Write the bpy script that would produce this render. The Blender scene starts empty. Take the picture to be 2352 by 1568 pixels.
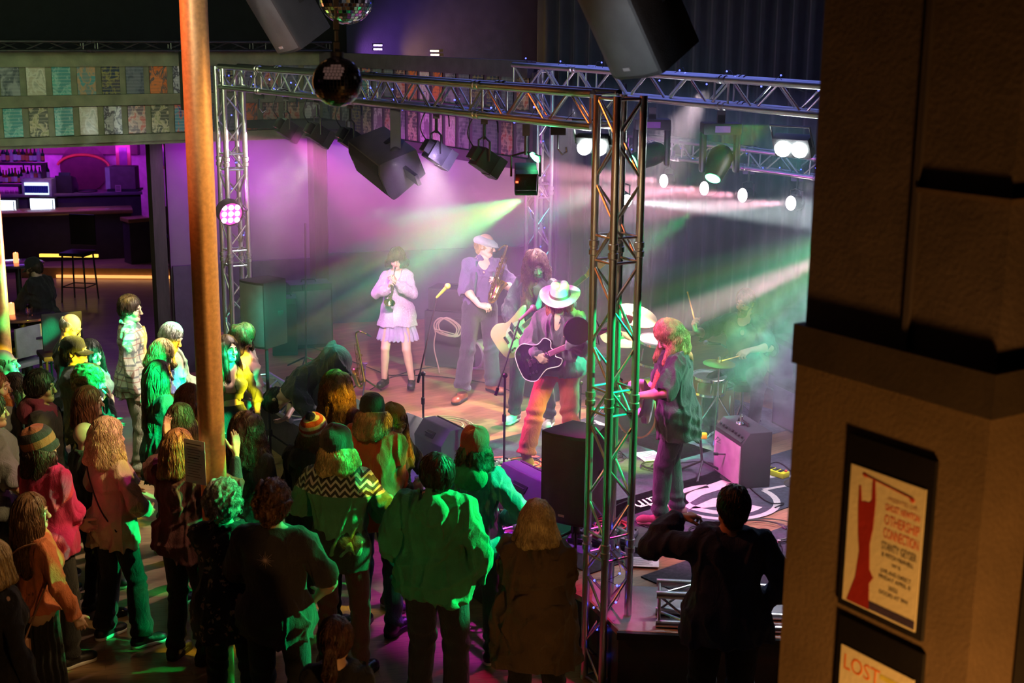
import bpy, bmesh, math, random
import numpy as np
import openvdb as vdb
from mathutils import Matrix, Vector, Quaternion
S = bpy.context.scene
COL = S.collection
PI = math.pi
# ---------------------------------------------------------------- camera
FPX, PITCH, HC, ROLL = 3100.0, math.radians(13), 4.35, 0.0095
cf = np.array([0, math.cos(PITCH), -math.sin(PITCH)]); cr = np.array([1., 0, 0]); cu = np.array([0, math.sin(PITCH), math.cos(PITCH)])
cr, cu = cr*math.cos(ROLL)+cu*math.sin(ROLL), cu*math.cos(ROLL)-cr*math.sin(ROLL)
CAM = np.array([0, 0, HC])
cd = bpy.data.cameras.new('camera'); cam = bpy.data.objects.new('camera', cd); COL.objects.link(cam)
m = Matrix([[cr[i], cu[i], -cf[i], CAM[i]] for i in range(3)]+[[0, 0, 0, 1]])
cam.matrix_world = m
cd.sensor_width = 36; cd.lens = 36*FPX/2352; cd.clip_start = .05; cd.clip_end = 200
cd.dof.use_dof = True; cd.dof.focus_distance = 11.5; cd.dof.aperture_fstop = 3.2
S.camera = cam
def ray(x, y): return cf+cr*(x-1176)/FPX-cu*(y-784)/FPX
def P(x, y, z=0.0):                      # point of the horizontal plane z seen at photo pixel x, y
    d = ray(x, y); return CAM+d*((z-HC)/d[2])
def PY(x, y, Y):                         # point at distance Y in front of the balcony seen at pixel x, y
    d = ray(x, y); return CAM+d*(Y/d[1])
# ---------------------------------------------------------------- world, exposure
w = bpy.data.worlds.new('world'); S.world = w; w.use_nodes = True
w.node_tree.nodes['Background'].inputs[0].default_value = (.03, .035, .06, 1)
w.node_tree.nodes['Background'].inputs[1].default_value = .05
S.view_settings.view_transform = 'Standard'; S.view_settings.look = 'None'
S.view_settings.exposure = 0.15; S.view_settings.gamma = 1; S.view_settings.use_curve_mapping = False
cy = S.cycles
cy.max_bounces = 5; cy.diffuse_bounces = 2; cy.glossy_bounces = 3; cy.transmission_bounces = 4; cy.volume_bounces = 0
cy.transparent_max_bounces = 8; cy.use_denoising = True; cy.sample_clamp_indirect = 4; cy.sample_clamp_direct = 0
cy.caustics_reflective = False; cy.caustics_refractive = False; cy.use_light_tree = True
cy.volume_step_rate = 4; cy.volume_max_steps = 64; cy.use_adaptive_sampling = True; cy.adaptive_threshold = .03
# room axes: U runs along the stage front (away, to the left), V from the crowd across the stage
U = np.array([-.545, .8384, 0]); V = np.array([.8384, .545, 0]); ZA = np.array([0, 0, 1.])
SH = .5                                   # stage height
def aim(o, p, q):
    o.location = p; o.rotation_euler = (Vector(q)-Vector(p)).to_track_quat('-Z', 'Y').to_euler()
def spot(name, p, q, col, power, ang, blend=.3, size=.05, **kw):
    l = bpy.data.lights.new(name, 'SPOT'); l.color = col; l.energy = power; l.spot_size = math.radians(ang); l.spot_blend = blend
    l.shadow_soft_size = size
    o = bpy.data.objects.new(name, l); COL.objects.link(o); aim(o, p, q)
    for k, v in kw.items(): setattr(l, k, v)
    return o
def point(name, p, col, power, size=.1):
    l = bpy.data.lights.new(name, 'POINT'); l.color = col; l.energy = power; l.shadow_soft_size = size
    o = bpy.data.objects.new(name, l); COL.objects.link(o); o.location = p; return o
def area(name, p, q, col, power, sx, sy=None):
    l = bpy.data.lights.new(name, 'AREA'); l.color = col; l.energy = power; l.size = sx
    if sy: l.shape = 'RECTANGLE'; l.size_y = sy
    o = bpy.data.objects.new(name, l); COL.objects.link(o); aim(o, p, q); return o
MAG, VIO, GRN, YEL, WHT, PNK, TEAL, ORG = (1, .05, .75), (.35, .04, 1), (.0, 1, .22), (1, .85, .03), (1, .93, .95), (1, .55, .75), (.05, .9, .62), (1, .42, .08)
# ---------------------------------------------------------------- lights of the room: lamps with fixtures further down, and added ones without
def gobo(o, cols, scale=9, lo=.45, hi=.55, seed=0.0, stretch=(1, 1, 1)):
    """patterned glass in a stage lamp: breaks its beam into coloured patches and rays"""
    l = o.data; l.color = (1, 1, 1); l.use_nodes = True; t = l.node_tree; em = t.nodes['Emission']; tc = t.nodes.new('ShaderNodeTexCoord'); mp = t.nodes.new('ShaderNodeMapping'); mp.inputs['Scale'].default_value = stretch; mp.inputs['Location'].default_value = (seed, seed*.7, 0)
    t.links.new(tc.outputs['Normal'], mp.inputs[0]); n = t.nodes.new('ShaderNodeTexNoise'); n.inputs['Scale'].default_value = scale; n.inputs['Detail'].default_value = 1; t.links.new(mp.outputs[0], n.inputs[0])
    r = t.nodes.new('ShaderNodeValToRGB'); e = r.color_ramp.elements
    stops = [(lo-.14, cols[0]), (lo-.04, (0, 0, 0)), (hi-.02, (0, 0, 0)), (hi+.05, cols[1])] if len(cols) > 1 else [(lo, (0, 0, 0)), (hi, cols[0])]
    while len(e) < len(stops): e.new(.5)
    for i, (p, c) in enumerate(stops): e[i].position = p; e[i].color = (*c, 1)
    t.links.new(n.outputs[0], r.inputs[0]); t.links.new(r.outputs[0], em.inputs['Color']); return o
# back lamps on the low beam: pink-white light raking forward and to the left through the haze
spot('back_wash_light', (2.2, 15.6, 3.7), (-.3, 12.6, .6), (1, .76, .80), 2400, 36, .7, .06)
spot('blinder_light', (2.4, 10.5, 3.35), (1.7, 10.7, .5), (.85, .80, 1), 420, 70, .8, .1)
# front beam lamps: magenta from the left, white-pink fill from the middle
spot('front_lamp_magenta', (-2.1, 12.6, 3.4), (.7, 11.2, 1.2), (1, .10, .60), 1700, 34, .5, .06)
spot('front_lamp_magenta_right', (-.35, 9.75, 3.3), (1.25, 10.35, 1.5), (1, .08, .60), 650, 36, .5, .06)
spot('front_lamp_white', (-.6, 9.75, 3.45), (-.65, 14.1, 1.3), (1, .66, .80), 2000, 27, .6, .06)
spot('front_lamp_violet', (-.45, 9.95, 3.45), (-1.5, 15.5, 1.6), (.62, .40, 1), 80, 50, .6, .06)
# green heads
gobo(spot('green_beam_right', (3.0, 10.6, 2.95), (.9, 12.4, 1.0), GRN, 2600, 40, .3, .03), [(.5, 1, .05), (0, 1, .40)], 10, .5, .52, 3.1)
spot('pink_beam_right', (3.0, 10.9, 2.75), (1.4, 13.0, 1.5), (1, .45, .56), 26000, 8, .6, .03)
spot('teal_left', (.8, 9.9, 3.3), (-2.5, 13.2, 1.2), (.1, .95, .62), 2600, 15, .6, .05)
spot('teal_drape_light', (2.6, 12.0, 3.4), (1.6, 17.0, 1.8), (.03, .50, .42), 220, 60, .7, .1)
# lights over crowd and trusses, all without a modelled fixture
spot('green_on_crowd', (3.0, 8.9, 3.3), (-.85, 8.3, 1.25), (0, 1, .22), 3000, 24, .2, .02)
spot('green_on_guitarist', (2.9, 9.7, 3.3), (1.25, 10.3, 1.6), (.1, 1, .40), 600, 30, .3, .03)
spot('truss_fill', (.8, 9.3, 2.6), (1.5, 11.4, 3.9), (.75, .55, 1), 130, 90, .8, .1)  # added violet light for highlights on the rear beam
spot('beam_fill_warm', (-2.6, 4.6, 5.3), (-1.6, 11.2, 4.1), (1, .86, .70), 330, 42, .7, .1)  # added warm light that lifts the front beam
spot('tower_fill_white', (-.9, 12.4, 3.3), (-2.94, 14.0, 2.4), (.85, 1, .93), 160, 46, .6, .05)  # added white light for highlights on the left tower
spot('tower_gold', (-.7, 4.4, 4.5), (.66, 8.5, 2.8), (1, .68, .34), 520, 22, .6, .1)
gobo(spot('yellow_green_floor', (1.8, 9.0, 3.9), (-2.9, 9.6, .4), GRN, 1300, 38, .3, .03), [(1, .80, .02), (0, 1, .15)], 12, .47, .60, 5.3)
spot('red_spill', (-1.5, 6.4, 3.9), (-1.0, 9.15, 1.35), (1, .22, .06), 70, 13, .8, .1)
spot('magenta_floor', (1.2, 10.2, 3.6), (.1, 8.2, .0), (1, .0, .30), 320, 24, .6, .1)
spot('pink_left_floor', (-.4, 9.8, 3.4), (-3.3, 8.6, 1.2), (1, .03, .40), 130, 20, .6, .1)
spot('warm_white_on_left_crowd', (-1.75, 12.0, 3.3), (-3.8, 12.0, 1.2), (1, .88, .66), 650, 62, .7, .1)
# violet par on the left tower, violet wall wash, bar glow
spot('violet_par_light', (-2.75, 13.85, 2.75), (-1.2, 14.6, 2.0), (.9, .04, 1), 150, 120, .8, .1)
area('violet_wall_wash', (-1.4, 17.4, 2.9), (-1.4, 18.1, 1.6), (.50, .04, 1), 20, 2.4, .15)
area('violet_wall_wash_left', (-3.3, 16.7, 2.9), (-3.5, 17.3, 1.6), (.66, .03, 1), 20, 1.4, .15)
area('bar_glow', (-9.6, 27.2, 1.95), (-9.6, 28.5, 1.7), (.70, .03, 1), 42, 5, .2)
area('bar_glow_front', (-8.6, 24.2, 3.0), (-8.6, 24.6, 0), (.35, .10, .9), 45, 4, 1)
spot('bar_top_light', (-8.6, 25.2, 2.9), (-8.6, 24.9, 1.0), (1, .55, .25), 40, 80, .8)
area('gallery_green', (-4.0, 11.0, 4.6), (-4.6, 15.6, 3.5), (.62, .85, .42), 75, 1.5)
spot('singer_white', (-.9, 10.0, 3.4), (.25, 11.6, 1.6), (1, .80, .78), 420, 26, .5, .05)
spot('boards_white', (.6, 12.6, 3.7), (-.5, 12.9, .5), (1, .74, .76), 420, 50, .7, .05)
area('stage_blue_fill', (1.4, 13.5, 5.2), (1.2, 13.6, 0), (.20, .25, .9), 50, 4.5)
spot('violet_slot_light', (-1.55, 17.0, 4.0), (-1.2, 18.2, 4.1), (.45, .15, 1), 160, 90, 1); spot('amber_slot_light', (-.85, 17.0, 4.0), (-.5, 18.4, 4.1), (1, .5, .08), 110, 90, 1)
# amber balcony lamps on pole and pillar, then added fill and accent lights
spot('amber_left', (-3.9, 7.9, 5.3), (-2.0, 8.3, 4.1), (1, .17, .03), 480, 40, .8, .15)
spot('gold_right', (.9, 8.0, 4.8), (-2.0, 8.3, 2.9), (1, .62, .24), 900, 44, .8, .2)
area('amber_pillar', (1.25, 2.3, 1.55), (1.2, 3.9, 2.5), (1, .46, .11), 44, .3)
area('room_fill', (-1.5, 5.5, 5.6), (-1.5, 9.5, 0), (.9, .50, .40), 6, 3)
spot('speaker_fill', (-1.2, 4.2, 3.0), (1.05, 6.6, 4.4), (.8, .9, 1), 190, 20, .7, .1)  # added light to bring out the centre speaker grille
spot('speaker_fill_left', (-1.2, 5.0, 3.2), (-1.5, 9.2, 4.7), (.8, .9, 1), 220, 20, .7, .1)  # added light on the left hanging speaker
spot('wedge_purple', (.35, 11.0, 3.45), (.0, 10.1, .75), (.6, .02, 1), 800, 34, .5, .05)
spot('wedge_purple_left', (-.5, 11.9, 3.45), (-.75, 11.1, .7), (.6, .02, 1), 500, 22, .5, .05)
spot('apron_fill', (2.3, 9.5, 3.6), (1.9, 8.2, .5), (.95, .92, 1), 170, 42, .7, .05)  # added light to brighten the grey apron
spot('smoke_fill', (2.8, 10.9, 3.5), (2.45, 12.1, 1.2), (.62, .82, 1), 420, 40, .6, .05)  # added light that makes the smoke plume stand out

# ---------------------------------------------------------------- materials
MATS = {}
def NT(name):
    m = bpy.data.materials.new(name); m.use_nodes = True; t = m.node_tree; t.nodes.clear()
    o = t.nodes.new('ShaderNodeOutputMaterial'); b = t.nodes.new('ShaderNodeBsdfPrincipled'); t.links.new(b.outputs[0], o.inputs[0])
    return m, t, b, o
def nd(t, k, **kw):
    n = t.nodes.new('ShaderNode'+k)
    for a, v in kw.items():
        if a in n.inputs.keys() if isinstance(a, str) and hasattr(n, 'inputs') else False: n.inputs[a].default_value = v
        else: setattr(n, a, v)
    return n
def ramp(t, fac, stops, interp='LINEAR'):
    r = t.nodes.new('ShaderNodeValToRGB'); r.color_ramp.interpolation = interp
    e = r.color_ramp.elements
    while len(e) < len(stops): e.new(.5)
    for i, (p, c) in enumerate(stops): e[i].position = p; e[i].color = (*c, 1) if len(c) == 3 else c
    t.links.new(fac, r.inputs[0]); return r.outputs[0]
def mixc(t, fac, a, b, mode='MIX'):
    n = t.nodes.new('ShaderNodeMix'); n.data_type = 'RGBA'; n.blend_type = mode
    for i, v in ((0, fac), (6, a), (7, b)):
        if isinstance(v, bpy.types.NodeSocket): t.links.new(v, n.inputs[i])
        elif i == 0: n.inputs[0].default_value = v
        else: n.inputs[i].default_value = (*v, 1) if len(v) == 3 else v
    return n.outputs[2]
def mth(t, op, a, b=None):
    n = t.nodes.new('ShaderNodeMath'); n.operation = op
    for i, v in enumerate((a, b)):
        if v is None: continue
        if isinstance(v, bpy.types.NodeSocket): t.links.new(v, n.inputs[i])
        else: n.inputs[i].default_value = v
    return n.outputs[0]
def coords(t, kind='Object', scale=(1, 1, 1), rot=(0, 0, 0), loc=(0, 0, 0)):
    c = t.nodes.new('ShaderNodeTexCoord'); mp = t.nodes.new('ShaderNodeMapping')
    mp.inputs['Scale'].default_value = scale; mp.inputs['Rotation'].default_value = rot; mp.inputs['Location'].default_value = loc
    t.links.new(c.outputs[kind], mp.inputs[0]); return mp.outputs[0]
def noise(t, vec, scale, detail=3, rough=.5, dist=0):
    n = t.nodes.new('ShaderNodeTexNoise'); n.inputs['Scale'].default_value = scale; n.inputs['Detail'].default_value = detail
    n.inputs['Roughness'].default_value = rough; n.inputs['Distortion'].default_value = dist
    if vec is not None: t.links.new(vec, n.inputs[0])
    return n.outputs[0]
def bump(t, b, h, s, d=.01):
    n = t.nodes.new('ShaderNodeBump'); n.inputs['Strength'].default_value = s; n.inputs['Distance'].default_value = d
    t.links.new(h, n.inputs['Height']); t.links.new(n.outputs[0], b.inputs['Normal'])
def M(name, col=(.5, .5, .5), rough=.6, metal=0, var=.15, nsc=8, bmp=.15, bsc=60, emit=None, es=1, stretch=(1, 1, 1), sheen=0, coat=0):
    if name in MATS: return MATS[name]
    m, t, b, o = NT(name)
    v = coords(t, scale=stretch)
    lo = tuple(max(0, c*(1-var)) for c in col); hi = tuple(min(1, c*(1+var)) for c in col)
    t.links.new(ramp(t, noise(t, v, nsc), [(.3, lo), (.7, hi)]), b.inputs['Base Color'])
    b.inputs['Roughness'].default_value = rough; b.inputs['Metallic'].default_value = metal
    if sheen: b.inputs['Sheen Weight'].default_value = sheen
    if coat: b.inputs['Coat Weight'].default_value = coat
    if bmp: bump(t, b, noise(t, v, bsc, 4), bmp)
    if emit is not None: b.inputs['Emission Color'].default_value = (*emit, 1); b.inputs['Emission Strength'].default_value = es
    MATS[name] = m; return m
# ---------------------------------------------------------------- objects and tags
def tag(o, label=None, cat=None, group=None, kind=None):
    if label: o['label'] = label
    if cat: o['category'] = cat
    if group: o['group'] = group
    if kind: o['kind'] = kind
    return o
def emp(name, label, cat, loc=(0, 0, 0), rz=0, group=None, rot=None, scale=1):
    o = bpy.data.objects.new(name, None); COL.objects.link(o); o.location = loc
    o.rotation_euler = rot if rot is not None else (0, 0, rz); o.scale = (scale,)*3; o.empty_display_size = .1
    return tag(o, label, cat, group)
def copy_tree(o, parent=None):
    c = o.copy(); COL.objects.link(c)
    if parent is not None: c.parent = parent
    for ch in [x for x in list(o.children)]: copy_tree(ch, c)
    return c
def basis(z):
    z = np.array(z, float); z /= np.linalg.norm(z)+1e-12
    a = np.array([0, 0, 1.]) if abs(z[2]) < .9 else np.array([1., 0, 0])
    x = np.cross(a, z); x /= np.linalg.norm(x); return x, np.cross(z, x), z
def rotm(rx=0, ry=0, rz=0):
    return np.array((Matrix.Rotation(rz, 3, 'Z') @ Matrix.Rotation(ry, 3, 'Y') @ Matrix.Rotation(rx, 3, 'X')))
def MX(loc=(0, 0, 0), r=None):
    m = np.eye(4); m[:3, 3] = loc
    if r is not None: m[:3, :3] = r
    return m
def newmesh(name, v, f, smooth=True):
    me = bpy.data.meshes.new(name)
    if isinstance(f, np.ndarray):
        n = len(f); me.vertices.add(len(v)); me.vertices.foreach_set('co', np.asarray(v, 'f4').ravel())
        me.loops.add(n*4); me.loops.foreach_set('vertex_index', f.astype('i4').ravel())
        me.polygons.add(n); me.polygons.foreach_set('loop_start', np.arange(0, n*4, 4, dtype='i4'))
        me.update(calc_edges=True)
    else: me.from_pydata([tuple(map(float, p)) for p in v], [], f); me.update()
    if smooth: me.polygons.foreach_set('use_smooth', np.ones(len(me.polygons), bool))
    return me
class MB:
    def __init__(s): s.v = []; s.f = []; s.x = np.eye(4); s.mi = []; s.cur = 0
    def at(s, loc=(0, 0, 0), r=None): s.x = MX(loc, r); return s
    def _add(s, vs, fs):
        n = len(s.v); vs = np.asarray(vs, float); vs = vs@s.x[:3, :3].T+s.x[:3, 3]
        s.v.extend(vs.tolist()); s.f.extend([tuple(i+n for i in f) for f in fs]); s.mi.extend([s.cur]*len(fs)); return s
    def box(s, c, d, r=None):
        d = np.array(d)/2; vs = np.array([[x, y, z] for x in (-1, 1) for y in (-1, 1) for z in (-1, 1)])*d
        if r is not None: vs = vs@np.asarray(r).T
        return s._add(vs+np.array(c), [(0, 1, 3, 2), (4, 6, 7, 5), (0, 4, 5, 1), (2, 3, 7, 6), (0, 2, 6, 4), (1, 5, 7, 3)])
    def hexa(s, pts): return s._add(pts, [(0, 3, 2, 1), (4, 5, 6, 7), (0, 1, 5, 4), (1, 2, 6, 5), (2, 3, 7, 6), (3, 0, 4, 7)])
    def tube(s, p, q, r, r2=None, n=8): return s.path([p, q], [r, r if r2 is None else r2], n)
    def path(s, pts, r, n=6, closed=False, cap=True):
        pts = [np.array(p, float) for p in pts]; k = len(pts)
        if not hasattr(r, '__len__'): r = [r]*k
        vs = []; xp = None
        for i, p in enumerate(pts):
            a = pts[(i-1) % k] if (closed or i > 0) else p; b = pts[(i+1) % k] if (closed or i < k-1) else p
            x, y, z = basis(b-a)
            if xp is not None:
                x = xp-z*np.dot(xp, z); nn = np.linalg.norm(x)
                x = x/nn if nn > 1e-6 else basis(z)[0]; y = np.cross(z, x)
            xp = x
            for j in range(n):
                t = 2*PI*j/n; vs.append(p+(x*math.cos(t)+y*math.sin(t))*r[i])
        fs = []
        for i in range(k if closed else k-1):
            for j in range(n):
                a = i*n+j; b = i*n+(j+1) % n; c = ((i+1) % k)*n; fs.append((a, b, c+(j+1) % n, c+j))
        if cap and not closed: fs += [tuple(range(n-1, -1, -1)), tuple(range((k-1)*n, k*n))]
        return s._add(vs, fs)
    def lathe(s, prof, n=24, c=(0, 0, 0), axis=(0, 0, 1), arc=1.0):
        x, y, z = basis(axis) if tuple(axis) != (0, 0, 1) else (np.array([1., 0, 0]), np.array([0, 1., 0]), np.array([0, 0, 1.]))
        c = np.array(c, float); vs = []; k = len(prof)
        for r, h in prof:
            for j in range(n):
                t = 2*PI*j/n; vs.append(c+(x*math.cos(t)+y*math.sin(t))*r+z*h)
        fs = [(i*n+j, i*n+(j+1) % n, (i+1)*n+(j+1) % n, (i+1)*n+j) for i in range(k-1) for j in range(n)]
        if prof[0][0] > 1e-5: fs.append(tuple(range(n-1, -1, -1)))
        if prof[-1][0] > 1e-5: fs.append(tuple(range((k-1)*n, k*n)))
        return s._add(vs, fs)
    def ball(s, c, r, n=16, m=10):
        r = (r,)*3 if not hasattr(r, '__len__') else r
        vs = [(c[0]+r[0]*math.sin(PI*i/m)*math.cos(2*PI*j/n), c[1]+r[1]*math.sin(PI*i/m)*math.sin(2*PI*j/n), c[2]-r[2]*math.cos(PI*i/m)) for i in range(m+1) for j in range(n)]
        return s._add(vs, [(i*n+j, i*n+(j+1) % n, (i+1)*n+(j+1) % n, (i+1)*n+j) for i in range(m) for j in range(n)])
    def prism(s, out, z0, z1, r=None, c=(0, 0, 0)):
        k = len(out); vs = np.array([(a, b, z0) for a, b in out]+[(a, b, z1) for a, b in out], float)
        if r is not None: vs = vs@np.asarray(r).T
        return s._add(vs+np.array(c), [tuple(range(k-1, -1, -1)), tuple(range(k, 2*k))]+[(i, (i+1) % k, k+(i+1) % k, k+i) for i in range(k)])
    def build(s, name, mat, parent=None, smooth=False, bev=0, seg=2, label=None, loc=None, autos=True):
        me = newmesh(name, s.v, s.f, False)
        for mm in (mat if isinstance(mat, (list, tuple)) else [mat]): me.materials.append(mm)
        if isinstance(mat, (list, tuple)): me.polygons.foreach_set('material_index', s.mi)
        if bev or smooth:
            b = bmesh.new(); b.from_mesh(me); bmesh.ops.remove_doubles(b, verts=b.verts, dist=1e-5)
            bmesh.ops.recalc_face_normals(b, faces=b.faces)
            if bev: bmesh.ops.bevel(b, geom=[e for e in b.edges if len(e.link_faces) == 2 and e.calc_face_angle(0) > .5], offset=bev, segments=seg, affect='EDGES', profile=.6)
            if smooth or bev:
                for f in b.faces: f.smooth = True
                for e in b.edges:
                    if len(e.link_faces) == 2 and e.calc_face_angle(0) > .7: e.smooth = False
            b.to_mesh(me); b.free()
        o = bpy.data.objects.new(name, me); COL.objects.link(o)
        if parent is not None: o.parent = parent
        if loc is not None: o.location = loc
        if label: o['label'] = label
        return o
def struct(name, mb, mat, **k):
    o = mb.build(name, mat, **k); o['kind'] = 'structure'; return o
def bez(pts, n=8):                        # catmull-rom through points
    pts = [np.array(p, float) for p in pts]; q = [2*pts[0]-pts[1]]+pts+[2*pts[-1]-pts[-2]]; out = []
    for i in range(1, len(q)-2):
        for k in range(n):
            t = k/n; a, b, c, d = q[i-1:i+3]
            out.append(.5*((2*b)+(c-a)*t+(2*a-5*b+4*c-d)*t*t+(3*b-a-3*c+d)*t**3))
    return out+[pts[-1]]
def text(name, s, size, loc, rot, mat, parent=None, align='LEFT', ext=.001, sx=1.0, shear=0):
    c = bpy.data.curves.new(name, 'FONT'); c.body = s; c.resolution_u = 3; c.size = size; c.align_x = align; c.extrude = ext; c.shear = shear
    o = bpy.data.objects.new(name, c); COL.objects.link(o); o.location = loc; o.rotation_euler = rot; o.scale = (sx, 1, 1)
    c.materials.append(mat)
    bpy.context.view_layer.update(); dg = bpy.context.evaluated_depsgraph_get(); me = bpy.data.meshes.new_from_object(o.evaluated_get(dg)); bpy.data.objects.remove(o)
    o = bpy.data.objects.new(name, me); COL.objects.link(o); o.location = loc; o.rotation_euler = rot; o.scale = (sx, 1, 1)
    if parent is not None: o.parent = parent
    return o
def stdmats():
    M('black_plastic', (.015, .015, .017), .45, bmp=.2, bsc=150)
    M('black_paint', (.012, .012, .014), .55); M('black_rubber', (.01, .01, .011), .5, bmp=0)
    M('aluminium', (.72, .72, .74), .32, 1, var=.08, bmp=.05); M('chrome', (.8, .8, .82), .12, 1, var=.03, bmp=0)
    M('dark_metal', (.08, .08, .085), .4, .8); M('brass', (.85, .58, .2), .18, 1, var=.1, bmp=0)
    M('grille', (.02, .02, .022), .6, bmp=.5, bsc=300); M('white_plastic', (.75, .75, .75), .4)
    M('paper', (.8, .8, .8), .7, var=.04); M('skin', (.62, .37, .27), .5, var=.08, nsc=12, bmp=.05)
    M('denim', (.03, .05, .10), .8, bmp=.4, bsc=200); M('black_cloth', (.012, .012, .015), .85, bmp=.3)
    M('copper', (.62, .33, .13), .36, .4, var=.15, nsc=40, bmp=.12, bsc=220)
    M('glass', (.9, .9, .9), .05, bmp=0)
    b = MATS['glass'].node_tree.nodes['Principled BSDF']; b.inputs['Transmission Weight'].default_value = 1
stdmats()
def mat_emit(name, col, s):
    if name in MATS: return MATS[name]
    m, t, b, o = NT(name); b.inputs['Base Color'].default_value = (*col, 1)
    b.inputs['Emission Color'].default_value = (*col, 1); b.inputs['Emission Strength'].default_value = s; MATS[name] = m; return m

# ================================================================ the room
def wood_mat(name, c1, c2, ang, pw=.09, pl=1.3, rough=.35, dirt=.2):
    m, t, b, o = NT(name)
    v = coords(t, rot=(0, 0, ang)); br = t.nodes.new('ShaderNodeTexBrick')
    t.links.new(v, br.inputs[0]); br.inputs['Color1'].default_value = (*c1, 1); br.inputs['Color2'].default_value = (*c2, 1)
    br.inputs['Mortar'].default_value = (*[x*.35 for x in c1], 1); br.inputs['Scale'].default_value = 1; br.inputs['Mortar Size'].default_value = .003
    br.inputs['Brick Width'].default_value = pl; br.inputs['Row Height'].default_value = pw; br.offset = .37
    g = noise(t, coords(t, rot=(0, 0, ang), scale=(1.5, 22, 1)), 3, 5, .6)
    col = mixc(t, .5, br.outputs[0], ramp(t, g, [(.25, tuple(x*.55 for x in c1)), (.75, tuple(min(1, x*1.3) for x in c2))]), 'MIX')
    d = ramp(t, noise(t, coords(t), .9, 5, .6), [(.25, (.75, .75, .75)), (.75, (1, 1, 1))])
    t.links.new(mixc(t, dirt, col, d, 'MULTIPLY'), b.inputs['Base Color'])
    t.links.new(ramp(t, noise(t, coords(t), 5, 4), [(.3, (rough*.92,)*3), (.7, (rough*1.1,)*3)]), b.inputs['Roughness'])
    bump(t, b, br.outputs[1], .2, .002); MATS[name] = m; return m
UANG = math.atan2(U[1], U[0])
floor_m = wood_mat('dance_floor_wood', (.30, .17, .085), (.42, .26, .13), -math.radians(18), .08, .9, .3)
stage_m = wood_mat('stage_wood', (.26, .11, .055), (.52, .26, .14), -math.radians(41), .085, 1.1, .3, .35)
blk = M('wall_black', (.018, .018, .024), .75, bmp=.2, bsc=20)
struct('floor', MB().box((-2, 14, -.1), (34, 40, .2)), floor_m)
struct('ceiling', MB().box((-2, 14, 6.1), (34, 40, .2)), blk)
struct('wall_back', MB().box((-2, 34, 3), (34, .2, 6)), blk)
struct('wall_left', MB().box((-19, 14, 3), (.2, 40, 6)), blk)
struct('wall_right', MB().box((15, 14, 3), (.2, 40, 6)), blk)
struct('wall_front', MB().box((-2, -6, 3), (34, .2, 6)), blk)
# stage
E1, E2 = np.array([-2.86, 14.2]), np.array([-.10, 9.55])
stage_out = [(-2.86, 14.2), (-.10, 9.55), (.55, 8.72), (.72, 8.24), (6.2, 7.75), (9, 12), (7.5, 18.6), (-.3, 19.6), (-3.9, 17.4), (-3.6, 15.6)]
mb = MB(); mb.prism(stage_out, .46, SH)
struct('trim_1', mb, [stage_m]).name = 'stage_deck'
mb = MB(); ins = [(x*.997+(.005), y*.997+.04) for x, y in stage_out]; mb.prism(ins, 0, .459)
struct('stage_riser', mb, M('stage_riser_black', (.045, .04, .042), .55, bmp=.3, bsc=30))
bpy.data.objects['stage_deck']['label'] = 'wood plank stage deck'
# grey front apron strip on the right of the stage
mb = MB(); mb.prism([(.60, 9.0), (.57, 8.72), (.73, 8.25), (6.2, 7.77), (6.3, 8.5)], SH+.0002, SH+.0006)
struct('trim_2', mb, M('apron_grey', (.50, .50, .54), .5, var=.2, nsc=6, bmp=.2))
mb = MB().box((2.6, 8.04, .48), (3.8, .03, .05), rotm(0, 0, -.09)); struct('trim_3', mb, MATS['black_paint'])
# back walls of the stage
plum = M('panel_plum', (.20, .14, .20), .7, var=.1, nsc=2, bmp=.1)
dark = M('timber_dark', (.06, .045, .045), .6, var=.3, nsc=14, bmp=.3, stretch=(1, 1, .15))
def wall_seg(name, a, b, z0, z1, th, mat, z=None):
    a, b = np.array(a, float), np.array(b, float); d = b-a; L = np.linalg.norm(d); ang = math.atan2(d[1], d[0])
    mbx = MB().box(((a+b)/2).tolist()+[(z0+z1)/2], (L, th, z1-z0), rotm(0, 0, ang)); return struct(name, mbx, mat)
Q = np.array([-2.4, 17.2])
wall_seg('wall_stage_left', (-4.35, 16.9), (-2.62, 17.7), .0, 3.1, .1, plum)
wall_seg('wall_stage_back', (-2.45, 17.75), (.55, 18.6), .0, 3.4, .1, plum)
struct('trim_post', MB().box((-2.52, 17.35, 1.5), (.18, .18, 3.0), rotm(0, 0, UANG)), dark)
struct('trim_post_left', MB().box((-4.4, 16.6, 1.5), (.16, .16, 3.0), rotm(0, 0, UANG)), dark)
# low dado on the back walls
wall_seg('baseboard_back', (-2.45, 17.66), (.55, 18.5), .5, 1.45, .05, M('dado', (.10, .07, .12), .6))
wall_seg('baseboard_left', (-4.3, 16.83), (-2.65, 17.6), .0, 1.4, .05, MATS['dado'])
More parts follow.
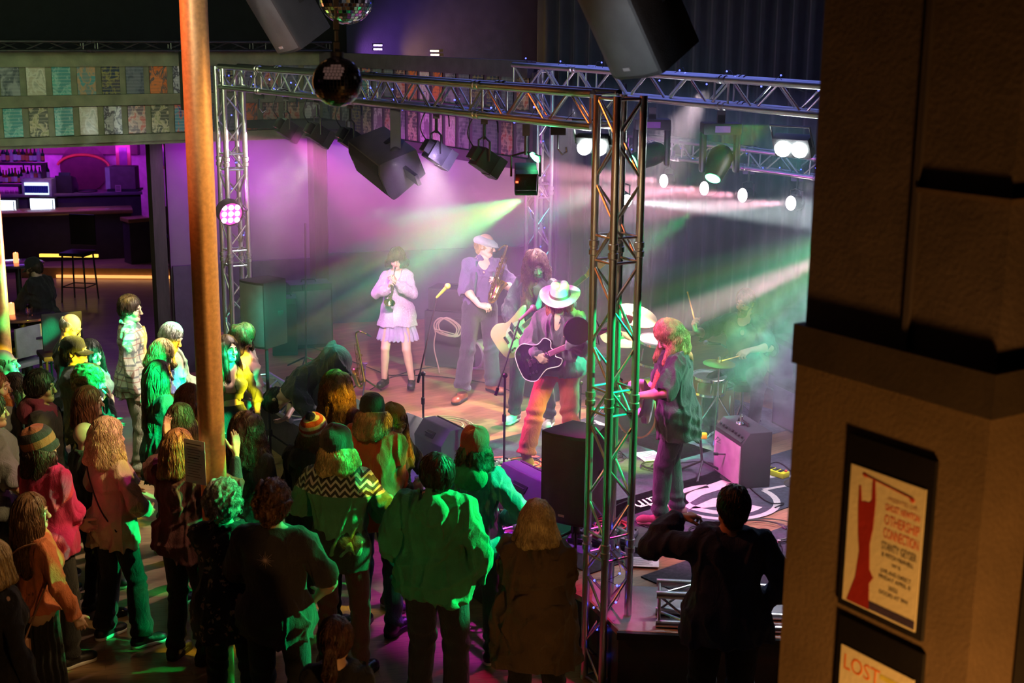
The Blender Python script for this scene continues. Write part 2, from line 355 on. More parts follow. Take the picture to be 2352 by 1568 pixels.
# black drape round the back and right of the stage, a folded cloth
def drape(name, pts, z0, z1, label, amp=.07, pitch=.22):
    pts = [np.array(p, float) for p in pts]; vs = []; fs = []; acc = 0; cols = []
    rnd = random.Random(5)
    for a, b in zip(pts[:-1], pts[1:]):
        L = np.linalg.norm(b-a); d = (b-a)/L; nrm = np.array([-d[1], d[0]]); n = int(L/.035)
        for i in range(n):
            s = acc+L*i/n; off = amp*math.sin(2*PI*s/pitch+1.2*math.sin(s*2.1))+.02*math.sin(s*31)
            cols.append((a+d*L*i/n, nrm, off, s))
        acc += L
    rows = 7
    for p, nrm, off, s in cols:
        for k in range(rows):
            z = z0+(z1-z0)*k/(rows-1); q = p+nrm*off*(1+.5*math.sin(s*1.3+k*.5)*(1-k/rows)); vs.append((q[0], q[1], z))
    for i in range(len(cols)-1):
        for k in range(rows-1): a = i*rows+k; fs.append((a, a+rows, a+rows+1, a+1))
    me = newmesh(name, vs, fs); me.materials.append(M('drape_black', (.022, .024, .034), .8, bmp=.2, bsc=80, sheen=.3))
    o = bpy.data.objects.new(name, me); COL.objects.link(o); sm = o.modifiers.new('s', 'SOLIDIFY'); sm.thickness = .008
    return tag(o, label, 'curtain')
drape('stage_curtain', [(.3, 18.2), (3.2, 16.9), (6.4, 15.1), (8.2, 12.2), (8.0, 9.5)], .52, 6.0, 'black pleated stage curtain hanging behind the drum kit')
# ---------------------------------------------------------------- gallery fascia with poster rails
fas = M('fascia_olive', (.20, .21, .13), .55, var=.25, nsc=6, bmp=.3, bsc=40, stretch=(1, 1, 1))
def on_line0(px, a, d):
    r = ray(px, 250)[:2]; t, s = np.linalg.solve(np.array([[d[0], -r[0]], [d[1], -r[1]]]), -np.array(a)); return t
QL = Q+V[:2]*(on_line0(26, Q, V[:2])-.159); QR = Q-U[:2]*4.75
ZR = [(3.045, 3.125), (3.46, 3.585), (3.90, 4.06)]
def fascia(tagn, a, b, mat, ext=0):
    d = b-a; L = np.linalg.norm(d); d = d/L; ang = math.atan2(d[1], d[0]); c = (a+b)/2; nrm = np.array([d[1], -d[0]])
    mbx = MB()
    for z0, z1 in ZR: mbx.box((c[0]+nrm[0]*.03-d[0]*.5*ext, c[1]+nrm[1]*.03-d[1]*.5*ext, (z0+z1)/2), (L+ext, .10, z1-z0), rotm(0, 0, ang))
    mbx.box((c[0]-nrm[0]*.02-d[0]*.5*ext, c[1]-nrm[1]*.02-d[1]*.5*ext, 3.5), (L+ext, .04, 1.0), rotm(0, 0, ang))
    n = int(L/.278)
    for i in range(-3 if ext else 0, n+1):
        p = a+d*(i*.278+.02); mbx.box((p[0]+nrm[0]*.012, p[1]+nrm[1]*.012, 3.5), (.065, .03, .9), rotm(0, 0, ang))
    struct(tagn, mbx, mat); return a, d, nrm, ang, n
def poster_mat(i, cols, gl=.25):
    m, t, b, o = NT('poster_print_%d' % i)
    v = coords(t, 'Generated', loc=(i*3.1, i*1.7, i)); n1 = noise(t, v, 2.2, 3, .5, .9)
    vo = t.nodes.new('ShaderNodeTexVoronoi'); vo.inputs['Scale'].default_value = 5; t.links.new(v, vo.inputs[0])
    a = ramp(t, n1, [(.38, cols[0]), (.47, cols[1]), (.56, cols[2])], 'EASE')
    bnd = t.nodes.new('ShaderNodeTexWave'); bnd.bands_direction = 'Z'; bnd.inputs['Scale'].default_value = 2.6; bnd.inputs['Distortion'].default_value = 1.5; bnd.inputs['Detail'].default_value = 4; bnd.inputs['Detail Scale'].default_value = 6
    t.links.new(coords(t, 'Generated'), bnd.inputs[0])
    c2 = mixc(t, mth(t, 'MULTIPLY', ramp(t, bnd.outputs[1], [(.72, (0, 0, 0)), (.8, (1, 1, 1))]), .22), a, cols[3])
    t.links.new(mixc(t, ramp(t, vo.outputs[0], [(.12, (.8,)*3), (.2, (0,)*3)]), c2, cols[2]), b.inputs['Base Color'])
    b.inputs['Roughness'].default_value = gl; return m
PC = [((.10, .12, .14), (.2, .22, .24), (.35, .36, .38), (.5, .5, .5)), ((.45, .45, .38), (.7, .68, .6), (.55, .5, .4), (.8, .8, .7)),
      ((.15, .5, .45), (.3, .6, .55), (.1, .35, .35), (.8, .9, .8)), ((.1, .35, .4), (.55, .35, .2), (.2, .3, .3), (.7, .4, .3)),
      ((.05, .07, .12), (.3, .27, .12), (.1, .1, .12), (.8, .7, .2)), ((.08, .1, .13), (.13, .16, .2), (.18, .2, .24), (.4, .4, .45)),
      ((.75, .2, .05), (.1, .12, .12), (.8, .25, .08), (.2, .15, .1)), ((.5, .5, .52), (.08, .08, .1), (.7, .7, .72), (.2, .2, .25)),
      ((.5, .12, .08), (.6, .4, .3), (.15, .1, .1), (.85, .7, .5)), ((.3, .32, .15), (.55, .5, .3), (.1, .12, .08), (.8, .75, .5)),
      ((.05, .1, .3), (.6, .15, .1), (.1, .3, .4), (.8, .8, .6)), ((.6, .55, .6), (.75, .7, .75), (.3, .2, .3), (.2, .15, .2))]
PM = [poster_mat(i, c) for i, c in enumerate(PC)]
def poster(p, d, nrm, zc, mi, label, group, w=.205, h=.315):
    c = np.array([p[0]+nrm[0]*.035, p[1]+nrm[1]*.035, zc]); r = rotm(0, 0, math.atan2(d[1], d[0]))
    e = emp('poster', label, 'poster', c, math.atan2(d[1], d[0]), group)
    MB().box((0, 0, 0), (w, .006, h)).build('print', PM[mi], e)
    return e
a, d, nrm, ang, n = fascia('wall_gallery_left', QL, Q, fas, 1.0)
names = {0: ['aqua-green poster with pale scribbles', 'pale green poster with soft swirls', 'aqua poster with a faint yellow centre', 'grey-green poster with small print',
             'dark poster with white lettering and figures', 'red-bottomed poster with grey figures', 'olive poster crowded with brown figures', 'blue and red striped poster',
             'murky brown poster behind the copper pole', 'purple-brown poster beside the stage tower', 'orange framed poster with a dark figure', 'rust poster right of the tower', 'red-brown poster nearer the corner post', 'lilac white poster next to the corner post'],
         1: ['dark grey poster with a pale tree-like emblem', 'silvery poster catching bright reflections', 'bright teal poster with a shadow on top', 'teal poster with an orange diagonal band',
             'dark poster with yellow lettering', 'blue-grey poster of a hazy skyline', 'orange poster with a row of dark figures', 'black and white poster partly in shadow',
             'dim poster behind the copper pole', 'dim violet poster above the stage tower', 'dusky poster right of the tower top', 'dusky poster second from the corner', 'small dark poster at the corner', 'dark poster at the corner']}
sel = {0: [2, 9, 2, 1, 7, 8, 9, 10, 5, 5, 6, 8, 8, 11], 1: [0, 1, 2, 3, 4, 5, 6, 7, 5, 4, 5, 8, 5, 5]}
for row, zc in ((0, 3.293), (1, 3.745)):
    for i in range(n):
        # offset so that the first column stands at the left edge of the view
        k = i
        if k >= 14: break
        poster(a+d*(k*.278+.159), d, nrm, zc, sel[row][k], names[row][k]+(' in the lower row over the bar' if row == 0 else ' in the upper row over the bar'), 'gig posters on the gallery front')
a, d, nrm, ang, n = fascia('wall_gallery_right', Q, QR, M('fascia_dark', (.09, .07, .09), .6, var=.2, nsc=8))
side = ['plum', 'brown', 'grey', 'dark blue', 'ochre', 'pale', 'dark red', 'mauve', 'cream', 'white', 'red and yellow', 'lemon', 'slate', 'black']
rs = random.Random(3)
for row, zc in ((0, 3.293), (1, 3.745)):
    for i in range(n):
        mi = [5, 8, 0, 4, 9, 11, 8, 0, 9, 11, 1, 1, 0, 5][i % 14] if row == 0 else [4, 5, 8, 11, 10, 5, 5, 8, 6, 1, 6, 0, 5, 4][i % 14]
        poster(a+d*(i*.278+.159), d, nrm, zc, mi, '%s poster, number %s from the corner in the %s row behind the truss' % (side[i % 14], ['one', 'two', 'three', 'four', 'five', 'six', 'seven', 'eight', 'nine', 'ten', 'eleven', 'twelve', 'thirteen', 'fourteen', 'fifteen', 'sixteen', 'seventeen', 'eighteen'][i], 'lower' if row == 0 else 'upper'), 'gig posters on the stage-side gallery')
# upper black wall over the gallery
wall_seg('wall_upper_left', QL+np.array([-8, -5.2])+np.array([0, 3.5]), Q+np.array([.2, 3.6]), 3.0, 6, .1, blk)
# ---------------------------------------------------------------- the pillar with posters at the right, close to the balcony
PA = np.array([.93, 4.28]); nU = np.array([-.8384, -.545])
pil = M('pillar_brown', (.16, .105, .06), .6, var=.12, nsc=5, bmp=.25, bsc=60)
def upr(a, L, W, z0, z1, mat, name, off=0):
    # box with one face along U starting at a (its far left edge) running towards the viewer by L, and depth W behind
    c = a-U[:2]*L/2-nU*W/2+nU*off; return struct(name, MB().box((c[0], c[1], (z0+z1)/2), (L, W, z1-z0), rotm(0, 0, UANG)), mat)
upr(PA, .76, .8, 0, 3.30, pil, 'wall_pillar')
upr(PA+U[:2]*.012, .785, .82, 3.30, 3.43, M('pillar_cap', (.05, .035, .025), .6), 'trim_pillar_cap', .012)
upr(PA-U[:2]*.0-nU*.03, .74, .76, 3.43, 6, M('pillar_upper', (.10, .07, .06), .7, bmp=.3), 'wall_pillar_upper')
upr(PA-U[:2]*.41-nU*.02, .02, .76, 3.43, 6, dark, 'trim_pillar_seam', .005)
upr(PA-U[:2]*.43-nU*.02, .33, .76, 3.9, 3.915, M('pillar_ledge', (.14, .09, .06), .6), 'trim_pillar_ledge', .012)
# ---------------------------------------------------------------- steps and floor levels under the gallery
warm = M('step_wood', (.35, .2, .1), .4)
struct('floor_step', MB().box((-7.2, 25.5, .09), (3.0, 4, .18)), warm)
struct('floor_step_upper', MB().box((-7.2, 26.3, .27), (3.0, 3.2, .18)), warm)
struct('wall_bar_back', MB().box((-11, 28.6, 2.0), (9.5, .1, 4.0)), M('bar_wall_white', (.62, .58, .62), .6))
struct('wall_bar_side', MB().box((-6.15, 28.3, 2.0), (.14, 1.0, 4.0), rotm(0, 0, .5)), MATS['bar_wall_white'])
struct('wall_bar_upper', MB().box((-10.6, 28.4, 2.62), (5.5, .2, 1.76)), M('bar_wall_brown', (.16, .10, .09), .4, coat=.3))
struct('ceiling_under_gallery', MB().box((-10, 22.6, 3.2), (16, 12, .1), rotm(0, 0, 0)), blk)

# ================================================================ people: one smooth blended surface per body and per garment
f4 = np.float32
def A(*p): return np.array(p, float)
rngw = np.random.RandomState(7)
WK = [(rngw.normal(size=3), rngw.rand()*6.28) for _ in range(24)]
def wob(X, Y, Z, fr, n=5, off=0):
    o = 0
    for i in range(n):
        k, ph = WK[(i+off) % 24]; k = k/np.linalg.norm(k)*fr*(1+.35*i)
        o = o+np.sin(k[0]*X+k[1]*Y+k[2]*Z+ph+1.3*np.sin(k[1]*X*.6-k[0]*Z*.6+ph))/(1+.3*i)
    return o/n*1.6
class SD:
    def __init__(s, lo, hi, vx):
        s.vx = vx; s.lo = np.array(lo, float); s.n = np.ceil((np.array(hi)-s.lo)/vx).astype(int)+1
        s.g = np.full(s.n, .12, f4); s.ax = [(s.lo[i]+vx*np.arange(s.n[i])).astype(f4) for i in range(3)]
    def sub(s, lo, hi):
        a = np.clip(np.floor((np.array(lo)-s.lo)/s.vx).astype(int), 0, s.n); b = np.clip(np.ceil((np.array(hi)-s.lo)/s.vx).astype(int)+1, 0, s.n)
        if (b <= a).any(): return None
        sl = tuple(slice(a[i], b[i]) for i in range(3))
        return sl, s.ax[0][sl[0]][:, None, None], s.ax[1][sl[1]][None, :, None], s.ax[2][sl[2]][None, None, :]
    def _mix(s, sl, d, k, cut):
        g = s.g[sl]
        if cut: d = -d; h = np.maximum(k-np.abs(g-d), 0)/k; g[:] = np.maximum(g, d)+h*h*k*.25
        else: h = np.maximum(k-np.abs(g-d), 0)/k; g[:] = np.minimum(g, d)-h*h*k*.25
    def cap(s, a, b, ra, rb=None, k=.02, flat=None, cut=False):
        a = np.array(a, float); b = np.array(b, float); rb = ra if rb is None else rb; m = max(ra, rb)*(1 if flat is None else max(1, flat[1]))+k+.03
        q = s.sub(np.minimum(a, b)-m, np.maximum(a, b)+m)
        if q is None: return
        sl, X, Y, Z = q; ba = b-a; L = max(ba@ba, 1e-9); px, py, pz = X-a[0], Y-a[1], Z-a[2]
        h = np.clip((px*ba[0]+py*ba[1]+pz*ba[2])/L, 0, 1); dx, dy, dz = px-h*ba[0], py-h*ba[1], pz-h*ba[2]
        if flat is not None:
            n, f = np.array(flat[0], float), flat[1]; t = (dx*n[0]+dy*n[1]+dz*n[2])*(1/f-1); dx, dy, dz = dx+t*n[0], dy+t*n[1], dz+t*n[2]
        d = np.sqrt(dx*dx+dy*dy+dz*dz)-(ra+(rb-ra)*h)
        if flat is not None and flat[1] < 1: d = d*(.5+.5*flat[1])
        s._mix(sl, d, k, cut)
    def ell(s, c, r, R=None, k=.02, cut=False):
        c = np.array(c, float); r = np.array(r, float); m = r.max()+k+.03; q = s.sub(c-m, c+m)
        if q is None: return
        sl, X, Y, Z = q; x, y, z = X-c[0], Y-c[1], Z-c[2]
        if R is not None: x, y, z = [x*R[0, i]+y*R[1, i]+z*R[2, i] for i in range(3)]
        k0 = np.sqrt((x/r[0])**2+(y/r[1])**2+(z/r[2])**2)+1e-6; k1 = np.sqrt((x/r[0]**2)**2+(y/r[1]**2)**2+(z/r[2]**2)**2)+1e-6
        s._mix(sl, k0*(k0-1)/k1, k, cut)
    def clip(s, p, n, lo=None, hi=None):   # keep the side the normal points away from
        q = s.sub(lo if lo is not None else s.lo, hi if hi is not None else s.lo+s.n*s.vx); sl, X, Y, Z = q
        n = np.array(n, float)/np.linalg.norm(n); g = s.g[sl]; g[:] = np.maximum(g, (X-p[0])*n[0]+(Y-p[1])*n[1]+(Z-p[2])*n[2])
    def disp(s, fn):
        i = np.nonzero(np.abs(s.g) < .035); X, Y, Z = [s.ax[a][i[a]] for a in range(3)]; s.g[i] -= fn(X, Y, Z).astype(f4)
    def mesh(s, name, mat, parent, adapt=0.0):
        G = vdb.FloatGrid(background=.04); G.copyFromArray(np.clip(s.g, -.04, .04), tolerance=0.0)
        p, t, q = G.convertToPolygons(isovalue=0.0, adaptivity=adapt)
        v = p*s.vx+s.lo.astype(f4); s.P = v
        q = q[:, ::-1] if True else q
        me = newmesh(name, v, np.ascontiguousarray(q)); me.materials.append(mat)
        o = bpy.data.objects.new(name, me); COL.objects.link(o)
        if parent is not None: o.parent = parent
        return o
    def samp(s, p):
        q = np.clip((p-s.lo)/s.vx, 0, s.n-1.001); i = q.astype(int); fr = q-i; i = np.minimum(i, s.n-2); o = 0
        for a in (0, 1):
            for b in (0, 1):
                for c in (0, 1):
                    w = (fr[:, 0] if a else 1-fr[:, 0])*(fr[:, 1] if b else 1-fr[:, 1])*(fr[:, 2] if c else 1-fr[:, 2])
                    o = o+w*s.g[i[:, 0]+a, i[:, 1]+b, i[:, 2]+c]
        return o
    def grad(s, p):
        e = s.vx*1.2; g = np.stack([s.samp(p+np.eye(3)[a]*e)-s.samp(p-np.eye(3)[a]*e) for a in range(3)], 1)
        return g/(np.linalg.norm(g, axis=1, keepdims=True)+1e-9)
def rot_about(ax, t): return np.array(Matrix.Rotation(t, 3, ax))
def ik(a, b, l1, l2, hint):
    a = np.array(a, float); b = np.array(b, float); d = b-a; L = np.linalg.norm(d); u = d/L
    L2 = min(L, (l1+l2)*.995); b = a+u*L2; x = (l1*l1-l2*l2+L2*L2)/(2*L2); h = math.sqrt(max(l1*l1-x*x, 0))
    n = np.array(hint, float); n = n-u*(n@u); nn = np.linalg.norm(n); n = n/nn if nn > 1e-6 else basis(u)[0]
    return a+u*x+n*h, b
def skin_mat(t):
    return M('skin_%s' % t, {'fair': (.66, .42, .32), 'mid': (.56, .33, .22), 'tan': (.42, .24, .15), 'brown': (.27, .14, .08)}[t], .48, var=.08, nsc=14, bmp=.06, bsc=120)
def hair_mat(name, col, hi=None, rough=.45):
    nm = 'hair_'+name
    if nm in MATS: return MATS[nm]
    m, t, b, o = NT(nm); hi = hi or tuple(min(1, c*2.2+.02) for c in col)
    v = coords(t, scale=(1, 1, .12)); n = noise(t, v, 160, 3, .7); n2 = noise(t, coords(t), 12, 3)
    t.links.new(ramp(t, mth(t, 'ADD', mth(t, 'MULTIPLY', n, .6), mth(t, 'MULTIPLY', n2, .4)), [(.36, tuple(c*.5 for c in col)), (.5, col), (.64, hi)]), b.inputs['Base Color'])
    b.inputs['Roughness'].default_value = rough; bump(t, b, n, .5, .004); MATS[nm] = m; return m
def cloth_mat(name, col, kind='plain', col2=(.8, .8, .8), col3=(.3, .3, .3), rough=.85, scale=1.0):
    nm = 'cloth_'+name
    if nm in MATS: return MATS[nm]
    m, t, b, o = NT(nm); v = coords(t); n = noise(t, v, 6, 4); base = ramp(t, n, [(.3, tuple(c*.8 for c in col)), (.7, tuple(min(1, c*1.2) for c in col))])
    sp = t.nodes.new('ShaderNodeSeparateXYZ'); t.links.new(v, sp.inputs[0])
    def line(ax, fr, wd, ph=0):
        return mth(t, 'GREATER_THAN', mth(t, 'SINE', mth(t, 'ADD', mth(t, 'MULTIPLY', sp.outputs[ax], fr*6.283), ph)), wd)
    if kind == 'plaid':
        a = mth(t, 'MAXIMUM', line(0, 9, .88), line(2, 9, .88)); c = mth(t, 'MAXIMUM', line(0, 9, .96, 2.6), line(2, 9, .96, 2.6))
        base = mixc(t, mth(t, 'MULTIPLY', a, .85), base, col2); base = mixc(t, mth(t, 'MULTIPLY', c, .8), base, col3)
    elif kind == 'stripes': base = mixc(t, line(2, scale, 0), base, col2)
    elif kind == 'floral':
        vo = t.nodes.new('ShaderNodeTexVoronoi'); vo.inputs['Scale'].default_value = 17*scale; t.links.new(v, vo.inputs[0])
        an = noise(t, v, 38, 3, .6); k = mth(t, 'MULTIPLY', mth(t, 'LESS_THAN', vo.outputs[0], .36), mth(t, 'GREATER_THAN', an, .5))
        base = mixc(t, k, base, col2)
    elif kind == 'yoke':                  # knitted zigzag and diamond band over the shoulders
        z = sp.outputs[2]; x = sp.outputs[0]
        tri = mth(t, 'ABSOLUTE', mth(t, 'SUBTRACT', mth(t, 'FRACT', mth(t, 'MULTIPLY', x, 16)), .5))
        q = mth(t, 'FRACT', mth(t, 'ADD', mth(t, 'MULTIPLY', z, 22), mth(t, 'MULTIPLY', tri, 1.6))); ln = mth(t, 'LESS_THAN', q, .42)
        msk = mth(t, 'GREATER_THAN', z, 1.315); base = mixc(t, mth(t, 'MULTIPLY', ln, msk), mixc(t, msk, base, col3), col2)
    elif kind == 'lace':
        vo = t.nodes.new('ShaderNodeTexVoronoi'); vo.inputs['Scale'].default_value = 60; t.links.new(v, vo.inputs[0])
        base = mixc(t, mth(t, 'LESS_THAN', vo.outputs[0], .25), base, col2)
    elif kind == 'shoulder':              # paler streaks down the back
        w = t.nodes.new('ShaderNodeTexNoise'); w.inputs['Scale'].default_value = 9; t.links.new(coords(t, scale=(3, 1, .5)), w.inputs[0])
        base = mixc(t, ramp(t, w.outputs[0], [(.55, (0,)*3), (.65, (1,)*3)]), base, col2)
    t.links.new(base, b.inputs['Base Color']); b.inputs['Roughness'].default_value = rough; b.inputs['Sheen Weight'].default_value = .15
    wv = noise(t, coords(t, scale=(1, 1, 1)), 260, 2); wf = noise(t, coords(t, scale=(1, 1, .45)), 15, 4, .55, 1.4)
    bump(t, b, mth(t, 'ADD', mth(t, 'MULTIPLY', wv, .25), wf), .9, .016); MATS[nm] = m; return m
SHOES = {}
def shoe_proto(kind, mat, sole):
    key = (kind, mat.name, sole.name)
    if key not in SHOES:
        s = SD((-.08, -.14, -.02), (.08, .24, .32), .006); hgt = {'sneaker': .10, 'boot': .2, 'dress': .085, 'hightop': .15}[kind]
        s.cap((0, -.035, .055), (0, .0, hgt-.01), .044, .045, .03); s.cap((0, -.05, .045), (.004, .13, .035), .04, .038, .03); s.ell((.004, .14, .035), (.042, .055, .032), None, .03)
        s.clip((0, 0, hgt), (0, 0, 1)); s.clip((0, 0, .022), (0, 0, -1)); s.disp(lambda X, Y, Z: .0012*np.sin(Y*220)*(Y > .03)*(Y < .11)*(Z > .05))
        o = s.mesh('shoe', mat, None); b = SD((-.08, -.14, -.02), (.08, .24, .08), .006)
        th = .045 if kind == 'boot' else .028
        b.cap((0, -.045, .02), (.004, .14, .02), .046, .048, .01); b.clip((0, 0, th), (0, 0, 1)); b.clip((0, 0, 0), (0, 0, -1))
        so = b.mesh('sole', sole, None); SHOES[key] = (o.data, so.data); bpy.data.objects.remove(o); bpy.data.objects.remove(so)
    return SHOES[key]
def person(name, label, loc, yaw, h=1.75, w=1.0, fem=False, lean=0, side=0, twist=0, hd=(0, 0, 0), hips=(0, 0, .955), feet=((-.12, .0), (.13, .02)), footyaw=(-8, 8), knee=((0, 1, 0), (0, 1, 0)),
           arms=(None, None), skin='fair', hair=None, top=None, bottom=None, shoes=None, hat=None, face=True, vx=.0065, glasses=False, beard=None, legs=True, group=None, eye=(.05, .03, .02), footz=(0, 0), extra=None, belly=0, sleeve=1.0, nude=False):
    """arms: (left, right) each None or dict(t=target in torso frame, hint, d=finger direction, n=palm normal, curl)."""
    sc = h/1.75; root = emp('person', label, 'person', loc, -math.radians(yaw), group, scale=sc)
    HIP = A(*hips); R = rot_about('Z', -math.radians(twist)) @ rot_about('Y', math.radians(side)) @ rot_about('X', -math.radians(lean))
    tp = lambda x, y, z: HIP+R@(A(x, y, z)-A(0, 0, .955))
    Rh = R @ rot_about('Z', -math.radians(hd[0])) @ rot_about('X', -math.radians(hd[1])) @ rot_about('Y', math.radians(hd[2]))
    AT = tp(0, -.005, 1.525); hs = .97; hp = lambda x, y, z: AT+Rh@(A(x, y, z)*hs)
    J = dict(root=root, R=R, Rh=Rh, AT=AT, tp=tp, hp=hp)
    shw = (.156 if not fem else .138)*w; el = []; wr = []; sh = []
    for i, s in enumerate((-1, 1)):
        a = arms[i] or {}
        t = a.get('t', (s*(.25*w), .04, .84)); S0 = tp(s*shw, -.01, 1.405); tt = tp(*t) if not a.get('world') else A(*t)
        e, wq = ik(S0, tt, .285, .25, R@A(*a.get('hint', (s*.25, -1, -.1)))); el.append(e); wr.append(wq); sh.append(S0)
    hipx = .088*w; kn = []; an = []
    for i, s in enumerate((-1, 1)):
        H0 = HIP+A(s*hipx, 0, -.02); t = A(feet[i][0], feet[i][1], .09+footz[i]); k_, a_ = ik(H0, t, .43, .42, knee[i]); kn.append((H0, k_)); an.append(a_)
    J.update(sh=sh, el=el, wr=wr, kn=kn, an=an)
    # ---- primitive sets
    def torso(S_, t=0.0, k=.05, top_=True, hem=None):
        bw = w*(1 if not fem else .92)
        S_.ell(tp(0, .0, 1.30), (.155*bw+t, .108+t+.03*(w-1), .19+t*.5), R, k)
        S_.ell(tp(0, .005+belly*.3, 1.12), ((.135 if not fem else .112)*bw+t+belly*.25, .098+t+belly, .17), R, k)
        S_.ell(HIP+R@A(0, -.01, .0), ((.158 if not fem else .165)*w+t, .115+t+belly*.4, .13), R, k)
        S_.cap(tp(-shw+.035, -.01, 1.385), tp(shw-.035, -.01, 1.385), .056+t*.6, None, k)
        for s in (-1, 1): S_.cap(tp(s*.03, -.015, 1.475), tp(s*(shw-.03), -.012, 1.405), .032+t*.5, .045+t*.5, .03)
        for s in (-1, 1): S_.ell(tp(s*.07, -.055, .93), (.08*w+t*.7, .075+t*.7, .09), R, .04)
        if fem:
            for s in (-1, 1): S_.ell(tp(s*.07, .085, 1.27), (.062+t*.5, .055+t*.5, .06+t*.5), R, .04)
        else: S_.ell(tp(0, .05, 1.33), (.12*w+t, .065+t, .1), R, .05)
    def arm(S_, i, t=0.0, k=.025, upto=1.0, blend=.04):
        s0, e, q = sh[i], el[i], wr[i]; f = 1 if not fem else .87; fw = f*(.7+.3*w)
        S_.cap(s0, e, .047*fw+t*.75, .037*fw+t, blend)
        if upto > .55:
            z = e+(q-e)*min(1, (upto-.5)*2); S_.cap(e, e+(q-e)*.3, .038*fw+t, .040*fw+t, k); S_.cap(e+(q-e)*.25, z, .040*fw+t, (.040-.015*min(1, (upto-.5)*2))*fw+t*.9, k)
    def hand(S_, i):
        s = (-1, 1)[i]; a = arms[i] or {}; fore = (wr[i]-el[i]); fore /= np.linalg.norm(fore)
        d = R@A(*a['d']) if 'd' in a else fore; d = d/np.linalg.norm(d); n = R@A(*a.get('n', (-s, .15, 0))); n = n-d*(n@d); n /= np.linalg.norm(n)
        e2 = np.cross(d, n)*(1 if s > 0 else -1); W = wr[i]; curl = a.get('curl', .4); J.setdefault('hand', {})[i] = (W, d, n, e2)
        for j, off in enumerate((.027, .009, -.009, -.026)):
            L = (.074, .082, .076, .060)[j]; kn_ = W+d*(.088-.006*abs(j-1))+e2*off; S_.cap(W+e2*off*.5+d*.01, kn_, .0145, .0125, .012)
            p = kn_; ang = curl*(.5+.12*j); sp_ = a.get('spread', .04)*(1.5-j)
            for q_ in range(3):
                dd = d*math.cos(ang)+n*math.sin(ang)+e2*sp_; pn = p+dd/np.linalg.norm(dd)*L*(.42, .32, .26)[q_]; S_.cap(p, pn, .0098-.001*q_, .009-.001*q_, .003); p = pn; ang += curl*(.9 if q_ == 0 else .7)
        p = W+d*.022+e2*.022; S_.cap(W+d*.01, p+d*.02, .017, .015, .015); dirs = a.get('thumb', .6)
        for q_, L in enumerate((.042, .034, .026)):
            dd = d*(.75+.1*q_)+e2*(dirs*(1-.25*q_))+n*(.3+.35*curl*q_); pn = p+dd/np.linalg.norm(dd)*L; S_.cap(p, pn, .013-.0015*q_, .0115-.0015*q_, .005); p = pn
    def legp(S_, i, t=0.0, k=.035, flare=0.0, upto=1.0):
        H0, K_ = kn[i]; a_ = an[i]; S_.cap(H0, K_, (.080 if not fem else .083)*w+t*.8, .053*w+t, k*.6)
        z = K_+(a_-K_)*upto; S_.cap(K_, z, .053*w+t, (.037 if t < .006 else .045)*w+t+flare, .012)
        if t < .006: S_.ell(K_+(a_-K_)*.3+A(0, -.018, 0), (.042, .045, .1), None, .03)
    # ---- bounds
    pts = [hp(0, 0, .25), hp(0, 0, 0), HIP]+sh+el+wr; lo = np.min(pts, 0)-.17; hi = np.max(pts, 0)+.17; lo[2] = min(lo[2], HIP[2]-.12)
    if nude: allp = pts+an+[k_[1] for k_ in kn]; lo = np.min(allp, 0)-.17; hi = np.max(allp, 0)+.17
    for q in wr: lo = np.minimum(lo, q-.22); hi = np.maximum(hi, q+.22)
    B = SD(lo, hi, vx); torso(B, -.004)
    for i in (0, 1): arm(B, i); hand(B, i)
    if nude:
        for i in (0, 1): legp(B, i)
    B.cap(tp(0, -.02, 1.43), hp(0, -.012, .05), .054 if not fem else .046, .050 if not fem else .044, .03)
    # head
    B.ell(hp(0, -.008, .112), (.076*hs, .097*hs, .100*hs), Rh, .02)
    B.cap(hp(0, .03, .06), hp(0, .052, .005), .056, .036, .025); B.ell(hp(0, .078, -.012), (.022, .016, .016), Rh, .02)
    for s in (-1, 1):
        B.cap(hp(s*.048, .0, .02), hp(s*.02, .065, -.008), .018, .018, .025); B.ell(hp(s*.038, .062, .05), (.026, .024, .024), Rh, .02)
        B.ell(hp(s*.077, -.008, .075), (.009, .019, .031), Rh, .008)
        if face: B.ell(hp(s*.031, .098, .082), (.0165, .012, .0095), Rh, .010, cut=True)
    if face:
        B.cap(hp(0, .092, .092), hp(0, .112, .052), .008, .013, .008)
        for s in (-1, 1): B.ell(hp(s*.011, .105, .047), (.009, .009, .007), Rh, .006)
        B.cap(hp(-.03, .088, .103), hp(.03, .088, .103), .011, None, .012)
    body = B.mesh('body', skin_mat(skin), root)
    if face:
        ew = M('eye_white', (.75, .72, .70), .25, bmp=0, var=.02); ib = M('iris', eye, .2, bmp=0)
        for s in (-1, 1):
            e = MB(); c = hp(s*.031, .0795, .082); e.ball(c, .0125, 12, 8); e.cur = 1; e.ball(c+Rh@A(0, .0062, -.001), .0074, 10, 6)
            e.build('eye', [ew, ib], root, smooth=True)
            MB().path([hp(s*.012, .098, .106), hp(s*.03, .1, .112), hp(s*.05, .084, .106)], [.003, .0042, .002], 6).build('eyebrow', hair_mat('brow', (.05, .03, .02)) if not hair else hair_mat(*hair['mat']), root, smooth=True)
        lm = M('lips_'+skin, {'fair': (.5, .17, .15), 'mid': (.42, .15, .13), 'tan': (.3, .11, .1), 'brown': (.2, .07, .07)}[skin], .4, bmp=0)
        mb = MB(); mb.path([hp(-.022, .083, .022), hp(-.008, .093, .0255), hp(.008, .093, .0255), hp(.022, .083, .022)], [.002, .0048, .0048, .002], 6); mb.path([hp(-.02, .083, .019), hp(0, .094, .015), hp(.02, .083, .019)], [.002, .006, .002], 6)
        mb.build('mouth', lm, root, smooth=True)
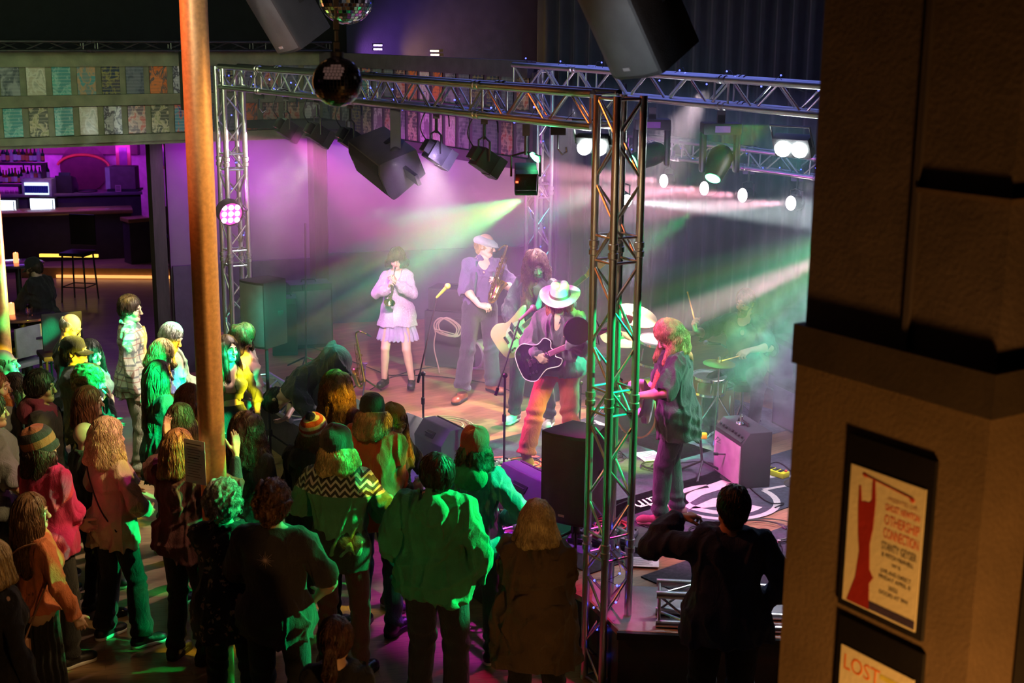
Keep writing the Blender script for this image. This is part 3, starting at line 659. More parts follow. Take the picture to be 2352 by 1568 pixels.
    # ---- garments
    if top:
        for gi, gm in enumerate(top if isinstance(top, list) else [top]):
            t = gm.get('t', .014); lo2 = lo.copy(); lo2[2] = min(lo[2], HIP[2]-.25); G = SD(lo2-.03, hi+.03, gm.get('vx', .008)); hem = gm.get('hem', .86)
            torso(G, t, .07 if not fem else .05)
            if hem < .93: G.cap(tp(-.055*w, -.012, .93), tp(.055*w, -.012, .93), .128*w+t, None, .05, (R@A(0, 1, 0), .92)); G.cap(tp(-.05*w, -.01, .93), tp(-.05*w, -.01, hem-.06), .125*w+t, .128*w+t, .04, (R@A(0, 1, 0), .95)); G.cap(tp(.05*w, -.01, .93), tp(.05*w, -.01, hem-.06), .125*w+t, .128*w+t, .04, (R@A(0, 1, 0), .95))
            if gm.get('drape'): G.cap(tp(0, 0, 1.05), tp(0, -.01, hem-.02), .15*w+t, .17*w+t+gm['drape'], .06, (R@A(0, 1, 0), .78))
            G.clip(tp(0, 0, hem), R@A(0, 0, -1)); G.clip(tp(0, 0, 1.487), R@A(0, 0, 1))
            if gm.get('top_at'): G.clip(tp(0, 0, gm['top_at']), R@A(0, -.1, 1))
            nk = gm.get('neck', 'crew')
            if nk == 'v': G.cap(tp(0, .16, 1.26), tp(0, .06, 1.5), .012, .085, .01, cut=True)
            elif nk == 'scoop': G.ell(tp(0, .10, 1.43), (.09, .09, .085), R, .01, cut=True)
            elif nk == 'open':
                G.cap(tp(0, .2, .9), tp(0, .06, 1.5), .06, .08, .01, cut=True)
            else: G.ell(tp(0, .04, 1.50), (.058, .065, .035), R, .01, cut=True)
            sl = gm.get('sleeve', 1.0)
            if sl > 0:
                for i in (0, 1):
                    if sl >= .55: arm(G, i, t+.002, .012, sl*.97, .022)
                    else:
                        s0, e = sh[i], el[i]; G.cap(s0, s0+(e-s0)*sl*2, .047+t, .046+t+.012, .03)
                        ax = (e-s0)/np.linalg.norm(e-s0); pe = s0+(e-s0)*sl*2+ax*.012; G.cap(pe+ax*.055, pe+ax*.12, .066, None, .004, cut=True)
            if gm.get('puff'):
                for i in (0, 1): G.ell(el[i]+(wr[i]-el[i])*.55, (.062, .062, .07), None, .05)
            if gm.get('hood'):
                G.ell(tp(0, -.115, 1.425), (.13, .075, .10), R, .012); G.ell(tp(0, -.05, 1.515), (.105, .085, .045), R, .012); G.ell(tp(0, -.10, 1.50), (.06, .03, .035), R, .01, cut=True); G.cap(tp(-.09, -.02, 1.47), tp(-.05, .07, 1.42), .034, .028, .03); G.cap(tp(.09, -.02, 1.47), tp(.05, .07, 1.42), .034, .028, .03); G.ell(tp(0, -.035, 1.54), (.07, .05, .05), R, .02, cut=True)
            if gm.get('collar'):
                for a_ in range(-150, 151, 30):
                    c_ = lambda q: tp(.066*math.sin(math.radians(q)), -.02-.062*math.cos(math.radians(q)), 1.475+.012*math.cos(math.radians(q)))
                    if abs(a_) < 150: G.cap(c_(a_), c_(a_+30), .015, None, .01)
            am = gm.get('wr', .012) if gi == 0 else .003; of = gi*5+int(abs(loc[0])*37) % 11
            def fold(X, Y, Z, am=am, of=of):
                hz = np.sin(38*Z+6*wob(X, Y, Z, 5, 3, of))*np.clip(1.25-Z, 0, .35)*1.2; vt = wob(X*1.6, Y*1.6, Z*.35, 22, 4, of)
                rd = 1-2.2*np.abs(wob(X*1.5, Y*1.5, Z*.5, 19, 3, of+7)); rd2 = 1-2.2*np.abs(wob(X*.8, Y*.8, Z*1.3, 16, 3, of+11)); return am*(vt*.8+hz*1.0+.7*wob(X, Y, Z, 14, 3, of+3)+1.1*np.maximum(rd, 0)+1.0*np.maximum(rd2, 0)-.3)
            G.disp(fold)
            if gm.get('pleat'): G.disp(lambda X, Y, Z: .006*np.sin(np.arctan2(X, Y)*26)*(Z < gm['pleat']))
            o = G.mesh(gm.get('name', 'shirt'), gm['mat'], root)
    if bottom:
        bt = bottom; t = bt.get('t', .012); pp = [HIP]+[k_[1] for k_ in kn]+an; lo3 = np.min(pp, 0)-.2; hi3 = np.max(pp, 0)+.2; hi3[2] = max(HIP[2]+.17, hi3[2]); G = SD(lo3, hi3, .008)
        if bt.get('skirt'):
            zb = bt['skirt']; G.cap(HIP+A(0, 0, .1), A(HIP[0], HIP[1], zb-.05), .13, .17+bt.get('flare', .03), .04, (A(0, 1, 0), .75)); G.clip(A(0, 0, zb), A(0, 0, -1))
            G.disp(lambda X, Y, Z: .009*np.sin(np.arctan2(X, Y)*22+.6*np.sin(Z*30)))
        else:
            G.ell(HIP+R@A(0, -.01, -.0), (.158*w+t, .112+t+belly*.3, .13), R, .05); G.cap(HIP+R@A(0, 0, .02), HIP+R@A(0, .0, .11), .125*w+t+belly*.3, None, .04, (R@A(0, 1, 0), .76))
            for s in (-1, 1): G.ell(HIP+R@A(s*.07, -.055, -.03), (.08*w+t, .075+t, .09), R, .04)
            for i in (0, 1): legp(G, i, t, .04, bt.get('flare', 0), bt.get('len', .97))
            for i in (0, 1):
                ax = (an[i]-kn[i][1]); ax /= np.linalg.norm(ax); pe = kn[i][1]+(an[i]-kn[i][1])*bt.get('len', .97); G.clip(pe+ax*.02, ax, pe-.14, pe+.14) if bt.get('len', .97) > .5 else None
            G.clip(HIP+R@A(0, 0, .115), R@A(0, 0, 1), HIP-.3, HIP+.3) if abs(lean) < 60 else None
            of = int(abs(loc[1])*31) % 9; kz = kn[0][1][2]; am = bt.get('wr', .008)
            G.disp(lambda X, Y, Z: am*(.6*wob(X, Y, Z*.8, 20, 4, of)+np.sin(55*Z+5*wob(X, Y, Z, 8, 3, of))*(np.exp(-((Z-kz)/.09)**2)+np.exp(-((Z-.15)/.09)**2)*1.3)*.8))
        G.mesh('skirt' if bt.get('skirt') else 'trousers', bt['mat'], root)
    if shoes:
        up, so = shoe_proto(shoes[0], shoes[1], shoes[2])
        for i in (0, 1):
            o = bpy.data.objects.new('shoe', up); COL.objects.link(o); o.parent = root; o.location = (an[i][0], an[i][1], footz[i]); o.rotation_euler = (math.radians(shoes[3][i]) if len(shoes) > 3 else 0, 0, -math.radians(footyaw[i]))
            q = bpy.data.objects.new('sole', so); COL.objects.link(q); q.parent = o
    if hair: make_hair(J, hair, root, tp, hp, Rh)
    if beard: 
        G = SD(hp(0, .05, 0)-.16, hp(0, .05, 0)+.14, .0055); L = beard.get('len', .01)
        G.cap(hp(0, .035, .035), hp(0, .056, .0-L*.3), .062, .046+L*.3, .02); G.ell(hp(0, .075, -.015-L), (.032+L*.4, .025+L*.3, .022+L), Rh, .02)
        G.ell(hp(0, .06, .085), (.12, .09, .047), Rh, .01, cut=True); G.clip(hp(0, .0, 0), Rh@A(0, -1, 0)); G.ell(hp(0, .1, .021), (.02, .014, .006), Rh, .004, cut=True)
        G.disp(lambda X, Y, Z: .003*wob(X, Y, Z, 190, 4)); G.mesh('beard', hair_mat(*beard['mat']), root)
    if glasses:
        mb = MB()
        for s in (-1, 1):
            mb.path([hp(s*.032+.021*math.cos(q), .103, .083+.018*math.sin(q)) for q in np.linspace(0, 2*PI, 15)[:-1]], .0018, 5, closed=True); mb.tube(hp(s*.053, .1, .088), hp(s*.078, .0, .088), .0016, n=5)
        mb.tube(hp(-.011, .104, .086), hp(.011, .104, .086), .0016, n=5); mb.build('glasses', MATS['black_plastic'], root)
    if hat: make_hat(J, hat, root, hp, Rh)
    if extra: extra(J)
    return J
def make_hair(J, hr, root, tp, hp, Rh):
    kind = hr['kind']; L = hr.get('len', .2); vol = hr.get('vol', .016); cen = hp(0, -.01, .1)
    down = A(0, 0, -1.); lo = cen-.2-A(0, 0, L); hi = cen+.2+A(0, 0, .02)
    G = SD(lo, hi, .0065 if kind != 'curly' else .006); cut_hat = hr.get('under_hat')
    G.ell(hp(0, -.012, .115), (.076+vol, .097+vol*.8, .102+vol), Rh, .01)
    if kind == 'fringe_only':            # ring of short hair round a bald crown
        G.ell(hp(0, .0, .19), (.085, .11, .08), Rh, .02, cut=True)
    locks = []
    if kind in ('long', 'bob', 'curly_long', 'wavy'):
        n = 11; spread = hr.get('spread', 118)
        for j in range(n):
            th = math.radians(-spread+2*spread*j/(n-1)); x, y = math.sin(th), -math.cos(th)
            a = hp(x*.068, y*.085-.01, .12); b = hp(x*.082, y*.095-.01, .03); Lj = L*(1-.15*abs(math.sin(th*1.7+1)))
            fall = b+down*max(0, Lj-.07)+Rh@A(x*(.02+vol), y*(.02+vol), 0)
            if hr.get('front') and abs(th) > 1.3: fall = fall+Rh@A(-.01*np.sign(x), .05, 0)
            G.cap(a, b, .03+vol*.5, .03+vol*.5, .02); G.cap(b, fall, .030+vol*.6, .02+vol*.4, .025)
    elif kind in ('short', 'curly'):
        G.cap(hp(0, -.06, .06), hp(0, -.055, .02), .05+vol*.5, .042, .03)
        for s in (-1, 1): G.cap(hp(s*.066, -.005, .11), hp(s*.068, .002, .07), .016+vol*.4, .01, .02)
    elif kind == 'pony':
        G.ell(hp(0, -.12, .10), (.03, .03, .03), Rh, .02); p0 = hp(0, -.13, .1); G.cap(p0, p0+Rh@A(0, -.035, 0)+down*L*.5, .028, .032, .02); G.cap(p0+Rh@A(0, -.035, 0)+down*L*.5, p0+Rh@A(0, -.02, 0)+down*L, .032, .012, .02)
    # open the face
    if hr.get('bangs'): G.ell(hp(0, .105, .035), (.060, .07, .065), Rh, .012, cut=True)
    else: G.ell(hp(0, .125, .045), (.066, .085, .098 if kind != 'short' else .095), Rh, .02, cut=True)
    if kind in ('short', 'curly', 'fringe_only'): G.ell(hp(0, .1, -.02), (.12, .115, .1), Rh, .012, cut=True); G.clip(hp(0, -.02, -.005), Rh@A(0, .5, -1))
    if cut_hat: G.clip(hp(0, -.01, .085 if cut_hat == 1 else .118), Rh@A(0, .25, 1), cen-.14, hi)
    am, fr = hr.get('am', {'curly': .018, 'wavy': .009, 'curly_long': .017}.get(kind, .0045)), hr.get('fr', {'curly': 75, 'wavy': 36, 'curly_long': 50}.get(kind, 60))
    zs = 1 if kind == 'curly' else (.55 if kind == 'curly_long' else .2)
    G.disp(lambda X, Y, Z: am*wob(X, Y, Z*zs, fr, 5)+(.002*wob(X, Y, Z*zs*.6, fr*2.4, 3)))
    mt = hair_mat(*hr['mat']); o = G.mesh('hair', mt, root)
    # strands combed over the surface
    N = hr.get('n', 420); rs = np.random.RandomState(hr.get('seed', 3)); Pn = G.P; idx = rs.randint(0, len(Pn), N); p = Pn[idx].astype(float)
    curly = kind in ('curly', 'curly_long'); steps = 7 if kind in ('short', 'curly', 'fringe_only') else 12; ln = (.035 if kind in ('short', 'fringe_only') else .05 if kind == 'curly' else .14)*(hr.get('slen', 1)); ds = ln/steps
    tr = [p]; ph = rs.rand(N)*6.28; wv = rs.normal(size=(N, 3))*.35; up = Rh@A(0, 0, 1)
    for k in range(steps):
        g = G.grad(p); d = down-g*(g@down)[:, None] if not curly else down*.5-g*(g@down)[:, None]*.5
        d = d/(np.linalg.norm(d, axis=1, keepdims=True)+.2)+wv*.5; sd = np.cross(g, d); am2 = {'curly': 1.3, 'curly_long': 1.0, 'wavy': .6}.get(kind, .12)
        d = d+sd*(am2*np.cos(ph+k*(1.5 if curly else 1.0)))[:, None]; d /= np.linalg.norm(d, axis=1, keepdims=True)+1e-6
        p = p+d*ds; f = G.samp(p); p = p-G.grad(p)*(np.clip(f, -.02, .03)-.0025-.004*(k/steps)*(1 if not curly else 2.0))[:, None]; tr.append(p)
    T = np.stack(tr, 1); K = steps+1; r0 = hr.get('rad', .0022)
    tg = np.gradient(T, axis=1); tg /= np.linalg.norm(tg, axis=2, keepdims=True)+1e-9; a = np.cross(tg, A(.3, .2, .9)); a /= np.linalg.norm(a, axis=2, keepdims=True)+1e-9; b = np.cross(tg, a)
    rad = (r0*np.array([math.sin(PI*(.12+.88*(1-k/steps))*.6+.2) for k in range(K)]))[None, :, None]; rad[:, -1] *= .25
    ring = [T+rad*(a*math.cos(q)+b*math.sin(q)) for q in (0, 2.094, 4.189)]; Vt = np.stack(ring, 2).reshape(-1, 3)
    base = (np.arange(N)*K*3)[:, None, None, None]; kk = (np.arange(K-1)*3)[None, :, None, None]; jj = np.arange(3)[None, None, :, None]
    q = np.concatenate([base+kk+jj, base+kk+(jj+1) % 3, base+kk+3+(jj+1) % 3, base+kk+3+jj], 3).reshape(-1, 4)
    if cut_hat: pass
    me = newmesh('strands', Vt, q); me.materials.append(mt); so = bpy.data.objects.new('strands', me); COL.objects.link(so); so.parent = o; so['kind'] = 'stuff'
def make_hat(J, ht, root, hp, Rh):
    k = ht['kind']; mt = ht['mat']; c = hp(0, 0, .12)
    rot = Matrix([[*Rh[0]], [*Rh[1]], [*Rh[2]]]).to_4x4(); rot.translation = Vector(hp(0, -.008, .115)); rot = rot @ Matrix.Rotation(math.radians(ht.get('tilt', 6)), 4, 'X')
    def put(o, par=root): o.parent = par; o.matrix_parent_inverse = Matrix(); o.matrix_local = rot if par is root else Matrix(); return o
    if k == 'beanie':
        prof = [(.098, -.062), (.108, -.060), (.112, -.025), (.109, -.018), (.107, -.012), (.110, .03), (.106, .07), (.088, .105), (.058, .127), (.022, .138), (0.0001, .139)]
        n = 72; vs = []; 
        for i, (r, z) in enumerate(prof):
            for j in range(n):
                t = 2*PI*j/n; rr = r*(1+.022*math.cos(j*PI))*(1 if i else 1); vs.append((rr*.9*math.cos(t), rr*1.08*math.sin(t)-.004-.02*(i/len(prof)), z+(.006*math.sin(t*3+1) if i > 3 else 0)))
        fs = [(i*n+j, i*n+(j+1) % n, (i+1)*n+(j+1) % n, (i+1)*n+j) for i in range(len(prof)-1) for j in range(n)]
        me = newmesh('beanie', vs, fs); me.materials.append(mt); o = put(bpy.data.objects.new('beanie', me)); COL.objects.link(o)
        if ht.get('pom'):
            b = SD((-.06,)*3, (.06,)*3, .005); b.ell((0, 0, 0), (.038,)*3); b.disp(lambda X, Y, Z: .006*wob(X, Y, Z, 160, 4)); q = b.mesh('pompom', ht['pom'], o); q.location = (0, -.03, .145)
    elif k == 'cap':
        mb = MB(); mb.lathe([(.09, -.03), (.095, -.02), (.096, .02), (.085, .065), (.055, .092), (.02, .1), (.0001, .101)], 28)
        for i in range(len(mb.v)): mb.v[i] = [mb.v[i][0]*.90, mb.v[i][1]*1.08, mb.v[i][2]]
        o = put(mb.build('cap', mt, None, smooth=True)); sgn = -1 if ht.get('back') else 1
        vs = []; 
        for i in range(13):
            a = -1.15+2.3*i/12; vs.append((.085*math.sin(a), sgn*.098*math.cos(a), -.022)); vs.append((.078*math.sin(a), sgn*(.098*math.cos(a)+.075*math.cos(a*.75)), -.034-.012*math.cos(a)+.018*abs(math.sin(a))*-1))
        me = newmesh('brim', vs, [(2*i, 2*i+1, 2*i+3, 2*i+2) for i in range(12)]); me.materials.append(mt); q = bpy.data.objects.new('brim', me); COL.objects.link(q); sm = q.modifiers.new('s', 'SOLIDIFY'); sm.thickness = .004; q.parent = o
    elif k == 'flatcap':
        s = SD((-.14, -.16, -.08), (.14, .2, .12), .006); s.ell((0, -.015, .01), (.092, .118, .062)); s.ell((0, .035, .0), (.088, .105, .04), None, .02); s.clip((0, 0, -.03), (0, -.1, -1)); s.cap((-.045, .115, -.02), (.045, .115, -.02), .03, None, .02, (A(0, 0, 1), .3))
        s.disp(lambda X, Y, Z: .0015*wob(X, Y, Z, 50)); o = s.mesh('flat_cap', mt, None); put(o)
    elif k == 'wide':
        n = 40; vs = []; prof = [(.205, 0), (.2, .004), (.16, -.004), (.12, -.004), (.102, .0), (.098, .03), (.094, .085), (.085, .112), (.058, .108), (.0001, .098)]
        for i, (r, z) in enumerate(prof):
            for j in range(n):
                t = 2*PI*j/n; up = (.022*abs(math.cos(t))**2-.012*abs(math.sin(t))) if r > .15 else 0; cr_ = -.014*math.exp(-(math.cos(t)/.35)**2)*(1 if i > 6 else 0); vs.append((r*.93*math.cos(t), r*1.06*math.sin(t), z+up+cr_))
        fs = [(i*n+j, i*n+(j+1) % n, (i+1)*n+(j+1) % n, (i+1)*n+j) for i in range(len(prof)-1) for j in range(n)]
        me = newmesh('wide_hat', vs, fs); me.materials.append(mt); o = put(bpy.data.objects.new('wide_brimmed_hat', me)); COL.objects.link(o); sm = o.modifiers.new('s', 'SOLIDIFY'); sm.thickness = .005
        mb = MB().lathe([(.102, .002), (.1045, .004), (.102, .028), (.099, .028)], 40)
        for i in range(len(mb.v)): mb.v[i] = [mb.v[i][0]*.95, mb.v[i][1]*1.08, mb.v[i][2]]
        mb.build('hat_band', M('hat_band', (.12, .10, .06), .6), o, smooth=True)

# ================================================================ the crowd
CM = cloth_mat
SN = lambda r=None: ('sneaker', MATS['black_plastic'], MATS['white_plastic'])
BT = ('boot', M('boot_leather', (.015, .013, .014), .3, coat=.4), MATS['black_rubber'])
BR = ('dress', M('brown_leather', (.28, .09, .04), .3, coat=.4), MATS['black_rubber'])
BLK = CM('black', (.015, .015, .018)); JN = CM('jeans', (.05, .07, .13)); DJ = CM('dark_jeans', (.025, .03, .05)); KH = CM('khaki', (.32, .28, .20))
BRN, DBR, BLN, GRY, BLKH, RED, WHH = ('brown', (.09, .045, .022)), ('dark_brown', (.035, .018, .012)), ('blonde', (.42, .29, .13)), ('grey', (.30, .28, .25)), ('black', (.012, .010, .010)), ('auburn', (.16, .05, .025)), ('white', (.6, .58, .52))
def AR(x, y, z, hx=0, hy=-1, hz=-.3, **k): return dict(t=(x, y, z), hint=(hx, hy, hz), **k)
POCK = (AR(-.22, .10, .93, -1, -.6, 0), AR(.22, .10, .93, 1, -.6, 0))
CROSS = (AR(.10, .20, 1.17, -1, -.2, -.6, d=(1, .1, .1), n=(0, -1, 0)), AR(-.08, .24, 1.13, 1, -.2, -.6, d=(-1, 0, .1), n=(0, -1, 0)))
CUP = AR(.10, .27, 1.17, .6, -.7, -.6, d=(-.4, .9, .25), n=(-.9, -.4, 0), curl=1.0)
FOLD = (AR(.02, .22, 1.0, -1, -.4, -.4, curl=.6), AR(-.02, .22, 1.0, 1, -.4, -.4, curl=.6))
PPL = {}
def crowd(key, px, py, label, yaw, h=1.72, z0=0.0, head=None, **k):
    q = P(px, py, z0+(head or h)); k.setdefault('group', 'concert goers on the dance floor')
    J = person('person', label, (q[0], q[1], z0), yaw, h, **k); J['pos'] = q; J['yaw'] = yaw; J['sc'] = h/1.75; PPL[key] = J; return J
bt = lambda m, **k: dict(mat=m, **k)
crowd('plaid', 297, 675, 'tall dark-haired man in a cream plaid overshirt standing above the left crowd', 78, 1.83, w=1.08, hd=(14, 4, 0), hair=dict(kind='short', mat=DBR, vol=.012, am=.006),
      top=[bt(CM('cream_plaid', (.60, .58, .50), 'plaid', (.16, .17, .2), (.35, .15, .12)), neck='open', collar=1, hem=.80, drape=.02), bt(CM('grey_tee', (.12, .13, .15)), t=.004, sleeve=0, name='undershirt')], bottom=bt(KH, t=.02), shoes=BR)
crowd('bald_glasses', 150, 714, 'bald man with glasses in a black sweater looking down', 75, 1.76, w=1.1, hd=(10, 28, 0), glasses=True, hair=dict(kind='fringe_only', mat=GRY, vol=.002, n=150), arms=CROSS, top=bt(CM('black_knit', (.02, .022, .03)), t=.016), bottom=bt(DJ), shoes=BT)
crowd('blackcap', 172, 767, 'man in a black cap and dark t-shirt over white sleeves', 85, 1.80, hd=(5, -6, 0), hat=dict(kind='cap', mat=CM('cap_black', (.01, .01, .012)), tilt=-4), hair=dict(kind='short', mat=BLKH, vol=.006, under_hat=2, n=200), arms=CROSS,
      top=[bt(CM('tee_dark', (.04, .045, .04)), sleeve=.42, t=.02), bt(CM('white_knit', (.6, .6, .6)), t=.005, name='undershirt')], bottom=bt(DJ), shoes=SN())
crowd('bangs', 208, 778, 'woman with dark fringe and pale green bomber jacket with striped cuffs', 105, 1.64, fem=True, hd=(12, 0, 0), hair=dict(kind='long', bangs=1, len=.22, mat=BLKH), arms=(None, AR(.12, .22, 1.0, .6, -.6, -.4)),
      top=bt(CM('mint_satin', (.30, .55, .42), rough=.3), collar=1, t=.02, wr=.012), bottom=bt(BLK), shoes=BT)
crowd('baldleft', 15, 797, 'balding man in a dark shirt at the left edge gazing right', 80, 1.78, hd=(12, -12, 0), skin='fair', hair=dict(kind='fringe_only', mat=RED, vol=.002, n=150), top=bt(CM('charcoal', (.03, .03, .035)), collar=1), bottom=bt(DJ), shoes=SN())
crowd('redbeard', -5, 850, 'red-bearded man cut by the left picture edge', 85, 1.76, hd=(8, -8, 0), hair=dict(kind='short', mat=RED, vol=.006), beard=dict(mat=('ginger', (.38, .13, .04)), len=.03), top=bt(CM('grey_blue', (.12, .14, .17)), sleeve=.4), bottom=bt(DJ), shoes=SN())
crowd('wavybrown', 33, 855, 'woman with wavy dark bob and pale sleeveless top near the left edge', 70, 1.62, fem=True, hd=(15, 8, 0), hair=dict(kind='wavy', len=.17, mat=DBR), arms=FOLD, top=bt(CM('sand_knit', (.45, .42, .33)), sleeve=.1), bottom=bt(BLK), shoes=SN())
crowd('hoodieglasses', 92, 848, 'young man in glasses with maroon hoodie under a black jacket', 75, 1.77, hd=(8, 0, 0), skin='tan', glasses=True, hair=dict(kind='short', mat=BLKH, vol=.02, am=.005), arms=POCK,
      top=[bt(CM('jacket_black', (.018, .02, .028), rough=.5), t=.03, wr=.012, neck='open', top_at=1.44), bt(CM('maroon', (.16, .02, .06)), t=.012, hood=1, name='hoodie')], bottom=bt(DJ, t=.018), shoes=SN())
crowd('curlyblonde', 200, 842, 'woman with curly golden hair and round glasses touching her chin', 80, 1.62, fem=True, glasses=True, hd=(12, 6, 0), hair=dict(kind='curly', vol=.045, am=.024, mat=('golden', (.36, .2, .07)), n=700, slen=1.3), arms=(None, AR(-.02, .17, 1.43, .8, -.3, -.8, d=(-.2, 0, 1), n=(0, -1, 0), curl=.8)), top=bt(BLK), bottom=bt(DJ), shoes=SN())
crowd('auburn', 205, 885, 'woman with straight auburn hair and a black sleeveless top', 65, 1.64, fem=True, hd=(14, -2, 0), hair=dict(kind='long', len=.22, mat=RED), arms=FOLD, top=bt(BLK, sleeve=.1, neck='scoop'), bottom=bt(DJ), shoes=SN())
crowd('whitehair', 385, 737, 'older white-haired man in a button shirt glancing down', 95, 1.76, hd=(10, 22, 0), w=1.05, hair=dict(kind='short', mat=WHH, vol=.012), arms=(AR(-.14, .2, 1.05, -1, -.5, -.4), None), top=bt(CM('sage_shirt', (.34, .42, .30)), collar=1, neck='v'), bottom=bt(DJ), shoes=SN())
crowd('blonde', 368, 778, 'smiling blonde woman in a blue patterned blouse', 100, 1.66, fem=True, hd=(14, 16, 0), hair=dict(kind='wavy', bangs=1, len=.14, vol=.024, mat=BLN), arms=FOLD, top=bt(CM('blue_print', (.10, .12, .34), 'floral', (.3, .35, .5)), neck='v'), bottom=bt(DJ), shoes=SN())
crowd('longhair', 365, 826, 'woman with very long brown hair and dark open jacket over yellow top', 55, 1.70, fem=True, hd=(20, 0, 0), hair=dict(kind='long', len=.52, vol=.014, front=1, mat=('long_brown', (.20, .11, .05)), n=700, slen=2.0), arms=FOLD,
      top=[bt(CM('olive_jacket', (.07, .06, .04)), t=.028, neck='open', hem=.72, drape=.03), bt(CM('pale_yellow', (.6, .55, .25)), t=.008, name='undershirt')], bottom=bt(DJ), shoes=SN())
crowd('redhead', 438, 880, 'red-haired woman half hidden behind the copper pole', 70, 1.65, fem=True, hd=(15, 0, 0), hair=dict(kind='wavy', len=.25, mat=('copper_red', (.22, .06, .02))), top=bt(CM('yellow_top', (.5, .5, .15)), sleeve=.3), bottom=bt(DJ), shoes=SN())
crowd('pinkcard', 550, 738, 'curly-haired woman in a pink cardigan with necklaces looking down', 120, 1.68, fem=True, hd=(-15, 30, 6), hair=dict(kind='curly_long', len=.14, vol=.02, mat=BRN), arms=FOLD, top=bt(CM('pink_knit', (.72, .38, .38)), neck='v', t=.012), bottom=bt(JN), shoes=SN())
J = crowd('croptop', 522, 768, 'young woman in an olive crop top singing with open mouth', 150, 1.66, fem=True, hd=(-20, -4, -4), hair=dict(kind='long', len=.36, front=1, vol=.008, mat=DBR), arms=(AR(-.22, .16, .92, -1, -.3, 0), AR(.2, .1, .95, 1, -.4, 0)), top=bt(CM('olive_ribbed', (.16, .17, .06)), neck='v', hem=1.13, t=.006), bottom=bt(BLK, t=.01), shoes=BT)
MB().ball(J['hp'](0, .09, .008), (.012, .008, .012), 12, 8).build('open_mouth', M('mouth_dark', (.08, .01, .01), .4), J['root'], smooth=True)
crowd('baldorange', 195, 965, 'bald person in a black coat between the auburn and the blonde woman', 50, 1.53, w=1.05, face=False, top=bt(BLK, collar=1), bottom=bt(BLK), shoes=BT)
crowd('cream', 247, 960, 'woman with tousled blonde hair and shiny cream blouse seen from behind', 42, 1.68, fem=True, hd=(18, 0, 0), hair=dict(kind='wavy', len=.20, vol=.03, am=.012, mat=('cream_blonde', (.62, .46, .25)), n=800), arms=(AR(-.16, .2, 1.12, -1, -.5, -.4), AR(.20, .16, 1.05, 1, -.6, -.3)),
      top=bt(CM('cream_satin', (.66, .52, .38), rough=.35), t=.022, puff=1, wr=.013, hem=.80, drape=.02), bottom=bt(BLK, t=.02, flare=.02), shoes=SN(), feet=((-.13, -.05), (.2, .06)))
crowd('pinkhood', 95, 980, 'person in a bright pink sweatshirt and a blue and orange backward cap', 35, 1.72, w=1.1, hd=(22, 0, 0), face=False, hat=dict(kind='beanie', mat=CM('cap_panels', (.03, .03, .04), 'stripes', (.35, .12, .06), scale=9), tilt=18), hair=dict(kind='wavy', len=.22, under_hat=1, vol=.008, mat=DBR), arms=FOLD,
      top=bt(CM('hot_pink', (.62, .03, .16)), t=.03, wr=.012, hood=0), bottom=bt(BLK), shoes=SN())
J = crowd('orange', 72, 1130, 'woman with long brown hair in a rust sweater with puffed shoulders', 45, 1.60, fem=True, hd=(30, 0, 0), hair=dict(kind='long', len=.42, vol=.014, mat=('chestnut', (.12, .06, .03)), n=800, slen=2.2), arms=(None, AR(.26, .12, .92, 1, -.8, 0)), top=bt(CM('rust_knit', (.62, .18, .07)), t=.018, hem=.96), bottom=bt(BLK, skirt=.28, flare=.02), shoes=BT)
crowd('shawl', 410, 984, 'woman with honey-brown hair and plum shawl clapping with raised hands', 25, 1.70, fem=True, hd=(10, 0, 0), face=False, hair=dict(kind='long', len=.2, vol=.018, mat=('honey', (.30, .15, .05)), n=800), arms=(AR(-.27, .20, 1.60, -.35, -.1, -1, d=(-.1, .1, 1), n=(1, 0, .1), curl=.25), AR(.33, .20, 1.56, .35, -.1, -1, d=(.0, .1, 1), n=(-1, .2, 0), curl=.2)),
      top=[bt(CM('plum_shawl', (.11, .03, .04)), t=.04, sleeve=.45, wr=.016, hem=.84, name='shawl'), bt(CM('navy_sleeve', (.02, .03, .07)), t=.012, sleeve=.93)], bottom=bt(BLK, t=.02), shoes=BT)
crowd('brownback', 415, 925, 'woman with mid-brown wavy hair between the long-haired woman and the pole', 30, 1.64, fem=True, face=False, hair=dict(kind='wavy', len=.24, vol=.02, mat=('mid_brown', (.16, .09, .05)), n=600), top=bt(CM('dark_top', (.03, .025, .02))), bottom=bt(BLK), shoes=SN())
crowd('quilted', 568, 952, 'woman with dark curly hair and a black quilted jacket beside the pole', 25, 1.66, fem=True, face=False, w=1.1, hair=dict(kind='curly_long', len=.24, vol=.04, am=.020, mat=('dark_curl', (.06, .025, .02)), n=800), arms=FOLD,
      top=bt(CM('quilt_black', (.02, .02, .025), rough=.45), t=.03, wr=.006, collar=1, pleat=0), bottom=bt(BLK), shoes=BT)
crowd('greycurl', 512, 1105, 'person with short curly grey hair and a black floral shirt', 12, 1.70, face=False, w=1.02, hair=dict(kind='curly', vol=.035, am=.022, mat=GRY, n=900, slen=1.2, rad=.0018), arms=FOLD, top=bt(CM('floral_shirt', (.015, .012, .015), 'floral', (.42, .28, .2)), t=.022, hem=.74, collar=1, drape=.02), bottom=bt(CM('dark_trouser', (.03, .03, .03))), shoes=SN())
J = crowd('tshirt', 625, 1104, 'man with curly brown hair and a charcoal t-shirt with a small sunburst print', 8, 1.79, face=False, w=1.1, hair=dict(kind='curly', vol=.028, am=.020, mat=('warm_brown', (.13, .06, .03)), n=900, rad=.0018), arms=(AR(-.12, .24, 1.02, -1, -.5, -.4), AR(.22, .12, 1.02, 1, -.7, -.2)), top=bt(CM('tee_charcoal', (.055, .05, .05)), sleeve=.42, t=.024, hem=.82, wr=.01), bottom=bt(DJ), shoes=SN())
mb = MB(); c = J['tp'](0, -.166, 1.335)
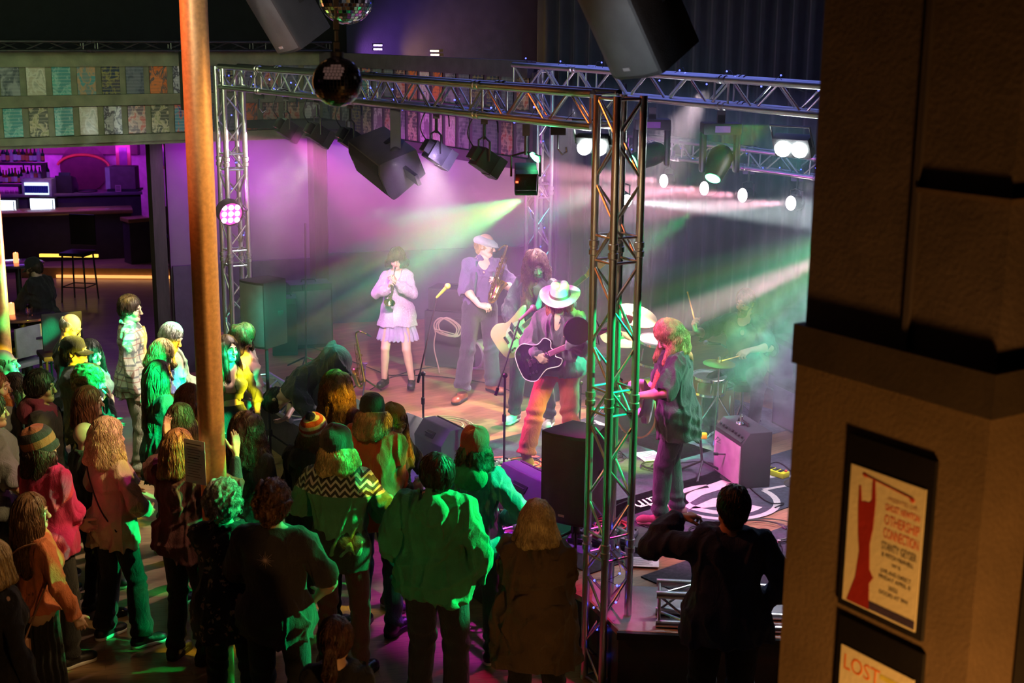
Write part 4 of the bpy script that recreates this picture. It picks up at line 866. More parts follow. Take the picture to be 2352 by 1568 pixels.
for i in range(16):
    t = i*PI/8; L = .034 if i % 2 else .052; mb.tube(c+A(math.cos(t)*.012, 0, math.sin(t)*.012), c+A(math.cos(t)*L, .006, math.sin(t)*L), .0016, .0006, 4)
mb.lathe([(.0001, 0), (.011, .002), (.0001, .004)], 14, c+A(0, .002, 0), (0, -1, 0)); mb.build('sunburst_print', M('print_pale', (.5, .38, .36), .7), J['root'])
crowd('bottomhead', 770, 1412, 'person with dark reddish ponytail standing closest at the bottom edge', 5, 1.62, fem=True, face=False, hair=dict(kind='pony', len=.24, vol=.012, mat=('dark_red', (.07, .028, .02)), n=800, slen=2), arms=FOLD, top=bt(BLK, t=.02), bottom=bt(BLK), shoes=SN())
crowd('waves', 775, 854, 'woman with long wavy strawberry hair at the stage edge', 30, 1.72, fem=True, face=False, hair=dict(kind='curly_long', len=.40, vol=.035, am=.018, mat=('strawberry', (.36, .15, .05)), n=1000, slen=1.5), arms=FOLD, top=bt(CM('wine', (.14, .03, .03)), collar=1), bottom=bt(DJ), shoes=SN())
crowd('stripebeanie', 720, 950, 'person in a striped cream, red and navy pompom beanie and dark hooded coat', 25, 1.65, face=False, w=1.08, hd=(0, 0, 8), hat=dict(kind='beanie', mat=CM('beanie_stripes', (.65, .6, .5), 'stripes', (.5, .06, .03), scale=20), pom=CM('pom_navy', (.03, .035, .09)), tilt=22), hair=dict(kind='wavy', len=.14, under_hat=1, mat=BRN), arms=(AR(-.1, .25, 1.1, -1, -.5, -.4), AR(.16, .2, 1.1, 1, -.5, -.4, curl=.9)),
      top=bt(CM('coat_dark', (.03, .028, .03)), t=.034, hood=1), bottom=bt(BLK), shoes=SN())
crowd('blackbeanie', 775, 977, 'person in black beanie and green-lit jacket with a patterned knit yoke', 15, 1.80, face=False, w=1.12, hat=dict(kind='beanie', mat=CM('beanie_black', (.02, .022, .025)), tilt=14), hair=dict(kind='wavy', len=.16, under_hat=1, mat=BLN), arms=(AR(-.14, .25, 1.12, -1, -.5, -.4), AR(.12, .26, 1.14, 1, -.5, -.4)),
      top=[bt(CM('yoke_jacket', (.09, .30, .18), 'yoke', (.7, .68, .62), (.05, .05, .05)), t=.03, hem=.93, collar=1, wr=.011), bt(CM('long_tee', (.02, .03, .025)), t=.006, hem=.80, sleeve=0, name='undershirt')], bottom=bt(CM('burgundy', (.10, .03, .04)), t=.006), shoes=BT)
crowd('bcap', 855, 897, 'person in a dark backward cap and rust corduroy jacket', 20, 1.85, face=False, w=1.04, hd=(-25, 0, 0), hat=dict(kind='cap', mat=CM('cap_navy', (.02, .022, .03)), tilt=0), hair=dict(kind='wavy', len=.17, under_hat=1, vol=.012, mat=('mullet', (.25, .17, .09))), arms=FOLD, top=bt(CM('rust_cord', (.50, .10, .035), 'shoulder', (.55, .16, .05)), t=.026, wr=.014, collar=1, hem=.80), bottom=bt(JN, t=.016), shoes=BT)
J = crowd('mustard', 905, 932, 'smiling woman in a mustard beanie and clear glasses holding a drink', 120, 1.58, fem=True, hd=(20, 6, 0), glasses=True, hat=dict(kind='beanie', mat=CM('mustard_knit', (.50, .27, .04)), tilt=4), hair=dict(kind='wavy', len=.36, front=1, vol=.02, mat=('soft_brown', (.22, .11, .05))), arms=(AR(-.12, .24, 1.15, -1, -.4, -.6, curl=1.0), AR(.14, .26, 1.12, 1, -.4, -.6, d=(-.5, .8, .2), n=(-.8, -.5, 0), curl=1.0)), top=bt(CM('coat_olive', (.07, .08, .05)), neck='v', t=.024), bottom=bt(CM('green_jean', (.05, .14, .09))), shoes=SN())
crowd('greenhood', 1000, 1037, 'bearded dark-haired man in a green hoodie looking up to the left', 20, 1.79, w=1.18, hd=(-40, -14, 0), hair=dict(kind='short', vol=.028, am=.009, fr=45, mat=BLKH, n=700, slen=1.3), beard=dict(mat=BLKH, len=.012), arms=POCK, top=bt(CM('hood_green', (.05, .30, .17)), t=.034, hood=1, wr=.015, hem=.84), bottom=bt(DJ, t=.024), shoes=SN())
crowd('redbeanie', 1090, 980, 'person in a dark red beanie, green scarf and denim jacket at the stage edge', 15, 1.72, hd=(-25, 0, 0), glasses=True, w=1.0, hat=dict(kind='beanie', mat=CM('red_knit', (.38, .03, .03)), tilt=16), hair=dict(kind='curly_long', len=.16, under_hat=1, vol=.012, mat=DBR), arms=(AR(-.1, .25, 1.1, -1, -.5, -.4), AR(.2, .16, 1.05, 1, -.5, -.4)),
      top=[bt(CM('denim_jacket', (.12, .20, .34), 'shoulder', (.4, .42, .5)), t=.028, hem=.90, wr=.012, top_at=1.44), bt(CM('green_scarf', (.03, .22, .13)), t=.02, sleeve=0, hem=1.3, hood=1, name='scarf')], bottom=bt(CM('green_black_jean', (.03, .08, .07))), shoes=SN())
J = crowd('bob', 1235, 1147, 'woman with a blonde bob and a brown corduroy coat slung on her shoulders', 10, 1.66, fem=True, face=False, w=1.14, hair=dict(kind='bob', len=.13, vol=.022, mat=('ash_blonde', (.50, .38, .20)), n=900, slen=1.2), arms=FOLD, top=[bt(CM('coat_corduroy', (.13, .085, .05)), t=.05, hem=.52, drape=.05, wr=.02, sleeve=.92, collar=1, name='coat'), bt(BLK, t=.012)], bottom=bt(BLK), shoes=SN())
crowd('navy', 1680, 1109, 'man in a navy shirt raising a hand to his mouth, nearest the stage apron', 0, 1.82, w=1.14, hd=(-12, -4, 6), skin='mid', hair=dict(kind='short', mat=BLKH, vol=.012, am=.004, n=600), arms=(AR(-.25, .20, 1.47, -1, -.1, -.55, d=(.85, .2, .1), n=(.2, .1, -1), curl=.9), AR(.24, .12, 1.0, 1, -.8, -.1)),
      top=bt(CM('navy_shirt', (.035, .06, .15)), t=.03, hem=.84, collar=1, wr=.012, drape=.02), bottom=bt(CM('black_trouser', (.012, .012, .016)), t=.02), shoes=BR)
crowd('armleft', -22, 900, 'person in a grey t-shirt whose hand shows at the left edge', 60, 1.80, skin='mid', arms=(None, AR(.22, .22, .98, 1, -.6, -.3, d=(0, .3, -1), curl=.5)), hair=dict(kind='short', mat=DBR), top=bt(CM('steel_tee', (.17, .19, .21)), sleeve=.45, t=.024), bottom=bt(DJ), shoes=SN())
crowd('blondlow', -14, 1240, 'person with blond curls just entering at the lower left edge', 40, 1.62, fem=True, face=False, hair=dict(kind='bob', len=.12, mat=BLN), top=bt(BLK), bottom=bt(BLK), shoes=SN())
crowd('seated', 95, 588, 'bearded man in a cap sitting on a bar stool at the dark tables', 290, 1.76, head=1.56, w=1.05, hips=(0, 0, .765), lean=10, hd=(-10, 14, 0), hat=dict(kind='cap', mat=CM('cap_black', (.01, .01, .012)), back=0), hair=dict(kind='short', mat=DBR, under_hat=1), beard=dict(mat=DBR, len=.012), feet=((-.12, .38), (.14, .34)), footz=(.25, .25), arms=(AR(-.1, .35, 1.1, -1, -.5, -.4), AR(.14, .3, 1.1, 1, -.5, -.4)), top=bt(BLK, t=.024, hem=.9), bottom=bt(BLK), shoes=SN(), group='people at the bar tables')
# the stage hand bending over the stage edge
q = P(722, 1000, 0)
J = person('person', 'stage hand in black bending down at the stage edge, arm across his face', (-1.72, 12.15, SH), -98, 1.80, w=1.05, lean=120, hips=(0, -.10, .80), hd=(-20, 10, 20), face=False, hair=dict(kind='short', mat=BLKH, vol=.012, n=500), arms=(AR(-.22, .50, 1.32, -1, .2, -.2, d=(.2, .9, .4), curl=.4), AR(.10, .22, 1.62, 1, .4, .1, d=(-.8, -.1, .5), n=(0, -1, 0), curl=.3)), skin='fair', top=bt(CM('crew_tee', (.02, .03, .03)), sleeve=.42, t=.02, hem=.9), bottom=bt(BLK), shoes=BT, feet=((-.15, -.1), (.15, -.1)))
# ================================================================ the band
def bandp(key, loc, label, yaw, h, **k):
    J = person('person', label, (loc[0], loc[1], SH+.012), yaw, h, group='band members', **k); J['pos'] = A(loc[0], loc[1], SH+.012); J['yaw'] = yaw; J['sc'] = h/1.75; PPL[key] = J; return J
HI = .0052
q = P(915, 893, SH)
J = bandp('trumpet', q, 'trumpet player in a short lilac lace dress and black platform boots', 186, 1.56, fem=True, vx=HI, hd=(0, 12, 0), nude=True, hair=dict(kind='wavy', bangs=1, len=.07, vol=.02, mat=DBR, n=700), feet=((-.17, .02), (.17, .02)), footz=(.04, .04),
      arms=(AR(-.035, .24, 1.36, -1, -.1, -.9, d=(.3, .5, .8), n=(1, .2, 0), curl=1.0), AR(.045, .28, 1.31, 1, -.1, -.9, d=(-.3, .5, .8), n=(-1, .2, 0), curl=1.0)),
      top=bt(CM('lace_lilac', (.52, .38, .56), 'lace', (.72, .6, .78), rough=.5), neck='v', t=.016, puff=1, wr=.008, hem=.80, drape=.06), bottom=dict(mat=CM('skirt_lilac', (.42, .34, .55)), skirt=.62, flare=.10), shoes=('boot', MATS['boot_leather'], MATS['black_rubber']))
q = P(1102, 908, SH)
J = bandp('sax', q, 'saxophonist in a flat cap, purple short-sleeved shirt and braces', 168, 1.76, vx=HI, lean=-6, side=-5, hd=(-62, 8, 0), hat=dict(kind='flatcap', mat=CM('flat_grey', (.42, .46, .48)), tilt=0), hair=dict(kind='short', mat=BLN, vol=.008, under_hat=1), feet=((-.16, -.12), (.24, .22)), footyaw=(-30, 35), skin='fair',
      arms=(AR(-.13, .27, 1.22, -1, -.3, -.6, d=(.4, .5, .3), n=(1, .2, 0), curl=.9), AR(.07, .27, 1.0, 1, -.6, -.2, d=(-.7, .45, -.1), n=(-.2, -.6, -.6), curl=.8)), top=bt(CM('violet_shirt', (.13, .08, .21)), sleeve=.5, t=.022, collar=1, neck='v', hem=.95), bottom=bt(CM('charcoal_wool', (.045, .035, .06)), t=.026, flare=.018), shoes=BR)
mb = MB()
for s in (-1, 1): mb.path([J['tp'](s*.085, -.11, 1.0), J['tp'](s*.09, -.145, 1.25), J['tp'](s*.085, -.09, 1.44), J['tp'](s*.085, .07, 1.435), J['tp'](s*.092, .152, 1.28), J['tp'](s*.10, .135, 1.05)], .013, 6)
mb.build('braces', M('strap_teal', (.03, .08, .09), .6), J['root'], smooth=True)
q = P(1226, 972, SH)
J = bandp('bass', q, 'bass player with a mane of long curly hair over his face in a dark shirt', 200, 1.75, vx=HI, hd=(-35, 20, 8), hair=dict(kind='curly_long', len=.46, vol=.035, front=1, am=.016, mat=('long_dark', (.13, .08, .045)), n=1400, slen=1.8), beard=dict(mat=('long_dark', (.13, .08, .045)), len=.04), feet=((-.18, .04), (.20, .03)),
      arms=(AR(-.34, .30, 1.30, -1, -.3, -.8, d=(-.1, .3, 1), n=(.8, -.4, 0), curl=1.1), AR(.14, .25, 1.0, 1, -.6, .0, d=(-.5, .3, -.7), n=(-.3, -.9, 0), curl=.7)), top=bt(CM('midnight_shirt', (.022, .025, .04), rough=.5), t=.024, collar=1, neck='v', hem=.84), bottom=bt(CM('ink_jeans', (.02, .02, .04)), t=.02), shoes=('hightop', M('canvas_cream', (.62, .55, .5), .8), MATS['white_plastic']))
q = P(1280, 1062, SH)
J = bandp('cow', q, 'singer-guitarist in a wide pale hat, dark shirt and red trousers', 196, 1.67, vx=HI, w=1.08, hd=(-8, 24, 0), hat=dict(kind='wide', mat=CM('hat_felt', (.74, .70, .66), rough=.7), tilt=4), hair=dict(kind='wavy', len=.34, front=1, under_hat=2, vol=.01, mat=('auburn_long', (.24, .08, .03))), beard=dict(mat=('auburn_long', (.24, .08, .03)), len=.0), feet=((-.14, -.05), (.25, .30)), footyaw=(-10, 35),
      arms=(AR(-.20, .33, 1.24, -.5, -.2, -1, d=(.3, .3, .9), n=(.5, -.8, 0), curl=1.0), AR(.15, .27, 1.10, .7, -.5, -.5, d=(-.8, .3, -.5), n=(-.2, -1, 0), curl=.8)), top=bt(CM('slate_shirt', (.11, .11, .13)), t=.028, collar=1, neck='v', wr=.016, hem=.88), bottom=bt(CM('red_cord', (.42, .05, .035)), t=.026, wr=.012, flare=.012), shoes=('hightop', MATS['brown_leather'], M('crepe_sole', (.4, .28, .18), .8)))
q = P(1545, 1200, SH)
J = bandp('guit', q, 'guitarist in a dark t-shirt with shoulder-length hair, playing in profile at the right', 272, 1.68, vx=HI, lean=5, w=1.06, hd=(-18, 28, 0), hair=dict(kind='wavy', len=.20, vol=.024, front=1, mat=('sandy', (.34, .22, .09)), n=1200, slen=1.2), feet=((-.09, .12), (.12, -.04)), footyaw=(5, 20),
      arms=(AR(-.26, .34, 1.18, -1, -.4, -.6, curl=1.0, d=(.2, .5, .8), n=(.6, -.7, 0)), AR(.12, .30, 1.06, 1, -.5, -.4, d=(-.8, .4, -.4), n=(-.2, -1, 0), curl=.8)), top=bt(CM('tee_black', (.025, .028, .032)), sleeve=.46, t=.034, wr=.013, hem=.76, drape=.02), bottom=bt(CM('charcoal_jean', (.022, .02, .03)), t=.022), shoes=('sneaker', M('suede_pink', (.35, .12, .13), .8), M('sole_pink', (.6, .3, .32), .6)))
q = P(1714, 672, SH+1.36)
J = bandp('drum', q, 'drummer in a dark open-neck shirt seated behind the kit, half lost in haze', 200, 1.78, hips=(0, 0, .58), hd=(20, 8, 0), hair=dict(kind='short', mat=BRN, vol=.008), beard=dict(mat=BRN, len=.01), feet=((-.2, .45), (.22, .42)), knee=((-.4, 1, .2), (.4, 1, .2)), arms=(AR(-.12, .36, 1.22, -1, -.3, -.5, d=(.4, .6, -.2), n=(.3, -.2, -1), curl=1.1), AR(.42, .30, 1.36, 1, -.4, -.8, d=(.2, .3, .9), n=(-.9, .1, 0), curl=1.1)), skin='mid', top=bt(CM('drum_shirt', (.035, .07, .06)), neck='v', sleeve=.5, collar=1), bottom=bt(DJ), shoes=SN())

# ================================================================ trusses
AL = MATS['aluminium']; TW = .205
def truss(name, p, q, label, w=TW, mt=None, up=(0, 0, 1), group='aluminium box trusses round the stage', r=.026, cat='truss', tri=False, pitch=.26):
    p = np.array(p, float); q = np.array(q, float); L = np.linalg.norm(q-p); z = (q-p)/L; y = np.array(up, float); y = y-z*(y@z); y /= np.linalg.norm(y); x = np.cross(y, z)
    e = emp(name, label, cat, p, group=group); m = Matrix([[x[i], y[i], z[i], p[i]] for i in range(3)]+[[0, 0, 0, 1]]); e.matrix_world = m
    h = w/2; cs = [(-h, -h), (h, -h), (h, h), (-h, h)]
    c0 = None
    for a, b in cs:
        if c0 is None:
            mb = MB(); mb.tube((0, 0, 0), (0, 0, L), r, n=14)
            for k in np.arange(1.0, L-.4, 1.0 if L < 5 else 2.0): mb.lathe([(r*1.02, -.05), (r*1.3, -.045), (r*1.3, -.012), (r*1.05, -.008), (r*1.05, .008), (r*1.3, .012), (r*1.3, .045), (r*1.02, .05)], 14, (0, 0, k))
            c0 = mb.build('chord', mt or AL, e, smooth=True); o = c0
        else: o = bpy.data.objects.new('chord', c0.data); COL.objects.link(o); o.parent = e
        o.location = (a, b, 0)
    n = max(2, int(round(L/pitch))); st = L/n
    for f in range(4):
        a, b = cs[f], cs[(f+1) % 4]; mb = MB()
        for k in range(n):
            u0, u1 = (a, b) if (k+f) % 2 else (b, a); mb.tube((u0[0], u0[1], k*st+.01), (u1[0], u1[1], (k+1)*st-.01), .0095, n=8)
        for zz in ([0.02, L-.02]+[k for k in np.arange(1.0, L-.4, 1.0 if L < 5 else 2.0)+.08]+[k for k in np.arange(1.0, L-.4, 1.0 if L < 5 else 2.0)-.08]): mb.tube((a[0], a[1], zz), (b[0], b[1], zz), .0095, n=8)
        mb.build('lattice_side', mt or AL, e, smooth=True)
    e['len'] = L; return e
ZT = 3.86
BT_ = np.array([.66, 8.52]); AT_ = BT_+U[:2]*6.55
truss('truss_tower', (*BT_, 0), (*BT_, ZT+.1), 'aluminium truss tower at the front right corner of the stage', up=V)
truss('truss_tower', (*AT_, 0), (*AT_, ZT+.1), 'aluminium truss tower at the far left front corner of the stage', up=V)
truss('truss_beam', (*(AT_-U[:2]*.0), ZT), (*(BT_+U[:2]*.15), ZT), 'aluminium truss beam spanning the stage front between the two front towers', up=(0, 0, 1))
CT_ = np.array([.07, 13.3]); RT_ = CT_-U[:2]*5.2
truss('truss_beam', (*CT_, 3.92), (*RT_, 3.86), 'aluminium truss beam hung over the stage, running behind the brown pillar', up=(0, 0, 1))
truss('truss_tower', (.30, 16.0, SH), (.30, 16.0, 3.9), 'aluminium truss tower standing at the back of the stage behind the bassist', up=V)
T3a, T3b = np.array([1.35, 17.0, 3.0]), np.array([4.6, 13.4, 2.86])
truss('truss_beam', T3a, T3b, 'lower aluminium truss beam at the back carrying four round lamps', up=(0, 0, 1))
for nm, a, b, lb in (('edge_truss', (-2.70, 13.95, .64), (-2.1, 12.95, .64), 'short truss laid on the stage edge beside the stage hand'),
                     ('edge_truss', (-.62, 10.38, .63), (.36, 8.80, .63), 'truss laid along the stage edge in front of the monitor wedge'),
                     ('edge_truss', (.98, 8.40, .63), (3.4, 8.16, .63), 'truss lying along the grey front apron at the right')):
    truss(nm, a, b, lb, group='trusses laid on the stage edge')
# truss along the gallery front and its hanging clips
def gallery_truss():
    a = QL-nU*0; p = np.array([*(QL+V[:2]*.0), 4.13]); q = np.array([*(Q+V[:2]*.0), 4.13]); off = -np.array([-V[1], V[0]])*0
    truss('truss_beam', p+A(.12, -.2, 0), q+A(.12, -.2, 0), 'dark slim truss running along the top of the gallery front', w=.10, r=.018, mt=MATS['dark_metal'])
gallery_truss()
# strings of tiny blue lamps wound along the beams
blu = mat_emit('led_blue', (.07, .09, 1), 5); wire = MATS['black_rubber']
def led_string(p, q, n, label, seed=1, sag=.03, rad=.13):
    rs = random.Random(seed); p = np.array(p, float); q = np.array(q, float); x, y, z = basis(q-p); e = emp('light_string', label, 'string lights', p, group='blue string lights on the trusses'); pts = []
    for k in range(n*2+1):
        t = k/(n*2); a = k*1.1+rs.random(); pts.append((q-p)*t+x*rad*math.cos(a)+y*rad*math.sin(a))
    MB().path(bez(pts, 3), .0022, 4).build('wire', wire, e)
    b0 = MB().ball((0, 0, 0), .0075, 8, 6).build('bulb', blu, e, smooth=True); b0.location = pts[1]
    for k in range(3, n*2, 2):
        o = b0.copy(); COL.objects.link(o); o.location = pts[k]
led_string((*CT_, 4.03), (*RT_, 3.97), 26, 'blue fairy lights along the beam behind the pillar', 1, rad=.06)
led_string((*AT_, 3.80), (*(BT_+U[:2]*.6), 3.80), 34, 'blue fairy lights threaded through the front beam', 2, rad=.08)
led_string(T3a, T3b, 30, 'blue fairy lights on the low back beam', 3, rad=.1)
led_string((*BT_, .05), (*BT_, 1.1), 16, 'blue fairy lights at the foot of the right tower', 4, rad=.09)
led_string((*AT_, .6), (*AT_, 3.6), 12, 'blue fairy lights up the left tower', 5, rad=.09)
led_string((.3, 16, .7), (.3, 16, 3.6), 14, 'blue fairy lights up the rear tower', 6, rad=.09)
# ================================================================ lamps on the beams
def on_line(px, a, d, py=300):
    r = ray(px, py)[:2]; a = np.array(a[:2]); d = np.array(d[:2]); M_ = np.array([[d[0], -r[0]], [d[1], -r[1]]]); t, s = np.linalg.solve(M_, -a); return a+d*t
def orient(o, fwd, up=(0, 0, 1), loc=None):      # local -Y looks along fwd
    f = np.array(fwd, float); f /= np.linalg.norm(f); u = np.array(up, float); u = u-f*(u@f); u /= np.linalg.norm(u); x = np.cross(-f, u)
    l = loc if loc is not None else o.location; o.matrix_world = Matrix([[x[i], -f[i], u[i], l[i]] for i in range(3)]+[[0, 0, 0, 1]])
bp = MATS['black_plastic']
def par(loc, fwd, label, lens=None, kind='box', group='stage lamps clamped to the trusses', s=1.0, zclamp=.28):
    e = emp('stage_lamp', label, 'stage lamp', loc, group=group); f = np.array(fwd, float); f /= np.linalg.norm(f); x, y, z = basis(-f)
    R_ = np.stack([x, y, z], 1)      # local z = backwards
    mb = MB()
    if kind == 'box': mb.box(-z*-.0, (.15*s, .15*s, .14*s), R_); mb.box(z*.09*s, (.10*s, .10*s, .06*s), R_)
    else: mb.lathe([(.0001, -.055*s), (.08*s, -.055*s), (.083*s, -.092*s), (.09*s, -.08*s), (.09*s, .02*s), (.07*s, .07*s), (.03*s, .10*s), (.0001, .11*s)], 24, (0, 0, 0), z)
    mb.build('housing', bp, e, bev=.006 if kind == 'box' else 0, smooth=True)
    mb = MB()
    if kind == 'box':
        for sx in (-1, 1): mb.box(-z*.10*s+x*sx*.078*s, (.004, .15*s, .07*s), R_); mb.box(-z*.10*s+y*sx*.078*s, (.15*s, .004, .07*s), R_)
        mb.build('barn_door', MATS['dark_metal'], e)
    else: mb.lathe([(.083*s, -.088*s), (.0001, -.080*s)], 24, (0, 0, 0), z); mb.build('lens', lens or MATS['black_plastic'], e)
    mb = MB(); hx = np.cross(f, ZA); hx /= np.linalg.norm(hx)+1e-9
    mb.path([hx*.10*s, hx*.10*s+ZA*.14*s, ZA*.17*s, -hx*.10*s+ZA*.14*s, -hx*.10*s], .009, 6); mb.build('yoke', MATS['dark_metal'], e)
    mb = MB(); mb.tube((0, 0, .15*s), (0, 0, zclamp-.04), .012); mb.box((0, 0, zclamp), (.05, .04, .08)); mb.build('clamp', MATS['dark_metal'], e)
    return e
redl = mat_emit('led_red', (1, .06, .02), 6)
fr = ['first', 'second', 'third', 'fourth', 'fifth', 'sixth']
for i, px in enumerate((655, 725, 800, 997, 1107)):
    p = on_line(px, BT_, U)+V[:2]*.02; e = par((p[0], p[1], 3.42), (.75, .35, -.55), '%s small black box lamp from the left under the front beam' % fr[i], zclamp=.30)
    MB().box((-.09, -.05, .02), (.02, .012, .012)).build('indicator', redl, e)
    MB().path(bez([(-.05, 0, .05), (-.12, -.05, .2), (-.04, .0, .36), (.08, .04, .3), (.1, 0, .2)], 5), .005, 5).build('cable', wire, e)
p = on_line(1215, BT_, U); LG = A(p[0]-.02, p[1], 3.36)
gobo(spot('green_beam_to_left_crowd', LG+A(-.02, -.02, -.16), (-3.3, 11.6, 1.5), GRN, 8000, 34, .3, .02), [(1, .85, .02), (0, 1, .28)], 13, .47, .57, 1.7)
e = par(LG, (.05, -.9, -.3), 'black box lamp with a green lens under the right half of the front beam', zclamp=.32)
MB().box((-.06, -.09, -.03), (.02, .012, .012)).build('indicator', redl, e)
GL = mat_emit('lens_green', (.1, 1, .35), 12)
MB().lathe([(.045, 0), (.04, .012), (.0001, .02)], 20, (.06, .0, .13), (.5, -.2, .5)).build('lens', GL, e)
# rear lamps: four bright round heads hanging in a row
pinkl = mat_emit('lens_pink', (1, .72, .8), 45); whl = mat_emit('lens_white', (.85, 1, .97), 60)
T3d = (T3b-T3a)/np.linalg.norm(T3b-T3a); LAMP = []
for i, (px, py) in enumerate(((1537, 415), (1630, 432), (1718, 448), (1829, 466))):
    p2 = on_line(px, T3a, T3d); Yq = p2[1]; q = PY(px, py, Yq); LAMP.append(q)
    par(q, (-.82, -.55, .04), '%s of the four bright round lamps hanging from the low back beam' % fr[i], lens=pinkl, kind='round', s=.95, zclamp=.42)
    spot('back_lamp_light', q+A(-.82, -.55, .04)*.14, ((-3, 13.3, 3.3), (-3, 12.6, 2.6), (-3, 12.0, 3.15), (-3, 11.4, 2.75))[i], (1, .38, .48), 17000, 11, .6, .03)
    mb = MB().box((0, 0, 0), (.13, .05, .12)); o = mb.build('lamp_power_box', M('box_violet', (.25, .1, .3), .4), bpy.data.objects[-1] if False else None, bev=.006); o.location = q+A(.0, .03, .30); tag(o, '%s small junction box above a back lamp, counted from the left' % fr[i], 'junction box', 'junction boxes over the back lamps')
qb = PY(1428, 455, 13.6); LAMP.append(qb); spot('white_lamp_light', qb+A(.06, -.13, -.02), qb+A(3.0, -.9, -.10), (.88, 1, .96), 16000, 12, .6, .03)
par(qb, (.4, -.85, -.3), 'dazzling white round lamp seen through the right tower', lens=whl, kind='round', s=.9, zclamp=.3)
MB().tube((qb[0], qb[1]+.0, qb[2]+.3), (qb[0], qb[1], 3.84), .02).build('drop_pipe', MATS['dark_metal']); tag(bpy.data.objects['drop_pipe'], 'thin drop pipe holding the white lamp behind the right tower', 'pipe')
# twin blinder
def blinder(loc, fwd, label, lens, s=1):
    e = emp('blinder_lamp', label, 'stage lamp', loc); MB().box((0, .05, 0), (.42*s, .12*s, .24*s)).build('housing', bp, e, bev=.02)
    for sx in (-1, 1): MB().lathe([(.085*s, 0), (.07*s, .02), (.0001, .03)], 24, (sx*.095*s, -.012, 0), (0, -1, 0)).build('lens', lens, e, smooth=True)
    MB().path([(-.22*s, .05, 0), (-.22*s, .05, .18), (.22*s, .05, .18), (.22*s, .05, 0)], .01, 6).build('yoke', MATS['dark_metal'], e)
    orient(e, fwd, loc=loc); return e
pbl = PY(1817, 343, 10.6); blinder(pbl, (-.55, -.75, -.55), 'twin white blinder lamp under the beam beside the pillar', mat_emit('lens_blinder', (.88, 1, .95), 60), .75)
p2 = on_line(1345, BT_, U); blinder(A(p2[0]+.05, p2[1]+.10, 3.60), (-.3, -.8, -.5), 'twin white blinder lamp behind the front beam near the right tower', mat_emit('lens_blinder', (.88, 1, .95), 60), .55)
# moving heads
def moving_head(loc, fwd, label, lens):
    e = emp('moving_head_lamp', label, 'stage lamp', loc, group='moving head lamps'); M_ = MB().box((0, 0, 0), (.30, .24, .09)); M_.build('base', bp, e, bev=.012)
    MB().box((0, -.122, .0), (.12, .004, .05)).build('display', M('display_violet', (.25, .08, .35), .3), e)
    for s in (-1, 1): MB().box((s*.135, 0, -.19), (.045, .13, .32)).build('arm', bp, e, bev=.02)
    f = np.array(fwd, float); f /= np.linalg.norm(f)
    MB().lathe([(.0001, .13), (.06, .12), (.095, .07), (.10, 0), (.09, -.08), (.075, -.15), (.07, -.17)], 24, (0, 0, -.26), -f).build('head', bp, e, smooth=True)
    MB().lathe([(.062, 0), (.05, .008), (.0001, .012)], 24, np.array([0, 0, -.26])+f*.172, f).build('lens', lens, e); MB().box((0, 0, .09), (.06, .05, .10)).build('clamp', MATS['dark_metal'], e)
    return e
p2 = on_line(1655, CT_, -U); MH1 = A(p2[0], p2[1], 3.60); gobo(spot('green_head_light', MH1+A(-.22, -.34, -.62), (.15, 12.6, 1.7), GRN, 1500, 22, .3, .03), [(.2, 1, .1), (0, 1, .30)], 10, .48, .52, .4)
moving_head(MH1, (-.35, -.55, -.75), 'black moving head lamp with a green lens, hanging from the beam right of the tower', GL)
p2 = on_line(1497, CT_, -U); MH2 = A(p2[0], p2[1], 3.58); moving_head(MH2, (-.8, -.3, -.3), 'black moving head lamp with a green lens, just behind the right tower top', GL)
p2 = on_line(1960, CT_, -U); MH3 = A(p2[0], p2[1]-.1, 3.0)
# purple par on the left tower
e = emp('par_lamp', 'round LED lamp with nine glowing pink cells on the left tower', 'stage lamp', PY(530, 491, AT_[1]-.32))
MB().lathe([(.0001, .01), (.122, .01), (.122, -.02), (.128, -.02), (.13, 0), (.13, .10), (.1, .15), (.05, .17), (.0001, .17)], 28, (0, 0, 0), (0, 1, 0)).build('housing', bp, e, smooth=True)
cell = mat_emit('cell_pink', (1, .50, .85), 2.2); MB().lathe([(.118, 0), (.0001, .001)], 28, (0, -.0, 0), (0, -1, 0)).build('face', mat_emit('face_pink', (.75, .08, .5), .8), e)
for i in range(3):
    for j in range(3):
        MB().lathe([(.031, 0), (.025, .006), (.0001, .009)], 14, ((i-1)*.068, -.004, (j-1)*.068), (0, -1, 0)).build('cell', cell, e, smooth=True)
MB().path([(.13, .05, 0), (.20, .08, 0), (.2, .2, 0)], .012, 6).build('bracket', MATS['dark_metal'], e); e.rotation_euler = (.25, 0, math.radians(30))
